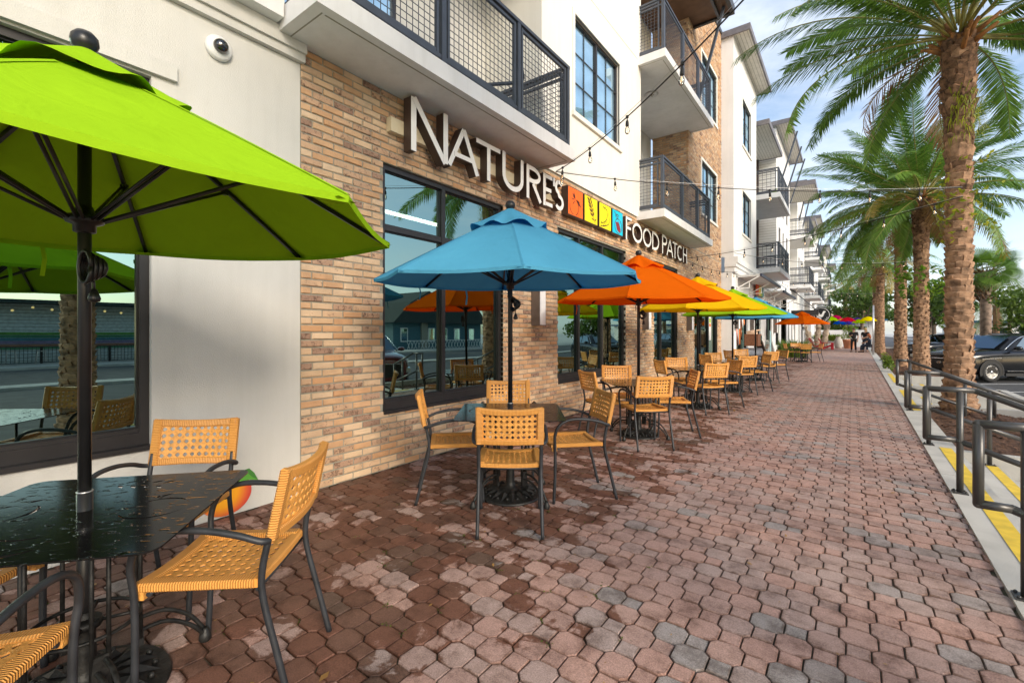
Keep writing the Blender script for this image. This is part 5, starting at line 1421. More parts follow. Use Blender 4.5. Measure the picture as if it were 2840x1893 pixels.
# ------------------------------------------------------------------ handrails by the steps
def handrail(y, xs, label, slope=True, base_post=True, xend=2.35):
    h = empty('handrail', (KX(y) + .1, y, 0), 0, label, 'handrail', 'grey steel handrails at the steps')
    r = .024; zt, zl = .905, .47; x0 = xs[0]; xk = xs[2]; sl = -.415; zx = lambda x, z: z + (x - xk) * sl if x > xk else z
    q = MB()
    # continuous loop: lower rail back to the end, up, along the top and down the slope
    def mit(pts):
        for a, b in zip(pts[:-1], pts[1:]): q.tube([a, b], r, 12)
        for p in pts: q.sphere(p, r * 1.0, 0, 12, 8)
    mit([(xend, y, zx(xend, zl)), (xk - .12, y, zl), (x0, y, zl), (x0, y, zt), (xk, y, zt), (xend, y, zx(xend, zt)), (xend, y, zx(xend, zl))])
    q.build('rail_loop', K['handrail'], h, True)
    for p, zb in xs[1]:
        q = MB(); q.tube([(p, y, zb), (p, y, zx(p, zt) - .01)], r * 1.0, 12); q.build('post', K['handrail'], h, True)
        q = MB(); q.box(p - .05, p + .05, y - .05, y + .05, zb, zb + .012)
        for sx_ in (-.035, .035):
            for sy in (-.035, .035): q.lathe([(.009, .0121), (.009, .02), (.004, .024), (.0001, .024)], 6, 0, (p + sx_, y + sy, zb))
        q.build('base_plate', K['handrail'], h, True)
handrail(3.52, (.555, [(.735, .012), (1.55, -.29), (2.2, -.425)], .80), 'grey handrail closest to the camera, cut by the right photo edge')
handrail(5.51, (.535, [(.755, .012), (1.50, -.29), (2.2, -.425)], .845), 'second grey handrail from the camera, crossing the large palm trunk')
handrail(7.66, (.560, [(.77, .012), (1.30, -.15), (2.1, -.425)], .87), 'third grey handrail, sloping in front of the large palm', xend=1.62)
handrail(10.85, (.665, [(.84, .012), (1.55, -.29)], .80), 'furthest grey handrail, short and behind the third one', xend=1.9)
q = empty('path_light', (1.32, 9.6, -.1), 0, 'small black path light in the mulch before the palms', 'path light')
m = MB(); m.tube([(0, 0, -.1), (0, 0, .22)], .012, 8); m.build('stem', K['black'], q); m = MB(); m.lathe([(.03, .2), (.035, .22), (.035, .33), (.0001, .34)], 12); m.build('lamp', K['rail'], q)
# ------------------------------------------------------------------ palms
LEAF = leaf_mat('palm_leaflet', (.035, .11, .018), (.22, .38, .05), .45)
LEAFY = leaf_mat('yellowing_leaflet', (.20, .16, .02), (.42, .30, .05), .35)
LEAFD = leaf_mat('dry_leaflet', (.16, .075, .02), (.30, .16, .05), .2)
RACH = mat('frond_stalk', (.24, .22, .05), .5, var=.2)
def frond_mesh(seed, Ln=3.6, droop=1.1, nl=112, m=None, dens=1.0):
    r = random.Random(seed); mb = MB(); n = 18; pts = []; a = 0.0; p = Vector((0, 0, 0)); bend = r.uniform(-.15, .15)
    for i in range(n + 1):
        pts.append(p.copy()); t = i / n; ang = -droop * t ** 1.6
        p = p + Vector((cos(ang), bend * t, sin(ang))) * (Ln / n)
    mb.tube(pts, [.022 * (1 - .92 * i / n) + .002 for i in range(n + 1)], 5, 1, caps=False)
    def at(t):
        f = t * n; i = min(int(f), n - 1); return pts[i].lerp(pts[i + 1], f - i), (pts[i + 1] - pts[i]).normalized()
    for k in range(nl):
        t = .16 + .84 * (k + .5) / nl; p, d = at(min(t, .999)); side0 = Vector((0, 1, 0)); up = d.cross(side0).normalized() * -1
        ll = .46 * (sin(pi * min(1, (t - .08) * 1.02)) ** .55) * r.uniform(.88, 1.08) + .05
        for s in (-1, 1):
            fw = .62 + .55 * t + r.uniform(-.1, .1); vv = .42 + r.uniform(-.3, .22)
            q = (side0 * s + d * fw + up * vv).normalized(); w = q.cross(up).normalized() * .0128; sg = Vector((0, 0, -1)) * ll * r.uniform(.03, .16)
            m1 = p + q * ll * .5 + sg * .3; m2 = p + q * ll + sg
            mb.add([p - w * .6, p + w * .6, m1 + w, m1 - w, m2], [(0, 1, 2, 3), (3, 2, 4)], 0, max(.02, min(1, r.uniform(.1, .9))))
    return mb.mesh('frond', [m or LEAF, RACH])
FRONDS = [frond_mesh(i, 3.6, d) for i, d in enumerate((.55, .85, 1.1, 1.35, 1.0, 1.5))]
FRY = frond_mesh(40, 3.2, 1.2, 56, LEAFY); FRD = frond_mesh(41, 2.2, 1.9, 40, LEAFD)
FAR_FR = [frond_mesh(60 + i, 3.4, d, 48) for i, d in enumerate((.8, 1.2, 1.5))]
BARK = mat('palm_bark', (.33, .20, .12), .95, var=.34, scale=9, bump=.7, bscale=55, detail=8)
BARKD = mat('old_leaf_bases', (.17, .095, .055), .95, var=.4, scale=14, bump=.8, bscale=50, detail=8)
def palm(name, x, y, z0, h, r0, label, nfr=44, seed=0, sc=1.0, boots=True, group='palms along the planting strip', far=False, lean=(0, 0), low=-32, clear=None, bx=1.0):
    r = random.Random(seed); root = empty(name, (x, y, z0), 0, label, 'palm tree', group)
    prof = lambda t: r0 * (1 + .62 * math.exp(-t * h / .34) - .10 * t + .10 * max(0, t - .68) / .32)
    cx = lambda t: Vector((lean[0] * t * t, lean[1] * t * t, h * t))
    q = MB(); n = 26; q.tube([cx(i / n) for i in range(n + 1)], [prof(i / n) * .95 for i in range(n + 1)], 18, 0)
    q.build('trunk', BARK, root)
    if boots:
        b = MB(); b2 = MB(); zz = .12; row = 0
        bw, bh = .155 * bx, .098 * bx
        while zz < h - .05:
            t = zz / h; R = prof(t); k = max(6, int(2 * pi * R / bw)); old = zz > h - 2.1
            for i in range(k):
                a = 2 * pi * (i + .5 * (row % 2)) / k + r.uniform(-.07, .07) + row * .07; c = cx(t) + Vector((0, 0, r.uniform(-.02, .02)))
                d = Vector((cos(a), sin(a), 0)); tn = Vector((-d.y, d.x, 0)); wv = bw * .56 * r.uniform(.85, 1.12); hh = bh * r.uniform(.95, 1.25); o = r.uniform(.018, .040) * bx
                if old: hh *= 1.6 + r.random(); o *= 1.3 + 1.4 * (t > .8)
                tw = r.uniform(-.03, .03)
                V = [c + d * (R * .93) - tn * wv * .85 - Vector((0, 0, hh * .5)), c + d * (R * .97) - Vector((0, 0, hh * .66)), c + d * (R * .93) + tn * wv * .85 - Vector((0, 0, hh * .5)),
                     c + d * (R + o * .55) - tn * wv * 1.0 + Vector((0, 0, hh * (.28 + tw))), c + d * (R + o) + tn * tw + Vector((0, 0, hh * .46)), c + d * (R + o * .55) + tn * wv * 1.0 + Vector((0, 0, hh * (.28 - tw))),
                     c + d * (R * .9) - tn * wv * .7 + Vector((0, 0, hh * .58)), c + d * (R * .9) + tn * wv * .7 + Vector((0, 0, hh * .58)), c + d * (R + o * .62) - Vector((0, 0, hh * .12))]
                (b2 if (t > .58 and r.random() < .2 + 2 * (t - .58)) else b).add(V, [(0, 1, 8), (1, 2, 8), (0, 8, 3), (2, 5, 8), (8, 4, 3), (8, 5, 4), (3, 4, 6), (4, 5, 7), (4, 7, 6), (0, 3, 6), (2, 7, 5)], 0)
            zz += bh * .86; row += 1
        b.build('leaf_bases', BARK, root, kind='stuff'); b2.build('leaf_bases', BARKD, root, kind='stuff')
    top = cx(1.0)
    for i in range(nfr):
        u = (i + .5) / nfr; el = radians(80 - (80 - low) * u ** .95) + r.uniform(-.1, .1); az = i * 2.39996 + r.uniform(-.2, .2)
        if clear is not None and cos(az - clear) > .55: el = max(el, .42)      # this side of the crown has been pruned
        me = r.choice(FAR_FR if far else FRONDS[:3] if el > .5 else FRONDS[1:5])
        if u > .9 and r.random() < .4: me = FRD
        elif u > .5 and r.random() < .16: me = FRY
        o = link('frond', me, root); o.location = top + Vector((cos(az), sin(az), 0)) * r0 * .75 + Vector((0, 0, .30 * (1 - u) - .05))
        o.rotation_euler = (Matrix.Rotation(az, 3, 'Z') @ Matrix.Rotation(-el, 3, 'Y') @ Matrix.Rotation(r.uniform(-.5, .5), 3, 'X')).to_euler()
        s = sc * r.uniform(.85, 1.08) * (.8 if u < .12 else 1); o.scale = (s, s, s)
    if not far:
        q = MB()     # bare stubs of cut stalks under the crown
        for i in range(26):
            az = i * 2.4; el = r.uniform(.3, 1.1); d = Vector((cos(az) * cos(el), sin(az) * cos(el), sin(el))); p = cx(.975) + Vector((cos(az), sin(az), 0)) * r0 * .7 + Vector((0, 0, r.uniform(-.25, .1)))
            q.tube([p, p + d * r.uniform(.2, .5)], [.05, .028], 6)
        q.build('cut_stalks', mat('cut_stalk', (.30, .13, .035), .7, var=.3), root)
    return root
palm1 = palm('date_palm', 1.55, 11.4, -.05, 6.75, .165, 'large date palm with scaly trunk and clinging green vine right behind the sloping handrails', 56, 5, .98, bx=1.25, low=-14, clear=-1.6)
palm('date_palm', 1.92, 21.0, -.08, 6.1, .19, 'date palm with orange tinted upper trunk, second along the planting strip', 60, 9, 1.0, bx=1.1)
palm('date_palm', 1.60, 24.4, -.08, 6.7, .185, 'date palm third along the strip, flaring wide at its mulched foot', 56, 12, 1.0, bx=1.1)
palm('date_palm', 1.62, 41.0, -.08, 6.3, .21, 'distant date palm beside the thin grey sign pole', 50, 15, 1.0, far=True)
palm('date_palm', 1.55, 46.0, -.08, 6.6, .21, 'furthest date palm of the strip, half hidden by the one before it', 46, 16, 1.0, far=True)
palm('date_palm', 1.80, 1.7, -.3, 6.8, .19, 'date palm reflected in the stucco wall window', 40, 22, 1.0)
palm('feather_palm', 9.2, 52, -.3, 3.9, .22, 'small bright feather palm far across the parking lot', 30, 31, 1.0, False, 'palms beyond the parking lot', True)
palm('feather_palm', 16.8, 88, -.3, 5.5, .22, 'distant feather palm in front of the dark trees across the lot', 30, 33, 1.1, False, 'palms beyond the parking lot', True)
palm('feather_palm', -.6, 66, -.0, 6.8, .25, 'palm rising over the hanging colourful umbrellas at the street end', 34, 34, 1.0, False, 'palms at the street end', True)
palm('feather_palm', 1.2, 74, -.0, 8.6, .25, 'taller palm behind the street end umbrellas', 34, 35, 1.1, False, 'palms at the street end', True)
# vine and grass tufts that climb the big palm
VINE = leaf_mat('vine_leaf', (.12, .20, .01), (.50, .50, .03), .4)
def leaf_cloud(mb, c, rad, n, size, r, flat=1.0, shell=.0):
    for _ in range(n):
        while True:
            v = Vector((r.uniform(-1, 1), r.uniform(-1, 1), r.uniform(-1, 1)))
            if shell < v.length < 1: break
        p = Vector(c) + Vector((v.x * rad[0], v.y * rad[1], v.z * rad[2])); a = Vector((r.gauss(0, 1), r.gauss(0, 1), r.gauss(0, 1) * flat)).normalized(); b = a.cross(Vector((r.gauss(0, 1), r.gauss(0, 1), r.gauss(0, 1)))).normalized()
        s = size * r.uniform(.6, 1.3); mb.add([p - a * s, p + b * s * .45, p + a * s, p - b * s * .45], [(0, 1, 2, 3)], 0, max(.02, min(1, r.random())))
rv = random.Random(4); q = MB()
for i in range(150):
    a = rv.uniform(0, 2 * pi); z = rv.choice([rv.uniform(3.1, 4.6), rv.uniform(3.4, 4.0)]); d = Vector((cos(a), sin(a), 0)) * rv.uniform(.23, .30)
    if cos(a - .3) > .6: d *= rv.uniform(1, 2.0)
    leaf_cloud(q, d + Vector((0, 0, z)), (.05, .05, .06), 2, .05, rv)
q.build('vine', VINE, palm1, kind='stuff')
q = MB()
for i in range(190):
    a = rv.uniform(-2.2, .6); p = Vector((cos(a) * .25, sin(a) * .25, rv.uniform(4.9, 5.7))); d = Vector((cos(a) * .3 + rv.gauss(0, .2), sin(a) * .3 + rv.gauss(0, .2), rv.uniform(-.5, .9))) * rv.uniform(.2, .45); w = Vector((-sin(a), cos(a), 0)) * .006
    m_ = p + d * .6; e = p + d + Vector((0, 0, -.14)); q.add([p - w, p + w, m_ + w, m_ - w, e], [(0, 1, 2, 3), (3, 2, 4)], 0, rv.uniform(.2, 1))
q.build('grass_tuft', VINE, palm1, kind='stuff')
p2 = [o for o in bpy.data.objects if o.name == 'date_palm.001'][0]
q = MB()
for i in range(90):
    a = rv.uniform(0, 2 * pi); d = Vector((cos(a), sin(a), 0)) * rv.uniform(.3, .75); leaf_cloud(q, d + Vector((0, 0, rv.uniform(2.7, 3.7))), (.1, .1, .1), 3, .10, rv)
q.build('vine', leaf_mat('vine_leaf_green', (.05, .16, .01), (.28, .42, .03), .4), p2, kind='stuff')

# cabbage palm across the lot
def fan_palm(x, y, z0, h, label, seed, nf=38, group='palms beyond the parking lot'):
    r = random.Random(seed); root = empty('cabbage_palm', (x, y, z0), 0, label, 'palm tree', group)
    q = MB(); n = 60; q.tube([(0, 0, h * i / n) for i in range(n + 1)], [(.20 + .012 * ((i % 2) * 2 - 1)) * (1.25 if i / n > .74 else 1) for i in range(n + 1)], 14); q.build('trunk', mat('ringed_bark', (.26, .19, .15), .95, var=.25, bump=.5), root)
    q = MB()
    for i in range(70):
        a = i * 2.4; z = h * (.70 + .30 * i / 70); d = Vector((cos(a), sin(a), .8)).normalized(); p = Vector((cos(a) * .2, sin(a) * .2, z)); q.tube([p, p + d * .28], [.05, .03], 5)
    q.build('leaf_bases', BARKD, root)
    mb = MB(); 
    for k in range(34):
        a = -1.9 + 3.8 * k / 33; d = Vector((cos(a), sin(a), 0)); l = 1.0 * (1 - .18 * abs(a)) ; m_ = Vector((.75, 0, 0)) + d * l * .6; e = Vector((.75, 0, 0)) + d * l + Vector((0, 0, -.35 * l)); w = Vector((-d.y, d.x, 0)) * .024
        mb.add([Vector((.75, 0, 0)), m_ + w, m_ - w, e], [(0, 2, 1), (1, 2, 3)], 0, r.uniform(.2, .9))
    mb.tube([(0, 0, 0), (.75, 0, 0)], .02, 5, 1); me = mb.mesh('fan_leaf', [LEAF, RACH])
    for i in range(nf):
        u = (i + .5) / nf; az = i * 2.4; el = radians(75 - 120 * u); o = link('frond', me, root); o.location = (cos(az) * .2, sin(az) * .2, h)
        o.rotation_euler = (Matrix.Rotation(az, 3, 'Z') @ Matrix.Rotation(-el, 3, 'Y') @ Matrix.Rotation(r.uniform(-.8, .8), 3, 'X')).to_euler(); s = r.uniform(.62, .9); o.scale = (s, s, s)
fan_palm(4.97, 30.0, LOT, 4.7, 'cabbage palm with ringed grey trunk behind the black SUV', 3)

# broadleaf trees and shrubs
FOL = [leaf_mat('leaf_dark', (.020, .052, .010), (.13, .22, .034), .42), leaf_mat('leaf_mid', (.03, .08, .012), (.16, .25, .035), .4), leaf_mat('leaf_bright', (.06, .13, .012), (.24, .34, .035), .4)]
def tree_meshes(seed, R, H, n, size, m):
    r = random.Random(seed); q = MB()
    for k in range(16):
        a = r.uniform(0, 2 * pi); d = sqrt(r.random()) * R * .72; c = (cos(a) * d, sin(a) * d, H * (.5 + .42 * r.random()) ); rr = R * r.uniform(.28, .46); leaf_cloud(q, c, (rr, rr, rr * .75), n // 16, size, r, shell=.25)
    crown = q.mesh('crown', m); t = MB(); t.tube(bez([(0, 0, 0), (.1, .05, H * .3), (0, .1, H * .62)], 4), [.22, .2, .19, .18, .17, .16, .14, .12, .08], 9)
    for k in range(6): a = k * 1.1; t.tube([(0, .05, H * (.35 + .04 * k)), (cos(a) * R * .3, sin(a) * R * .3, H * .6), (cos(a) * R * .55, sin(a) * R * .55, H * .78)], [.09, .06, .02], 6)
    return crown, t.mesh('trunk', mat('grey_bark', (.16, .12, .09), .95, var=.3, bump=.5))
TM = [tree_meshes(1, 3.2, 7, 3000, .19, FOL[0]), tree_meshes(2, 2.8, 6, 2800, .17, FOL[1]), tree_meshes(3, 2.4, 5, 2600, .15, FOL[2])]
def tree(x, y, z, k, s, label, group='trees across the street', nm='broadleaf_tree'):
    root = empty(nm, (x, y, z), (x * 7 + y) % 6, label, 'tree', group); link('crown', TM[k][0], root); link('trunk', TM[k][1], root); root.scale = (s, s, s)
TREES = [(6.2, 27.5, 1, .62, 'magnolia like tree with rusty dark leaves behind the second palm'), (4.5, 44, 0, .8, 'dark tree between the distant parked cars and palms'), (33, 22, 0, 1.25, 'big dark tree beside the teal house across the road'), (34, 60, 1, 1.3, 'mid green tree across the road'), (30, 76, 0, 1.2, 'dark tree far along the road'), (40, 16, 0, 1.4, 'dark tree behind the white bar'),
         (30, 60, 0, 1.3, 'dark tree beyond the parked black SUV'), (24, 84, 0, 1.4, 'dense dark tree far across the lot'), (33, 100, 1, 1.6, 'tall tree in the far distance at the right'), (14, 108, 0, 1.5, 'dark tree closing the far end of the street'), (3.0, 92, 1, 1.3, 'green tree behind the street end palms'), (-3.0, 86, 2, 1.3, 'bright tree behind the hanging umbrellas'),
         (8.0, 76, 2, 1.3, 'bright green tree beyond the street end planters'), (31, -4, 1, 1.3, 'tree across the road reflected in the first shop window'), (34, 18, 1, 1.2, 'green tree between the white bar and the teal house'), (45, 70, 0, 1.8, 'large tree on the far side of the road'), (1.0, 62, 0, 1.0, 'dark leafy tree right behind the seated people'), (-2.0, 63, 1, .8, 'small tree over the white planters')]
for (x, y, k, s, lb) in TREES: tree(x, y, LOT, k, s, lb)
def shrub(x, y, z, w, h, k, label, n=420, size=.09, blades=False, nm='shrub', group='shrubs and plants'):
    root = empty(nm, (x, y, z), 0, label, 'plant', group); r = random.Random(int(x * 31 + y * 7)); q = MB()
    if blades:
        for i in range(n):
            a = r.uniform(0, 2 * pi); d = r.random() * w * .5; p = Vector((cos(a) * d, sin(a) * d, 0)); e = p + Vector((cos(a) * r.uniform(.1, .6) * w, sin(a) * r.uniform(.1, .6) * w, h * r.uniform(.6, 1.05))); m_ = p.lerp(e, .55) + Vector((0, 0, h * .14)); s = Vector((-sin(a), cos(a), 0)) * size * .3
            q.add([p - s, p + s, m_ + s, m_ - s, e], [(0, 1, 2, 3), (3, 2, 4)], 0, r.uniform(.1, 1))
    else:
        for j in range(7): leaf_cloud(q, (r.uniform(-.3, .3) * w, r.uniform(-.3, .3) * w, h * r.uniform(.3, .75)), (w * .32, w * .32, h * .33), n // 7, size, r)
    q.build('foliage', FOL[k], root)
    t = MB(); t.tube([(0, 0, -.05), (0.02, 0, h * .5)], [.03, .015], 6); t.build('stem', BARKD, root)
shrub(3.3, 28.0, -.4, 1.6, 1.0, 1, 'leafy green shrub beyond the hood of the black SUV', 900)
shrub(1.15, 23.1, -.1, .55, .8, 2, 'small yellow green shrub at the foot of the third palm', 300, .06)
shrub(4.9, 29.2, -.4, 1.6, 1.0, 1, 'leafy green shrub at the foot of the ringed cabbage palm', 900)
shrub(-2.75, 31.2, 0.0, 1.5, 1.05, 2, 'spiky bright lily clump behind the far orange umbrella', 420, .09, True)
ql = [o for o in bpy.data.objects if o.name.startswith('shrub')]

# ------------------------------------------------------------------ far end of the walkway
pl = empty('planter', (-1.0, 53, 0), 0, 'long white concrete planter with yellow green plants at the walkway end', 'planter')
q = MB(); q.box(-2.6, -.3, -.4, .4, 0, .62); q.box(-2.7, -.2, -.5, .5, .58, .66); q.build('trough', K['white'], pl)
shrub(-2.3, 53, .62, 1.2, .7, 2, 'yellow green plants filling the white planter, gnarled tree side', 300, .12, True); shrub(-1.3, 53, .62, 1.2, .7, 2, 'yellow green plants filling the white planter, pot side', 300, .12, True)
tp = empty('terracotta_pot', (-.20, 51.5, 0), 0, 'round terracotta pot with a tall green shrub near the standing man', 'pot')
q = MB(); q.lathe([(.34, 0), (.36, .02), (.46, .66), (.50, .67), (.50, .82), (.46, .83), (.44, .74), (.0001, .74)], 20); q.build('pot', K['terracotta'], tp)
shrub(-.20, 51.5, .74, 1.1, 1.9, 2, 'tall airy shrub growing in the terracotta pot', 500, .10)
ur = empty('stone_urn', (-.95, 50.2, 0), 0, 'tall pale stone urn between planter and terracotta pot', 'urn')
q = MB(); q.lathe([(.2, 0), (.3, .2), (.34, .5), (.26, .85), (.16, .95), (.18, 1.05), (.24, 1.1)], 16); q.build('vase', K['concrete'], ur)
# gnarled pruned tree
gt = empty('gnarled_tree', (-2.9, 50.5, 0), 0, 'pale gnarled tree with thick knobbly pruned limbs', 'tree')
q = MB(); r = random.Random(8)
for (ox, lean_, h) in ((-.35, -.5, 3.2), (.35, .25, 3.0), (.9, .5, 3.1)):
    pts = bez([(ox, 0, 0), (ox + .05, 0, 1.0), (ox + lean_ * .4, .1, 2.0), (ox + lean_ * .7, 0, h)], 5); q.tube(pts, [.26 - .05 * (i / len(pts)) + .05 * sin(i * 2.1) for i in range(len(pts))], 9)
    for k in range(6): q.sphere(pts[-1 - k] + Vector((r.uniform(-.25, .25), r.uniform(-.2, .2), r.uniform(-.1, .2))), r.uniform(.16, .28), 0, 8, 6)
    for k in range(3): e = pts[-4] + Vector((r.uniform(-1, 1.2), r.uniform(-.5, .5), r.uniform(.2, .9))); q.tube([pts[-5], e], [.09, .04], 6)
q.build('trunk', mat('pale_bark', (.42, .34, .26), .95, var=.3, bump=.8, bscale=12), gt)
# red garden chairs
def adirondack(x, y, rz, label):
    a = empty('adirondack_chair', (x, y, 0), rz, label, 'garden chair', 'red wooden garden chairs')
    for s in (-1, 1):
        q = MB(); q.prism([(-.55, .0), (-.47, .0), (.42, .30), (.42, 0), (.50, 0), (.50, .42), (.40, .42)], (s * .30 - .015, 0, 0), (0, 1, 0), (0, 0, 1), (.03, 0, 0)); q.build('side_rail', K['red'], a, recalc=True)
        q = MB(); q.box(s * .36 - .07, s * .36 + .07, -.30, .52, .56, .585); q.build('arm', K['red'], a)
        q = MB(); q.box(s * .335 - .012, s * .335 + .012, .40, .50, 0, .56); q.build('front_leg', K['red'], a)
    for k in range(5):
        q = MB(); y0 = .48 - k * .14; z0 = .40 - k * .045; q.bar((-.28, y0, z0), (.28, y0, z0), .12, .02, up=(0, .3, 1)); q.build('seat_slat', K['red'], a)
    for k in range(6):
        x0 = -.25 + k * .10; q = MB(); q.bar((x0, -.16, .22), (x0 * 1.25, -.52, 1.0 - .03 * abs(k - 2.5)), .085, .02, up=(0, 1, .4)); q.build('back_slat', mat('faded_pink_red', (.66, .10, .16), .55) if k > 3 else K['red'], a)
adirondack(-1.75, 47.0, radians(-80), 'red wooden garden chair in front of the white planter'); adirondack(-2.5, 48.2, radians(-70), 'red garden chair half hidden behind the other red one')
# thin pole and hanging umbrellas
pp = empty('sign_pole', (1.10, 36.8, 0), 0, 'thin galvanised pole at the kerb beside the hanging umbrellas', 'pole'); q = MB(); q.tube([(0, 0, -.1), (0, 0, 3.1)], .05, 10); q.build('shaft', K['alu'], pp); q = MB(); q.lathe([(.055, 3.1), (.05, 3.13), (.0001, 3.15)], 10); q.build('cap', K['alu'], pp)
UC = [('lime', (.35, .68, .0)), ('red', (.78, .01, .04)), ('violet', (.14, .06, .42)), ('yellow', (.88, .72, .0)), ('blue', (.0, .10, .58)), ('indigo', (.08, .05, .45)), ('lime', (.42, .66, .0)), ('crimson', (.66, .01, .12)), ('amber', (.85, .42, .0))]
UP = [(2304, 888, 42, .95, 0), (2351, 890, 42, .98, 1), (2378, 890, 47, .95, 2), (2408, 889, 40, .98, 3), (2329, 898, 46, .95, 4), (2353, 899, 48, .95, 5), (2382, 895, 44, .9, 6), (2318, 883, 48, .95, 7), (2335, 891, 50, .9, 8)]
for (px, py, Yq, R_, ci) in UP:
    p = at_px(px, py, Yq); nmc, cc_ = UC[ci]
    u = empty('hanging_umbrella', p, 0.3 * ci, nmc + ' rain umbrella hung open above the walkway end' + ('' if ci != 6 else ', beside the yellow one'), 'umbrella', 'open rain umbrellas hung over the walkway end')
    q = MB(); V = [(0, 0, .30)]; F = []
    for i, (rr, zz) in enumerate(((.33, .27), (.66, .15), (.95, -.05))):
        for k in range(16): a = 2 * pi * k / 16; s = 1 - (.05 * i if k % 2 else 0); V.append((rr * s * R_ * .56 * cos(a), rr * s * R_ * .56 * sin(a), (zz + (.03 * i if k % 2 else 0)) * .9))
    for k in range(16): F.append((0, 1 + k, 1 + (k + 1) % 16))
    for i in range(2):
        for k in range(16): a0, a1 = 1 + i * 16 + k, 1 + i * 16 + (k + 1) % 16; F.append((a0, a0 + 16, a1 + 16, a1))
    q.add(V, F, 0, 0, True); q.build('canopy', fabric('rain_umbrella_' + nmc, cc_, .4), u)
    q = MB(); q.tube([(0, 0, .21), (0, 0, -.40)], .010, 6); q.tube([(0, 0, -.40), (.03, 0, -.45), (.07, 0, -.41)], .012, 6); q.build('shaft', K['black'], u)
# planters' back wall and blue awning far away
fw_ = empty('white_garden_wall', (0, 58, 0), 0, 'low white garden wall at the far end of the walkway', 'wall'); q = MB(); q.box(-3.2, 1.2, -.1, .1, 0, 1.7); q.build('wall', K['white'], fw_)
fh = empty('blue_roofed_pavilion', (-1, 70, 0), 0, 'small building with blue awning beyond the white garden wall', 'building'); q = MB(); q.box(-4, 4, 0, 5, 0, 2.9); q.build('wall', K['white'], fh); q = MB(); q.prism([(-4.4, 2.9), (4.4, 2.9), (4.4, 3.0), (-4.4, 3.6)], (0, -.8, 0), (1, 0, 0), (0, 0, 1), (0, 6, 0)); q.build('roof', mat('blue_metal_roof', (.06, .22, .42), .4), fh, recalc=True)
q = MB(); q.box(-3, 2.5, -.02, -.001, .9, 2.2); q.build('window', K['glass'], fh)

# ------------------------------------------------------------------ people
SKIN = mat('skin', (.46, .26, .18), .55, var=.05); CLB = mat('black_cloth', (.012, .012, .014), .85, var=.2); CLN = mat('navy_cloth', (.02, .03, .055), .85, var=.2); CLG = mat('grey_blue_cloth', (.10, .14, .20), .85, var=.15)
def skinned(name, verts, edges, radii, m, parent, root=0, sub=1):
    me = bpy.data.meshes.new(name); me.from_pydata(verts, edges, []); me.materials.append(m); o = link(name, me, parent)
    md = o.modifiers.new('skin', 'SKIN'); sv = me.skin_vertices[0].data if me.skin_vertices else None
    if sv is None:
        bm = bmesh.new(); bm.from_mesh(me); bm.verts.layers.skin.verify(); bm.to_mesh(me); bm.free(); sv = me.skin_vertices[0].data
    for i, r in enumerate(radii): sv[i].radius = (r if isinstance(r, tuple) else (r, r)); sv[i].use_root = (i == root)
    s = o.modifiers.new('sub', 'SUBSURF'); s.levels = sub; s.render_levels = sub; md.use_smooth_shade = True
    return o
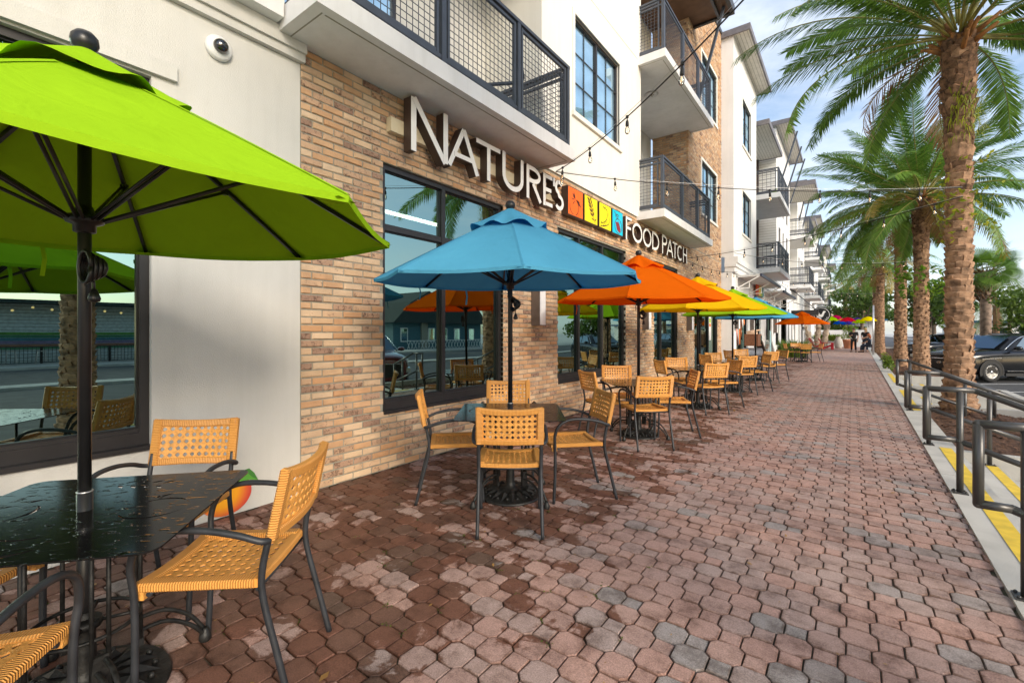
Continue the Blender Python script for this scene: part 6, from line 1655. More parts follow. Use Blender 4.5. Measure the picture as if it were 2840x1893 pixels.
def person(x, y, rz, label, J, hair, top, legs, skirt=False, seat=0):
    """J: joints of the pose in metres"""
    p = empty('person', (x, y, 0), rz, label, 'person', 'people at the walkway end')
    order = ['hip', 'waist', 'chest', 'neck', 'head', 'crown', 'lhip', 'lknee', 'lank', 'ltoe', 'rhip', 'rknee', 'rank', 'rtoe', 'lsho', 'lelb', 'lwri', 'rsho', 'relb', 'rwri']
    V = [J[k] for k in order]; ix = {k: i for i, k in enumerate(order)}
    E = [(ix[a], ix[b]) for a, b in (('hip', 'waist'), ('waist', 'chest'), ('chest', 'neck'), ('neck', 'head'), ('head', 'crown'), ('hip', 'lhip'), ('lhip', 'lknee'), ('lknee', 'lank'), ('lank', 'ltoe'), ('hip', 'rhip'), ('rhip', 'rknee'), ('rknee', 'rank'), ('rank', 'rtoe'), ('chest', 'lsho'), ('lsho', 'lelb'), ('lelb', 'lwri'), ('chest', 'rsho'), ('rsho', 'relb'), ('relb', 'rwri'))]
    R = [(.11, .085), (.10, .08), (.11, .085), .052, .085, .07, .085, .06, .042, .035, .085, .06, .042, .035, .055, .042, .03, .055, .042, .03]
    skinned('body', V, E, R, SKIN, p)
    # clothes follow the same joints, a little larger
    sel = ['hip', 'waist', 'chest', 'lsho', 'lelb_', 'rsho', 'relb_']; JJ = dict(J); mid = lambda a, b, t: tuple(J[a][k] * (1 - t) + J[b][k] * t for k in range(3)); JJ['lelb_'] = mid('lsho', 'lelb', .75); JJ['relb_'] = mid('rsho', 'relb', .75)
    i2 = {k: i for i, k in enumerate(sel)}
    skinned('shirt', [JJ[k] for k in sel], [(0, 1), (1, 2), (2, 3), (3, 4), (2, 5), (5, 6)], [(.17, .13), (.155, .125), (.175, .135), .085, .072, .085, .072], top, p)
    JJ['lank_'] = mid('lknee', 'lank', .93); JJ['rank_'] = mid('rknee', 'rank', .93); s2 = ['hip', 'lhip', 'lknee', 'lank_', 'rhip', 'rknee', 'rank_']
    skinned('trousers', [JJ[k] for k in s2], [(0, 1), (1, 2), (2, 3), (0, 4), (4, 5), (5, 6)], [(.165, .125), .10, .078, .062, .10, .078, .062], legs, p)
    q = MB()
    for s in ('l', 'r'): a, b = Vector(J[s + 'ank']), Vector(J[s + 'toe']); q.tube([a + Vector((0, -.05, -.045)), b + Vector((0, .03, -.012))], [.048, .036], 8)
    q.build('shoes', CLB, p)
    h = Vector(J['head']); q = MB(); q.sphere(h + Vector((0, -.018, .045)), .103, 0, 12, 8, 1.05)
    if hair[1]: q.tube([h + Vector((0, -.05, .05)), h + Vector((0, -.09, -.10)), h + Vector((0, -.08, -.26))], [.09, .085, .05], 8)
    q.build('hair', hair[0], p)
    q = MB()   # face, ears, hands
    q.sphere(h + Vector((0, .088, -.005)), .017, 0, 6, 5)
    for s in (-1, 1): q.sphere(h + Vector((s * .088, 0, 0)), .02, 0, 6, 5)
    for s in ('l', 'r'):
        w, e = Vector(J[s + 'wri']), Vector(J[s + 'elb']); d = (w - e).normalized(); sd = d.cross(Vector((0, 1, .2))).normalized(); q.tube([w - d * .01, w + d * .045, w + d * .09], [.028, .040, .032], 7)
        for k in range(4): o = sd * (-.027 + .018 * k); q.tube([w + d * .085 + o, w + d * (.13 + .012 * (k in (1, 2))) + o, w + d * (.155 + .015 * (k in (1, 2))) + o + Vector((0, .015, 0))], [.009, .008, .006], 5)
        q.tube([w + d * .03 + sd * .03, w + d * .075 + sd * .058], [.012, .008], 5)
    q.build('face_and_hands', SKIN, p)
    q = MB()
    for s in (-1, 1): q.sphere(h + Vector((s * .034, .078, .018)), .010, 0, 6, 4)
    q.bar(h + Vector((-.025, .083, -.042)), h + Vector((.025, .083, -.042)), .008, .008); q.build('eyes_and_mouth', mat('eye_dark', (.03, .015, .012), .4), p)
    return p
STAND = dict(hip=(0, 0, .95), waist=(0, 0, 1.1), chest=(0, 0, 1.36), neck=(0, 0, 1.50), head=(0, .01, 1.64), crown=(0, .0, 1.73), lhip=(-.10, 0, .90), lknee=(-.11, .02, .50), lank=(-.13, -.02, .09), ltoe=(-.15, .12, .04), rhip=(.10, 0, .90), rknee=(.12, .04, .50), rank=(.13, 0, .09), rtoe=(.16, .14, .04),
             lsho=(-.20, 0, 1.42), lelb=(-.27, -.02, 1.13), lwri=(-.26, .08, .88), rsho=(.20, 0, 1.42), relb=(.27, .02, 1.13), rwri=(.08, .22, 1.22))
W2 = dict(STAND); W2.update(lelb=(-.24, .05, 1.15), lwri=(-.06, .22, 1.05), relb=(.24, .05, 1.15), rwri=(.08, .22, 1.02))
SIT = dict(hip=(0, 0, .52), waist=(0, -.02, .68), chest=(0, .0, .94), neck=(0, .02, 1.08), head=(0, .05, 1.22), crown=(0, .05, 1.31), lhip=(-.10, .04, .50), lknee=(-.12, .44, .50), lank=(-.12, .46, .09), ltoe=(-.13, .60, .04), rhip=(.10, .04, .50), rknee=(.12, .44, .50), rank=(.12, .40, .09), rtoe=(.14, .54, .04),
           lsho=(-.18, .0, 1.0), lelb=(-.23, .10, .76), lwri=(-.10, .32, .68), rsho=(.18, .0, 1.0), relb=(.23, .10, .76), rwri=(.10, .32, .70))
HB = mat('brown_hair', (.07, .035, .018), .6, var=.2); HR = mat('auburn_hair', (.30, .08, .025), .55, var=.2); HL = mat('blond_hair', (.42, .28, .12), .55, var=.2)
person(.12, 42.2, radians(165), 'standing person in black shirt and trousers holding a phone, left of the group', STAND, (HB, 0), CLB, CLB)
person(.82, 43.0, radians(150), 'standing person in black top with long blond hair behind the seated one', W2, (HL, 1), CLB, CLN)
person(1.02, 41.9, radians(75), 'seated person with auburn hair in dark clothes beside the kerb', SIT, (HR, 1), CLN, CLN)
person(-2.0, 55.5, radians(175), 'distant person in grey blue shirt behind the white planter', W2, (HL, 0), CLG, CLG)
bc = empty('metal_chair', (1.02, 41.9, 0), radians(75), 'black metal chair under the seated person', 'chair')
q = MB(); q.box(-.22, .22, -.2, .24, .40, .425); q.build('seat', K['black'], bc); q = MB(); [q.tube([(sx * .2, -.2, .43), (sx * .2, -.28, .85)], .014, 6) for sx in (-1, 1)]; [q.bar((-.2, -.21 - .02 * k, .5 + .11 * k), (.2, -.21 - .02 * k, .5 + .11 * k), .02, .05) for k in range(4)]; q.build('backrest', K['black'], bc)
for sx in (-1, 1):
    for sy in (-.18, .22): q = MB(); q.tube([(sx * .2, sy, .40), (sx * .23, sy * 1.2, 0)], .014, 6); q.build('leg', K['black'], bc)
# ------------------------------------------------------------------ cars
PAINT = mat('black_car_paint', (.008, .009, .011), .15, .0, var=.05, spec=.35, coat=.2)
MAROON = mat('maroon_car_paint', (.14, .008, .012), .2, .1, var=.05, coat=1.0)
SILVER = mat('silver_car_paint', (.45, .46, .48), .25, .6, var=.03, coat=.6)
BLUEP = mat('blue_car_paint', (.03, .09, .20), .2, .2, var=.03, coat=1.0)
CARGL = glass('car_glass', .30, (.75, .9, 1.0), (.05, .07, .08))
CLAD = mat('car_cladding', (.018, .018, .019), .7, var=.1); TYRE = mat('tyre_rubber', (.018, .018, .018), .8, var=.2); ALLOY = mat('alloy_rim', (.55, .56, .58), .3, .85, var=.05); CHROME = mat('chrome', (.75, .76, .78), .12, 1.0, var=.02)
LAMP = mat('headlamp_glass', (.55, .58, .60), .1, .3, coat=1.0)
def baked(mb, mats, lv=2):
    me = mb.mesh('tmp', mats); o = bpy.data.objects.new('tmp', me); COL.objects.link(o); s = o.modifiers.new('s', 'SUBSURF'); s.levels = lv; s.render_levels = lv
    out = bpy.data.meshes.new_from_object(o.evaluated_get(bpy.context.evaluated_depsgraph_get())); bpy.data.objects.remove(o)
    for p in out.polygons: p.use_smooth = True
    return out
def make_suv(label, paint):
    root = empty('parked_suv', (0, 0, 0), 0, label, 'car', 'cars in the parking lot')
    ST = [(.0, .62, .34, .70, .80), (-.03, .76, .25, .80, .92), (-.14, .87, .22, .90, 1.02), (-.42, .93, .23, .97, 1.09), (-.9, .945, .25, 1.01, 1.14), (-1.35, .95, .26, 1.04, 1.18), (-2.6, .95, .27, 1.06, 1.17), (-3.6, .95, .27, 1.08, 1.17), (-4.35, .93, .30, 1.09, 1.17), (-4.62, .84, .38, 1.06, 1.13), (-4.7, .70, .48, 1.02, 1.08)]
    q = MB(); V, F = [], []; n = 12
    for (x, w, zl, zb, zt) in ST:
        h = [(0, zl), (w * .86, zl), (w * .98, zl + .12), (w, zl + .34), (w * .985, zb - .10), (w * .955, zb), (w * .80, zt), (0, zt + .03)]
        ring = [(x, y, z) for y, z in h] + [(x, -y, z) for y, z in h[-2:0:-1]]; V += ring; n = len(ring)
    for i in range(len(ST) - 1):
        for k in range(n): k2 = (k + 1) % n; F.append((i * n + k, i * n + k2, (i + 1) * n + k2, (i + 1) * n + k))
    F.append(tuple(range(n - 1, -1, -1))); F.append(tuple((len(ST) - 1) * n + k for k in range(n))); q.add(V, F)
    link('body', baked(q, [paint], 2), root)
    # greenhouse: pillars and roof
    B = [(-1.42, .82, 1.06), (-4.55, .80, 1.06)]; T = [(-2.30, .66, 1.60), (-4.15, .64, 1.60)]
    q = MB(); V = []
    cols = [(-1.18, -2.10), (-1.85, -2.36), (-2.80, -2.95), (-3.65, -3.60), (-4.25, -4.02), (-4.55, -4.18)]
    for i, (xb, xt) in enumerate(cols):
        e = .93 if i in (0, 5) else 1.0
        V += [(xb, .88 * e, 1.10), (xt, .69 * e, 1.62), (xt * 1.0, .50 * e, 1.69), (xt, -.50 * e, 1.69), (xt, -.69 * e, 1.62), (xb, -.88 * e, 1.10)]
    F = []
    for i in range(5):
        for k in range(5): F.append((i * 6 + k, i * 6 + k + 1, (i + 1) * 6 + k + 1, (i + 1) * 6 + k))
    F += [(5, 4, 3, 2, 1, 0), (30, 31, 32, 33, 34, 35)]; q.add(V, F); link('cabin', baked(q, [paint], 1), root)
    def pane(pts, nm, off):
        m = MB(); off = Vector(off); m.add([Vector(p) + off for p in pts], [tuple(range(len(pts)))]); m.build(nm, CARGL, root)
    pane([(-1.28, .74, 1.16), (-2.06, .58, 1.60), (-2.06, -.58, 1.60), (-1.28, -.74, 1.16)], 'windscreen', (.035, 0, .03))
    for s in (-1, 1):
        def sp(x, z): t = (z - 1.10) / .52; return (x, s * (.88 - .19 * t + .014), z)
        pane([sp(-1.85, 1.17), sp(-2.86, 1.18), sp(-2.93, 1.58), sp(-2.36, 1.575)], 'side_window', (0, 0, 0)); pane([sp(-2.95, 1.18), sp(-3.62, 1.19), sp(-3.58, 1.575), sp(-3.0, 1.58)], 'side_window', (0, 0, 0)); pane([sp(-3.72, 1.20), sp(-4.22, 1.27), sp(-4.02, 1.55), sp(-3.68, 1.57)], 'side_window', (0, 0, 0))
        m = MB(); m.tube(bez([sp(-1.48, 1.14), sp(-2.30, 1.60), sp(-3.2, 1.625), sp(-4.05, 1.585), sp(-4.32, 1.26)], 5), .012, 6); m.build('window_trim', CHROME, root)
        m = MB(); m.bar((-1.5, s * .952, .40), (-3.2, s * .952, .40), .012, .022); m.bar((-.62, s * .93, .82), (-1.3, s * .952, .86), .012, .02); m.build('side_trim', CHROME, root)
        m = MB(); m.bar((-1.45, s * .945, .27), (-3.25, s * .945, .28), .03, .10); m.build('sill_cladding', CLAD, root)
        for hx in (-2.55, -3.35): m = MB(); m.bar((hx, s * .962, .93), (hx - .2, s * .962, .935), .03, .03); m.build('door_handle', CHROME, root)
        m = MB(); m.sphere((-1.78, s * 1.06, 1.20), .12, 0, 10, 7, .62); m.bar((-1.75, s * .88, 1.15), (-1.78, s * 1.0, 1.17), .06, .04); m.build('mirror', paint, root)
        m = MB(); m.prism([(-.30, .60), (-.05, .55), (-.06, .68), (-.34, .70)], (0, s * .90, 0), (1, 0, 0), (0, 0, 1), (0, s * -.15, 0)); m.build('headlight', LAMP, root, recalc=True)
        m = MB(); m.bar((-.06, s * .62, .90), (-.26, s * .88, .92), .05, .022); m.build('running_light', LAMP, root)
        for wx in (-.95, -3.72):
            m = MB()
            for rr0, rr1, yy, mi in ((.0, .40, .951, 1), (.40, .445, .958, 0)):
                Vv = []; Ff = []
                for k in range(25): a = -.35 + (pi + .7) * k / 24; Vv += [(wx + rr0 * cos(a), s * yy, .37 + rr0 * sin(a)), (wx + rr1 * cos(a), s * yy, .37 + rr1 * sin(a))]
                for k in range(24): Ff.append((2 * k, 2 * k + 1, 2 * k + 3, 2 * k + 2))
                m.add(Vv, Ff, mi)
            m.build('wheel_arch', [CLAD, K['black']], root)
            m = MB(); prof = [(.20, -.11), (.30, -.115), (.355, -.09), (.37, -.04), (.37, .04), (.355, .09), (.30, .115), (.235, .105), (.235, .04)]; m.lathe(prof, 28)
            me = m.mesh('wheel', TYRE); w = link('wheel', me, root); w.location = (wx, s * .855, .37); w.rotation_euler = (-s * pi / 2, 0, 0)
            m = MB(); m.lathe([(.235, .09), (.225, .10), (.215, .085)], 28)
            for k in range(5):
                for d_ in (-.13, .13): a = 2 * pi * k / 5 + d_; b_ = 2 * pi * k / 5 + d_ * .35; m.bar((.045 * cos(b_), .045 * sin(b_), .075), (.225 * cos(a), .225 * sin(a), .09), .032, .02)
            m.lathe([(.055, .07), (.055, .095), (.0001, .10)], 12); m.build('rim', ALLOY, w); m = MB(); m.lathe([(.21, .03), (.0001, .03)], 20); m.build('brake_disc', CLAD, w)
    m = MB(); m.prism([(-.52, .42), (.52, .42), (.60, .72), (.55, .80), (-.55, .80), (-.60, .72)], (.006, 0, 0), (0, 1, 0), (0, 0, 1), (.02, 0, 0)); m.build('grille', K['black'], root, recalc=True)
    m = MB()
    for j in range(6):
        for i in range(11): yy = -.45 + .09 * i + (.045 if j % 2 else 0); zz = .46 + .058 * j; m.bar((.030, yy - .03, zz), (.030, yy + .03, zz), .008, .012)
    m.build('grille_mesh', CLAD, root)
    m = MB(); m.tube([(.026, -.56, .42), (.026, -.60, .72), (.026, -.55, .81), (.026, .55, .81), (.026, .60, .72), (.026, .56, .42)], .014, 6); m.build('grille_trim', CHROME, root)
    m = MB(); m.tube([(.040, .085 * cos(k * .3142), .66 + .045 * sin(k * .3142)) for k in range(20)], .008, 5, closed=True); m.bar((.040, -.045, .63), (.040, -.025, .69), .01, .014); m.bar((.040, .025, .63), (.040, .045, .69), .01, .014); m.bar((.040, -.035, .655), (.040, .035, .665), .01, .014); m.build('badge', CHROME, root)
    m = MB(); m.bar((.0, -.70, .27), (.0, .70, .27), .12, .10); m.build('lower_bumper', CLAD, root)
    m = MB(); [m.tube([(-2.5, s * .58, 1.71), (-4.0, s * .57, 1.70)], .018, 6) for s in (-1, 1)]; m.build('roof_rail', K['black'], root)
    return root
suv = make_suv('black SUV with chrome window trim parked nose in behind the large palm', PAINT)
def place_car(o, x, y, heading_deg, z=LOT + .002): o.scale = (1.05, 1.05, 1.06); o.location = (x, y, z); o.rotation_euler = (0, 0, radians(heading_deg))
place_car(suv, 2.775, 24.39, 180 + 38)
idx = index_kids()
def car_copy(x, y, hd, label, paint):
    c = copy_tree(suv, idx, (0, 0, 0), 0, label); place_car(c, x, y, hd)
    for ch in kids(c):
        for sl in ch.material_slots:
            if sl.material is PAINT: sl.link = 'OBJECT'; sl.material = paint
    return c
car_copy(3.3, 41.5, 222, 'dark car nose showing between the distant palms', PAINT); car_copy(6.0, 44.5, 222, 'silver car roof glimpsed between the second and third palms', SILVER)
car_copy(8.5, 47.5, 222, 'blue car beyond the dark one, between palm trunks', BLUEP)
car_copy(3.9, 9.0, 205, 'maroon car reflected in the first brick shop window', MAROON)

# ------------------------------------------------------------------ string lights
cab = mat('cable_rubber', (.015, .014, .013), .6)
sm_ = MB(); sm_.lathe([(.004, 0), (.006, -.03), (.013, -.036), (.0155, -.06), (.0165, -.078), (.014, -.085)][::-1], 12); SOCK = sm_.mesh('socket', cab)
gm_ = MB(); gm_.lathe([(.012, -.084), (.0145, -.095), (.021, -.115), (.0225, -.132), (.018, -.150), (.008, -.160), (.0001, -.162)][::-1], 14); GLB = gm_.mesh('bulb', K['bulbglass'])
fm_ = MB(); fm_.tube([(0, 0, -.09), (.004, 0, -.125), (-.004, 0, -.135), (0, 0, -.095)], .0016, 5); FIL = fm_.mesh('filament', K['filament'])
def string(a, b, sag, nb, label, s0=.5, extra=None, scale=1.12):
    a, b = Vector(a), Vector(b); root = empty('string_light', a, 0, label, 'string lights', 'bulb strings over the walkway')
    f = lambda t: a.lerp(b, t) - Vector((0, 0, sag * 4 * t * (1 - t)))
    q = MB(); q.tube([f(i / 40) for i in range(41)], .0065, 6); q.build('cable', cab, root, True)
    q = MB(); q.tube([f(i / 30) * (1 - .0) + Vector((0, 0, .012 + .03 * sin(pi * i / 30))) for i in range(31)], .0022, 5); q.build('guy_wire', K['alu'], root, True)
    for k in range(nb):
        t = (k + s0) / nb; s = link('bulb', GLB, root); s.location = f(t) - a - Vector((0, 0, .004)); s.scale = (scale,) * 3; s.rotation_euler = (.06 * sin(k * 3.1), .07 * cos(k * 2.3), 0)
        c = link('socket', SOCK, s); link('filament', FIL, s)
        q = MB(); p = f(t); q.box(p.x - .012, p.x + .012, p.y - .012, p.y + .012, p.z - .012, p.z + .014); q.build('clip', cab, root, True)
A0 = (-3.63, 6.02, 3.86)
string(A0, (1.60, 1.78, 4.25), .34, 7, 'bulb string rising from the S of the sign to the top edge of the photo', .30)
string(A0, (1.42, 10.15, 3.72), .16, 8, 'bulb string from the sign across to the large palm', .12)
string((-3.72, 13.3, 3.50), (1.45, 10.35, 3.62), .12, 8, 'bulb string from the end of the FOOD PATCH letters to the large palm', .5)
string((-3.72, 13.35, 3.44), (-3.3, 18.05, 3.6), .12, 6, 'short bulb string along the brick wall towards the white cornice', .5)
string((-3.40, 18.06, 4.28), (1.72, 20.8, 3.85), .22, 9, 'bulb string from the white cornice to the second palm', .5)
string((-3.2, 28.3, 4.2), (1.45, 24.3, 3.9), .22, 9, 'bulb string from the painted brick block to the third palm', .5)
string((-3.2, 30.3, 4.2), (1.75, 40.8, 4.2), .3, 12, 'furthest bulb string, ending at the distant palm by the grey pole', .5)

# ------------------------------------------------------------------ things in front of the white shop
sb = empty('sandwich_board', (-2.95, 23.2, 0), radians(-62), 'white A-frame sandwich board on the walkway before the white shop', 'sandwich board')
for s in (-1, 1):
    q = MB(); q.bar((-.28, s * .26, 0), (-.22, s * .02, 1.08), .05, .03); q.bar((.28, s * .26, 0), (.22, s * .02, 1.08), .05, .03); q.bar((-.25, s * .05, 1.0), (.25, s * .05, 1.0), .03, .05); q.bar((-.27, s * .22, .2), (.27, s * .22, .2), .03, .05); q.build('frame', K['letter'], sb)
    q = MB(); y = lambda z: s * (.02 + .24 * (1 - z / 1.08)); q.add([(-.25, y(.2) + s * .004, .2), (.25, y(.2) + s * .004, .2), (.21, y(1.0) + s * .004, 1.0), (-.21, y(1.0) + s * .004, 1.0)], [(0, 1, 2, 3)]); q.build('panel', K['slab'], sb)
    q = MB(); q.add([(-.15, y(.3) + s * .008, .3), (-.02, y(.3) + s * .008, .3), (.02, y(.62) + s * .008, .62), (-.08, y(.66) + s * .008, .66)], [(0, 1, 2, 3)])
    for k in range(3): z = .85 - .07 * k; q.add([(-.12, y(z) + s * .008, z), (.14, y(z) + s * .008, z), (.14, y(z + .03) + s * .008, z + .03), (-.12, y(z + .03) + s * .008, z + .03)], [(0, 1, 2, 3)])
    q.build('print', po, sb)
vm = empty('wooden_food_cart', (-2.95, 18.9, 0), 0, 'small cart with brown wood box over a grey metal drum beside the shop posters', 'cart')
q = MB(); q.prism([(.42 * cos(pi * k / 12), .55 + .30 * sin(pi * k / 12)) for k in range(13)] + [(-.42, .12), (.42, .12)], (-.3, 0, 0), (0, 1, 0), (0, 0, 1), (.6, 0, 0)); q.build('drum', mat('grey_sheet_metal', (.34, .36, .40), .35, .7), vm, recalc=True)
q = MB(); q.box(-.25, .2, -.1, .75, .92, 1.36); q.build('box', mat('dark_red_wood', (.16, .06, .025), .5, var=.2, scale=20), vm)
q = MB(); q.box(.201, .215, .5, .72, .98, 1.3); q.build('glass_door', K['glass'], vm); q = MB(); q.bar((.1, .72, 1.1), (.3, 1.15, .28), .28, .05); q.build('chute', K['letterside'], vm)
q = MB(); q.box(-.2, .1, .1, .5, 1.361, 1.44); q.bar((-.15, .15, 1.44), (.1, .55, 1.52), .25, .03); q.build('papers', mat('buff_paper', (.62, .42, .28), .8), vm)
q = MB(); [q.bar((sx * .24, sy * .36, .0), (sx * .24, sy * .36, .14), .05, .05) for sx in (-1, 1) for sy in (-1, 1)]; q.build('foot', K['black'], vm)
gs = empty('flag_banner', (-2.6, 20.6, 0), 0, 'narrow pale standing banner beside the far blue umbrella pole', 'banner')
q = MB(); q.tube([(0, 0, 0), (0, 0, 1.5)], .012, 6); q.build('pole', K['alu'], gs); q = MB(); q.box(.014, .03, -.08, .16, .45, 1.48); q.build('cloth', mat('pale_teal_banner', (.30, .52, .56), .8), gs); q = MB(); q.lathe([(.16, 0), (.15, .03), (.0001, .04)], 14); q.build('foot', K['black'], gs)
# balcony furniture and plants
pc = empty('patio_chair', (-3.95, 5.0, 4.056), radians(120), 'dark metal patio chair seen through the wire mesh of the first balcony', 'chair')
q = MB(); q.box(-.24, .24, -.24, .24, .42, .445); q.build('seat', K['rail'], pc)
q = MB(); [q.bar((x, -.24, .45), (x, -.33, 1.0), .03, .03) for x in (-.22, -.11, 0, .11, .22)]; q.bar((-.24, -.335, 1.0), (.24, -.335, 1.0), .035, .035); q.build('backrest', K['rail'], pc)
for sx in (-1, 1):
    q = MB(); q.bar((sx * .26, -.28, .66), (sx * .26, .24, .66), .045, .03); q.bar((sx * .26, .22, .645), (sx * .26, .22, 0), .03, .03); q.bar((sx * .24, -.24, .42), (sx * .25, -.28, 0), .03, .03); q.build('leg', K['rail'], pc)
shrub(-2.9, 24.6, 7.68, .5, .45, 2, 'small green potted plant on the upper balcony of the white building', 120, .06)
shrub(-2.5, 36.4, 7.7, .6, .4, 2, 'flowering plants on a balcony of the painted brick block', 120, .07)
# leaf litter and moss
lm = leaf_mat('dead_leaf', (.16, .07, .02), (.42, .24, .07), .1); r = random.Random(77)
q = MB()
for i in range(110):
    x = r.uniform(-3.7, .5); y = r.uniform(.6, 12); 
    if screen(x, y, 0) is None: continue
    a = r.uniform(0, 2 * pi); l = r.uniform(.006, .017) * (3 if r.random() < .05 else 1); d = Vector((cos(a), sin(a), r.uniform(-.1, .3))) * l; w = Vector((-sin(a), cos(a), 0)) * l * .45; c = Vector((x, y, .008)); q.add([c - d, c + w, c + d, c - w], [(0, 1, 2, 3)], 0, r.random())
q.build('leaf_litter', lm, kind='stuff')
q = MB(); mm = leaf_mat('moss', (.02, .04, .004), (.13, .17, .015), .1, .9)
for (x, y) in cells[:2600]:
    if x > -.9 or r.random() > .30: continue
    a = r.choice((.75, 2.36, 3.9, 5.5)); c0 = Vector((x + .082 * cos(a), y + .082 * sin(a), -.001))
    for k in range(7):
        c = c0 + Vector((r.gauss(0, .018) , r.gauss(0, .018), r.uniform(-.004, .002))); s = r.uniform(.003, .007); q.add([c + Vector((s, 0, 0)), c + Vector((0, s, .003)), c + Vector((-s, 0, 0)), c + Vector((0, -s, .002))], [(0, 1, 2, 3)], 0, max(.02, r.random()))
q.build('moss', mm, kind='stuff')

# ------------------------------------------------------------------ across the road (seen in the shop windows)
q = MB(); q.box(25.6, 30, -60, 300, LOT - .4, LOT + .1); q.build('far_pavement', K['concrete'], kind='structure')
q = MB(); q.box(13.5, 14.6, -60, 300, LOT - .4, LOT + .1); q.build('median_kerb', K['concrete'], kind='structure')
TEAL = mat('teal_clapboard', (.05, .14, .17), .7, var=.08); SHING = mat('dark_shingle', (.035, .05, .045), .9, var=.25, scale=14)
th = empty('teal_house', (30.6, 38, LOT), 0, 'low teal house with dark shingle roof and white trimmed windows across the road', 'house')
q = MB(); q.box(0, 9, -7, 7, 0, 3.0); q.build('wall', TEAL, th)
q = MB(); q.prism([(-7.6, 2.95), (7.6, 2.95), (5.2, 5.2), (-5.2, 5.2)], (-.8, 0, 0), (0, 1, 0), (0, 0, 1), (10, 0, 0)); q.build('roof', SHING, th, recalc=True)
q = MB(); q.box(-.2, .6, -3.2, -2.3, 0, 5.6); q.build('chimney', K['mortar'], th)
for y in (-5.6, -1.6, .4, 2.6, 5.2):
    q = MB(); q.box(-.06, -.005, y - .5, y + .5, .9, 2.4); w_ = q.build('window', K['letter'], th); q = MB(); q.quad((-.065, y - .4, 1), (-.065, y + .4, 1), (-.065, y + .4, 2.3), (-.065, y - .4, 2.3)); q.build('pane', K['glass'], w_)
pf = empty('white_porch_fence', (29.6, 38, LOT + .1), 0, 'white lattice fence before the teal house across the road', 'fence')
for k in range(24):
    q = MB(); q.bar((0, -6 + .5 * k, 0), (0, -5.6 + .5 * k, .9), .04, .04); q.bar((.05, -5.6 + .5 * k, 0), (.05, -6 + .5 * k, .9), .04, .04); q.build('picket', K['letter'], pf)
q = MB(); q.bar((0, -6, .92), (0, 6, .92), .06, .06); q.build('rail', K['letter'], pf)
wb = empty('white_bar', (31, 5, LOT), 0, 'white clapboard bar building with striped mural across the road', 'building')
q = MB(); q.box(0, 8, -5, 6, 0, 3.6)
q.build('wall', mat('white_clapboard', (.55, .62, .64), .8), wb)
q = MB(); [q.box(-.03, -.001, -5, 6, .2 * k, .2 * k + .03) for k in range(1, 18)]; q.build('board', K['mortar'], wb)
for k, cl in enumerate(((.10, .28, .05), (.05, .20, .12), (.05, .17, .24), (.20, .16, .28), (.30, .16, .22), (.08, .24, .12))):
    q = MB(); q.box(-.05, -.032, -3, 5, 1.75 - .17 * k, 1.90 - .17 * k); q.build('mural_stripe', mat('mural_stripe', cl, .7), wb)
q = MB(); q.prism([(-5.4, 3.55), (6.4, 3.55), (6.4, 3.75), (-5.4, 3.75)], (-1.6, 0, 0), (0, 1, 0), (0, 0, 1), (10, 0, 0)); q.build('roof', SHING, wb, recalc=True)
cu_ = empty('closed_umbrella', (29, 6.5, LOT + .1), 0, 'closed yellow umbrella by the bar across the road', 'umbrella'); q = MB(); q.tube([(0, 0, 0), (0, 0, 2.3)], .03, 8); q.build('pole', K['black'], cu_); q = MB(); q.lathe([(.28, .9), (.2, 1.3), (.12, 1.9), (.0001, 2.3)], 10); q.build('canopy', K['canvas_y'], cu_)
bf = empty('bar_railing', (28.2, 8, LOT + .1), 0, 'black picket railing along the pavement across the road', 'fence')
q = MB(); q.bar((0, -12, 1.0), (0, 12, 1.0), .05, .05); q.bar((0, -12, .12), (0, 12, .12), .04, .04); q.build('rail', K['black'], bf)
q = MB(); [q.bar((0, -12 + .16 * k, .12), (0, -12 + .16 * k, 1.0), .02, .02) for k in range(151)]; q.build('picket', K['black'], bf, kind='stuff')
gv = empty('white_gable_house', (46, 50, LOT), 0, 'white two storey gabled house across the road', 'house'); q = MB(); q.box(0, 9, -5, 5, 0, 5.6); q.build('wall', K['white'], gv); q = MB(); q.prism([(-5.6, 5.5), (5.6, 5.5), (0, 8.4)], (-.6, 0, 0), (0, 1, 0), (0, 0, 1), (10, 0, 0)); q.build('roof', SHING, gv, recalc=True)
for y in (-3, 0, 3):
    for z in (1, 3.6): q = MB(); q.box(-.05, -.002, y - .5, y + .5, z, z + 1.4); q.build('window', K['glass'], gv)
fb = empty('far_shop', (20, 112, LOT), 0, 'pale blue roofed shop row in the far distance across the lot', 'building'); q = MB(); q.box(-6, 22, 0, 8, 0, 3.6); q.build('wall', K['cream'], fb); q = MB(); q.box(-6.6, 22.6, -.8, 8.6, 3.6, 4.0); q.build('roof', BLUEP, fb)
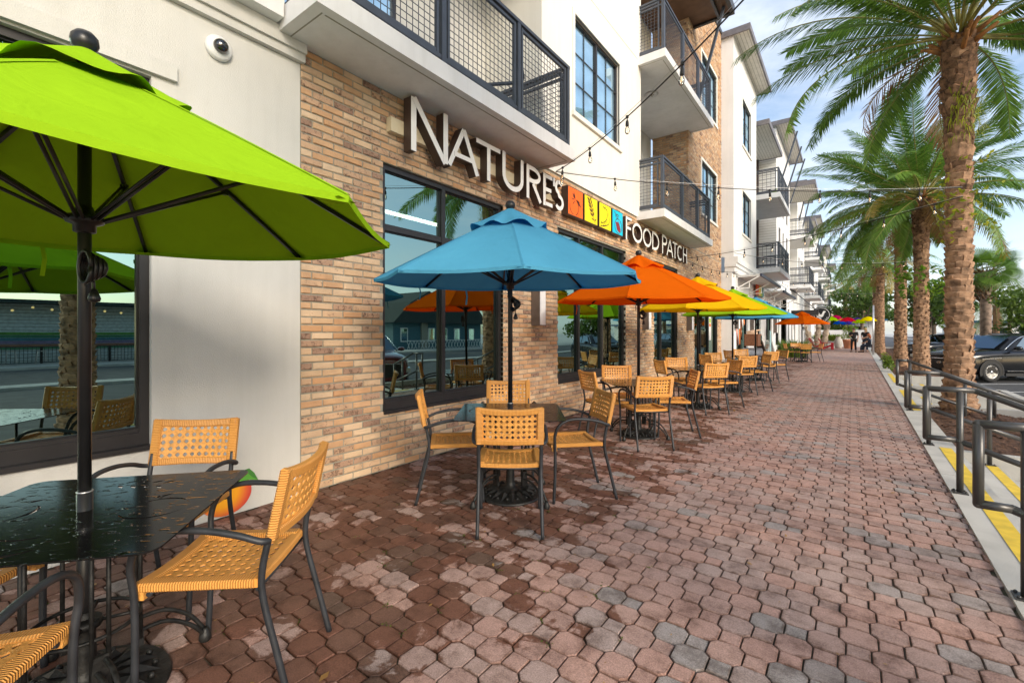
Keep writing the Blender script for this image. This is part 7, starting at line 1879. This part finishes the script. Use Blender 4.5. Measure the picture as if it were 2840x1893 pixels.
for k in range(7): q = MB(); q.box(-5 + 3.8 * k, -2.6 + 3.8 * k, -.06, -.002, .4, 2.8); q.build('window', K['glass'], fb)
lp = empty('utility_pole', (19.2, 70, LOT), 0, 'grey pole with yellow base guard across the lot', 'pole'); q = MB(); q.tube([(0, 0, 0), (0, 0, 5)], .14, 8); q.build('shaft', K['alu'], lp); q = MB(); q.lathe([(.2, 0), (.2, 1.6), (.0001, 1.61)], 10); q.build('guard', K['yellow'], lp)

bc2 = empty('bar_counter', (29.3, 8, LOT + .1), 0, 'long brown wooden bar counter outside the white bar across the road', 'counter')
q = MB(); q.box(-.25, .25, -6, 6, 1.02, 1.10); q.build('top', mat('bar_timber', (.22, .10, .04), .5, var=.2), bc2); q = MB(); [q.box(-.05, .05, y - .05, y + .05, 0, 1.02) for y in (-5.8, -3, 0, 3, 5.8)]; q.build('leg', K['black'], bc2)
st0 = None
for k in range(10):
    nm_ = 'metal stool %s of the bar counter' % ('by the closed yellow umbrella, first', 'second from the umbrella end', 'third from the umbrella end', 'fourth from the umbrella end', 'fifth from the umbrella end', 'fifth from the teal house end', 'fourth from the teal house end', 'third from the teal house end', 'second from the teal house end', 'at the teal house end')[k]
    if st0 is None:
        st0 = empty('bar_stool', (28.75, 2.6, LOT + .1), 0, nm_, 'stool', 'stools at the bar counter across the road')
        q = MB(); q.box(-.17, .17, -.17, .17, .72, .76); q.build('seat', K['alu'], st0)
        for sx in (-1, 1):
            for sy in (-1, 1): q = MB(); q.bar((sx * .15, sy * .15, .72), (sx * .22, sy * .22, 0), .03, .03); q.build('leg', K['alu'], st0)
        idx = index_kids()
    else: copy_tree(st0, idx, (28.75, 2.6 + 1.15 * k, LOT + .1), 0, nm_)
eb = empty('festoon_lights', (30.8, 5, 2.9), 0, 'row of small warm bulbs under the eaves of the white bar across the road', 'string lights')
for k in range(14): q = MB(); q.sphere((-.35, -5 + .8 * k, -.1 * (k % 3)), .07, 0, 8, 6); q.build('bulb', K['filament'], eb)
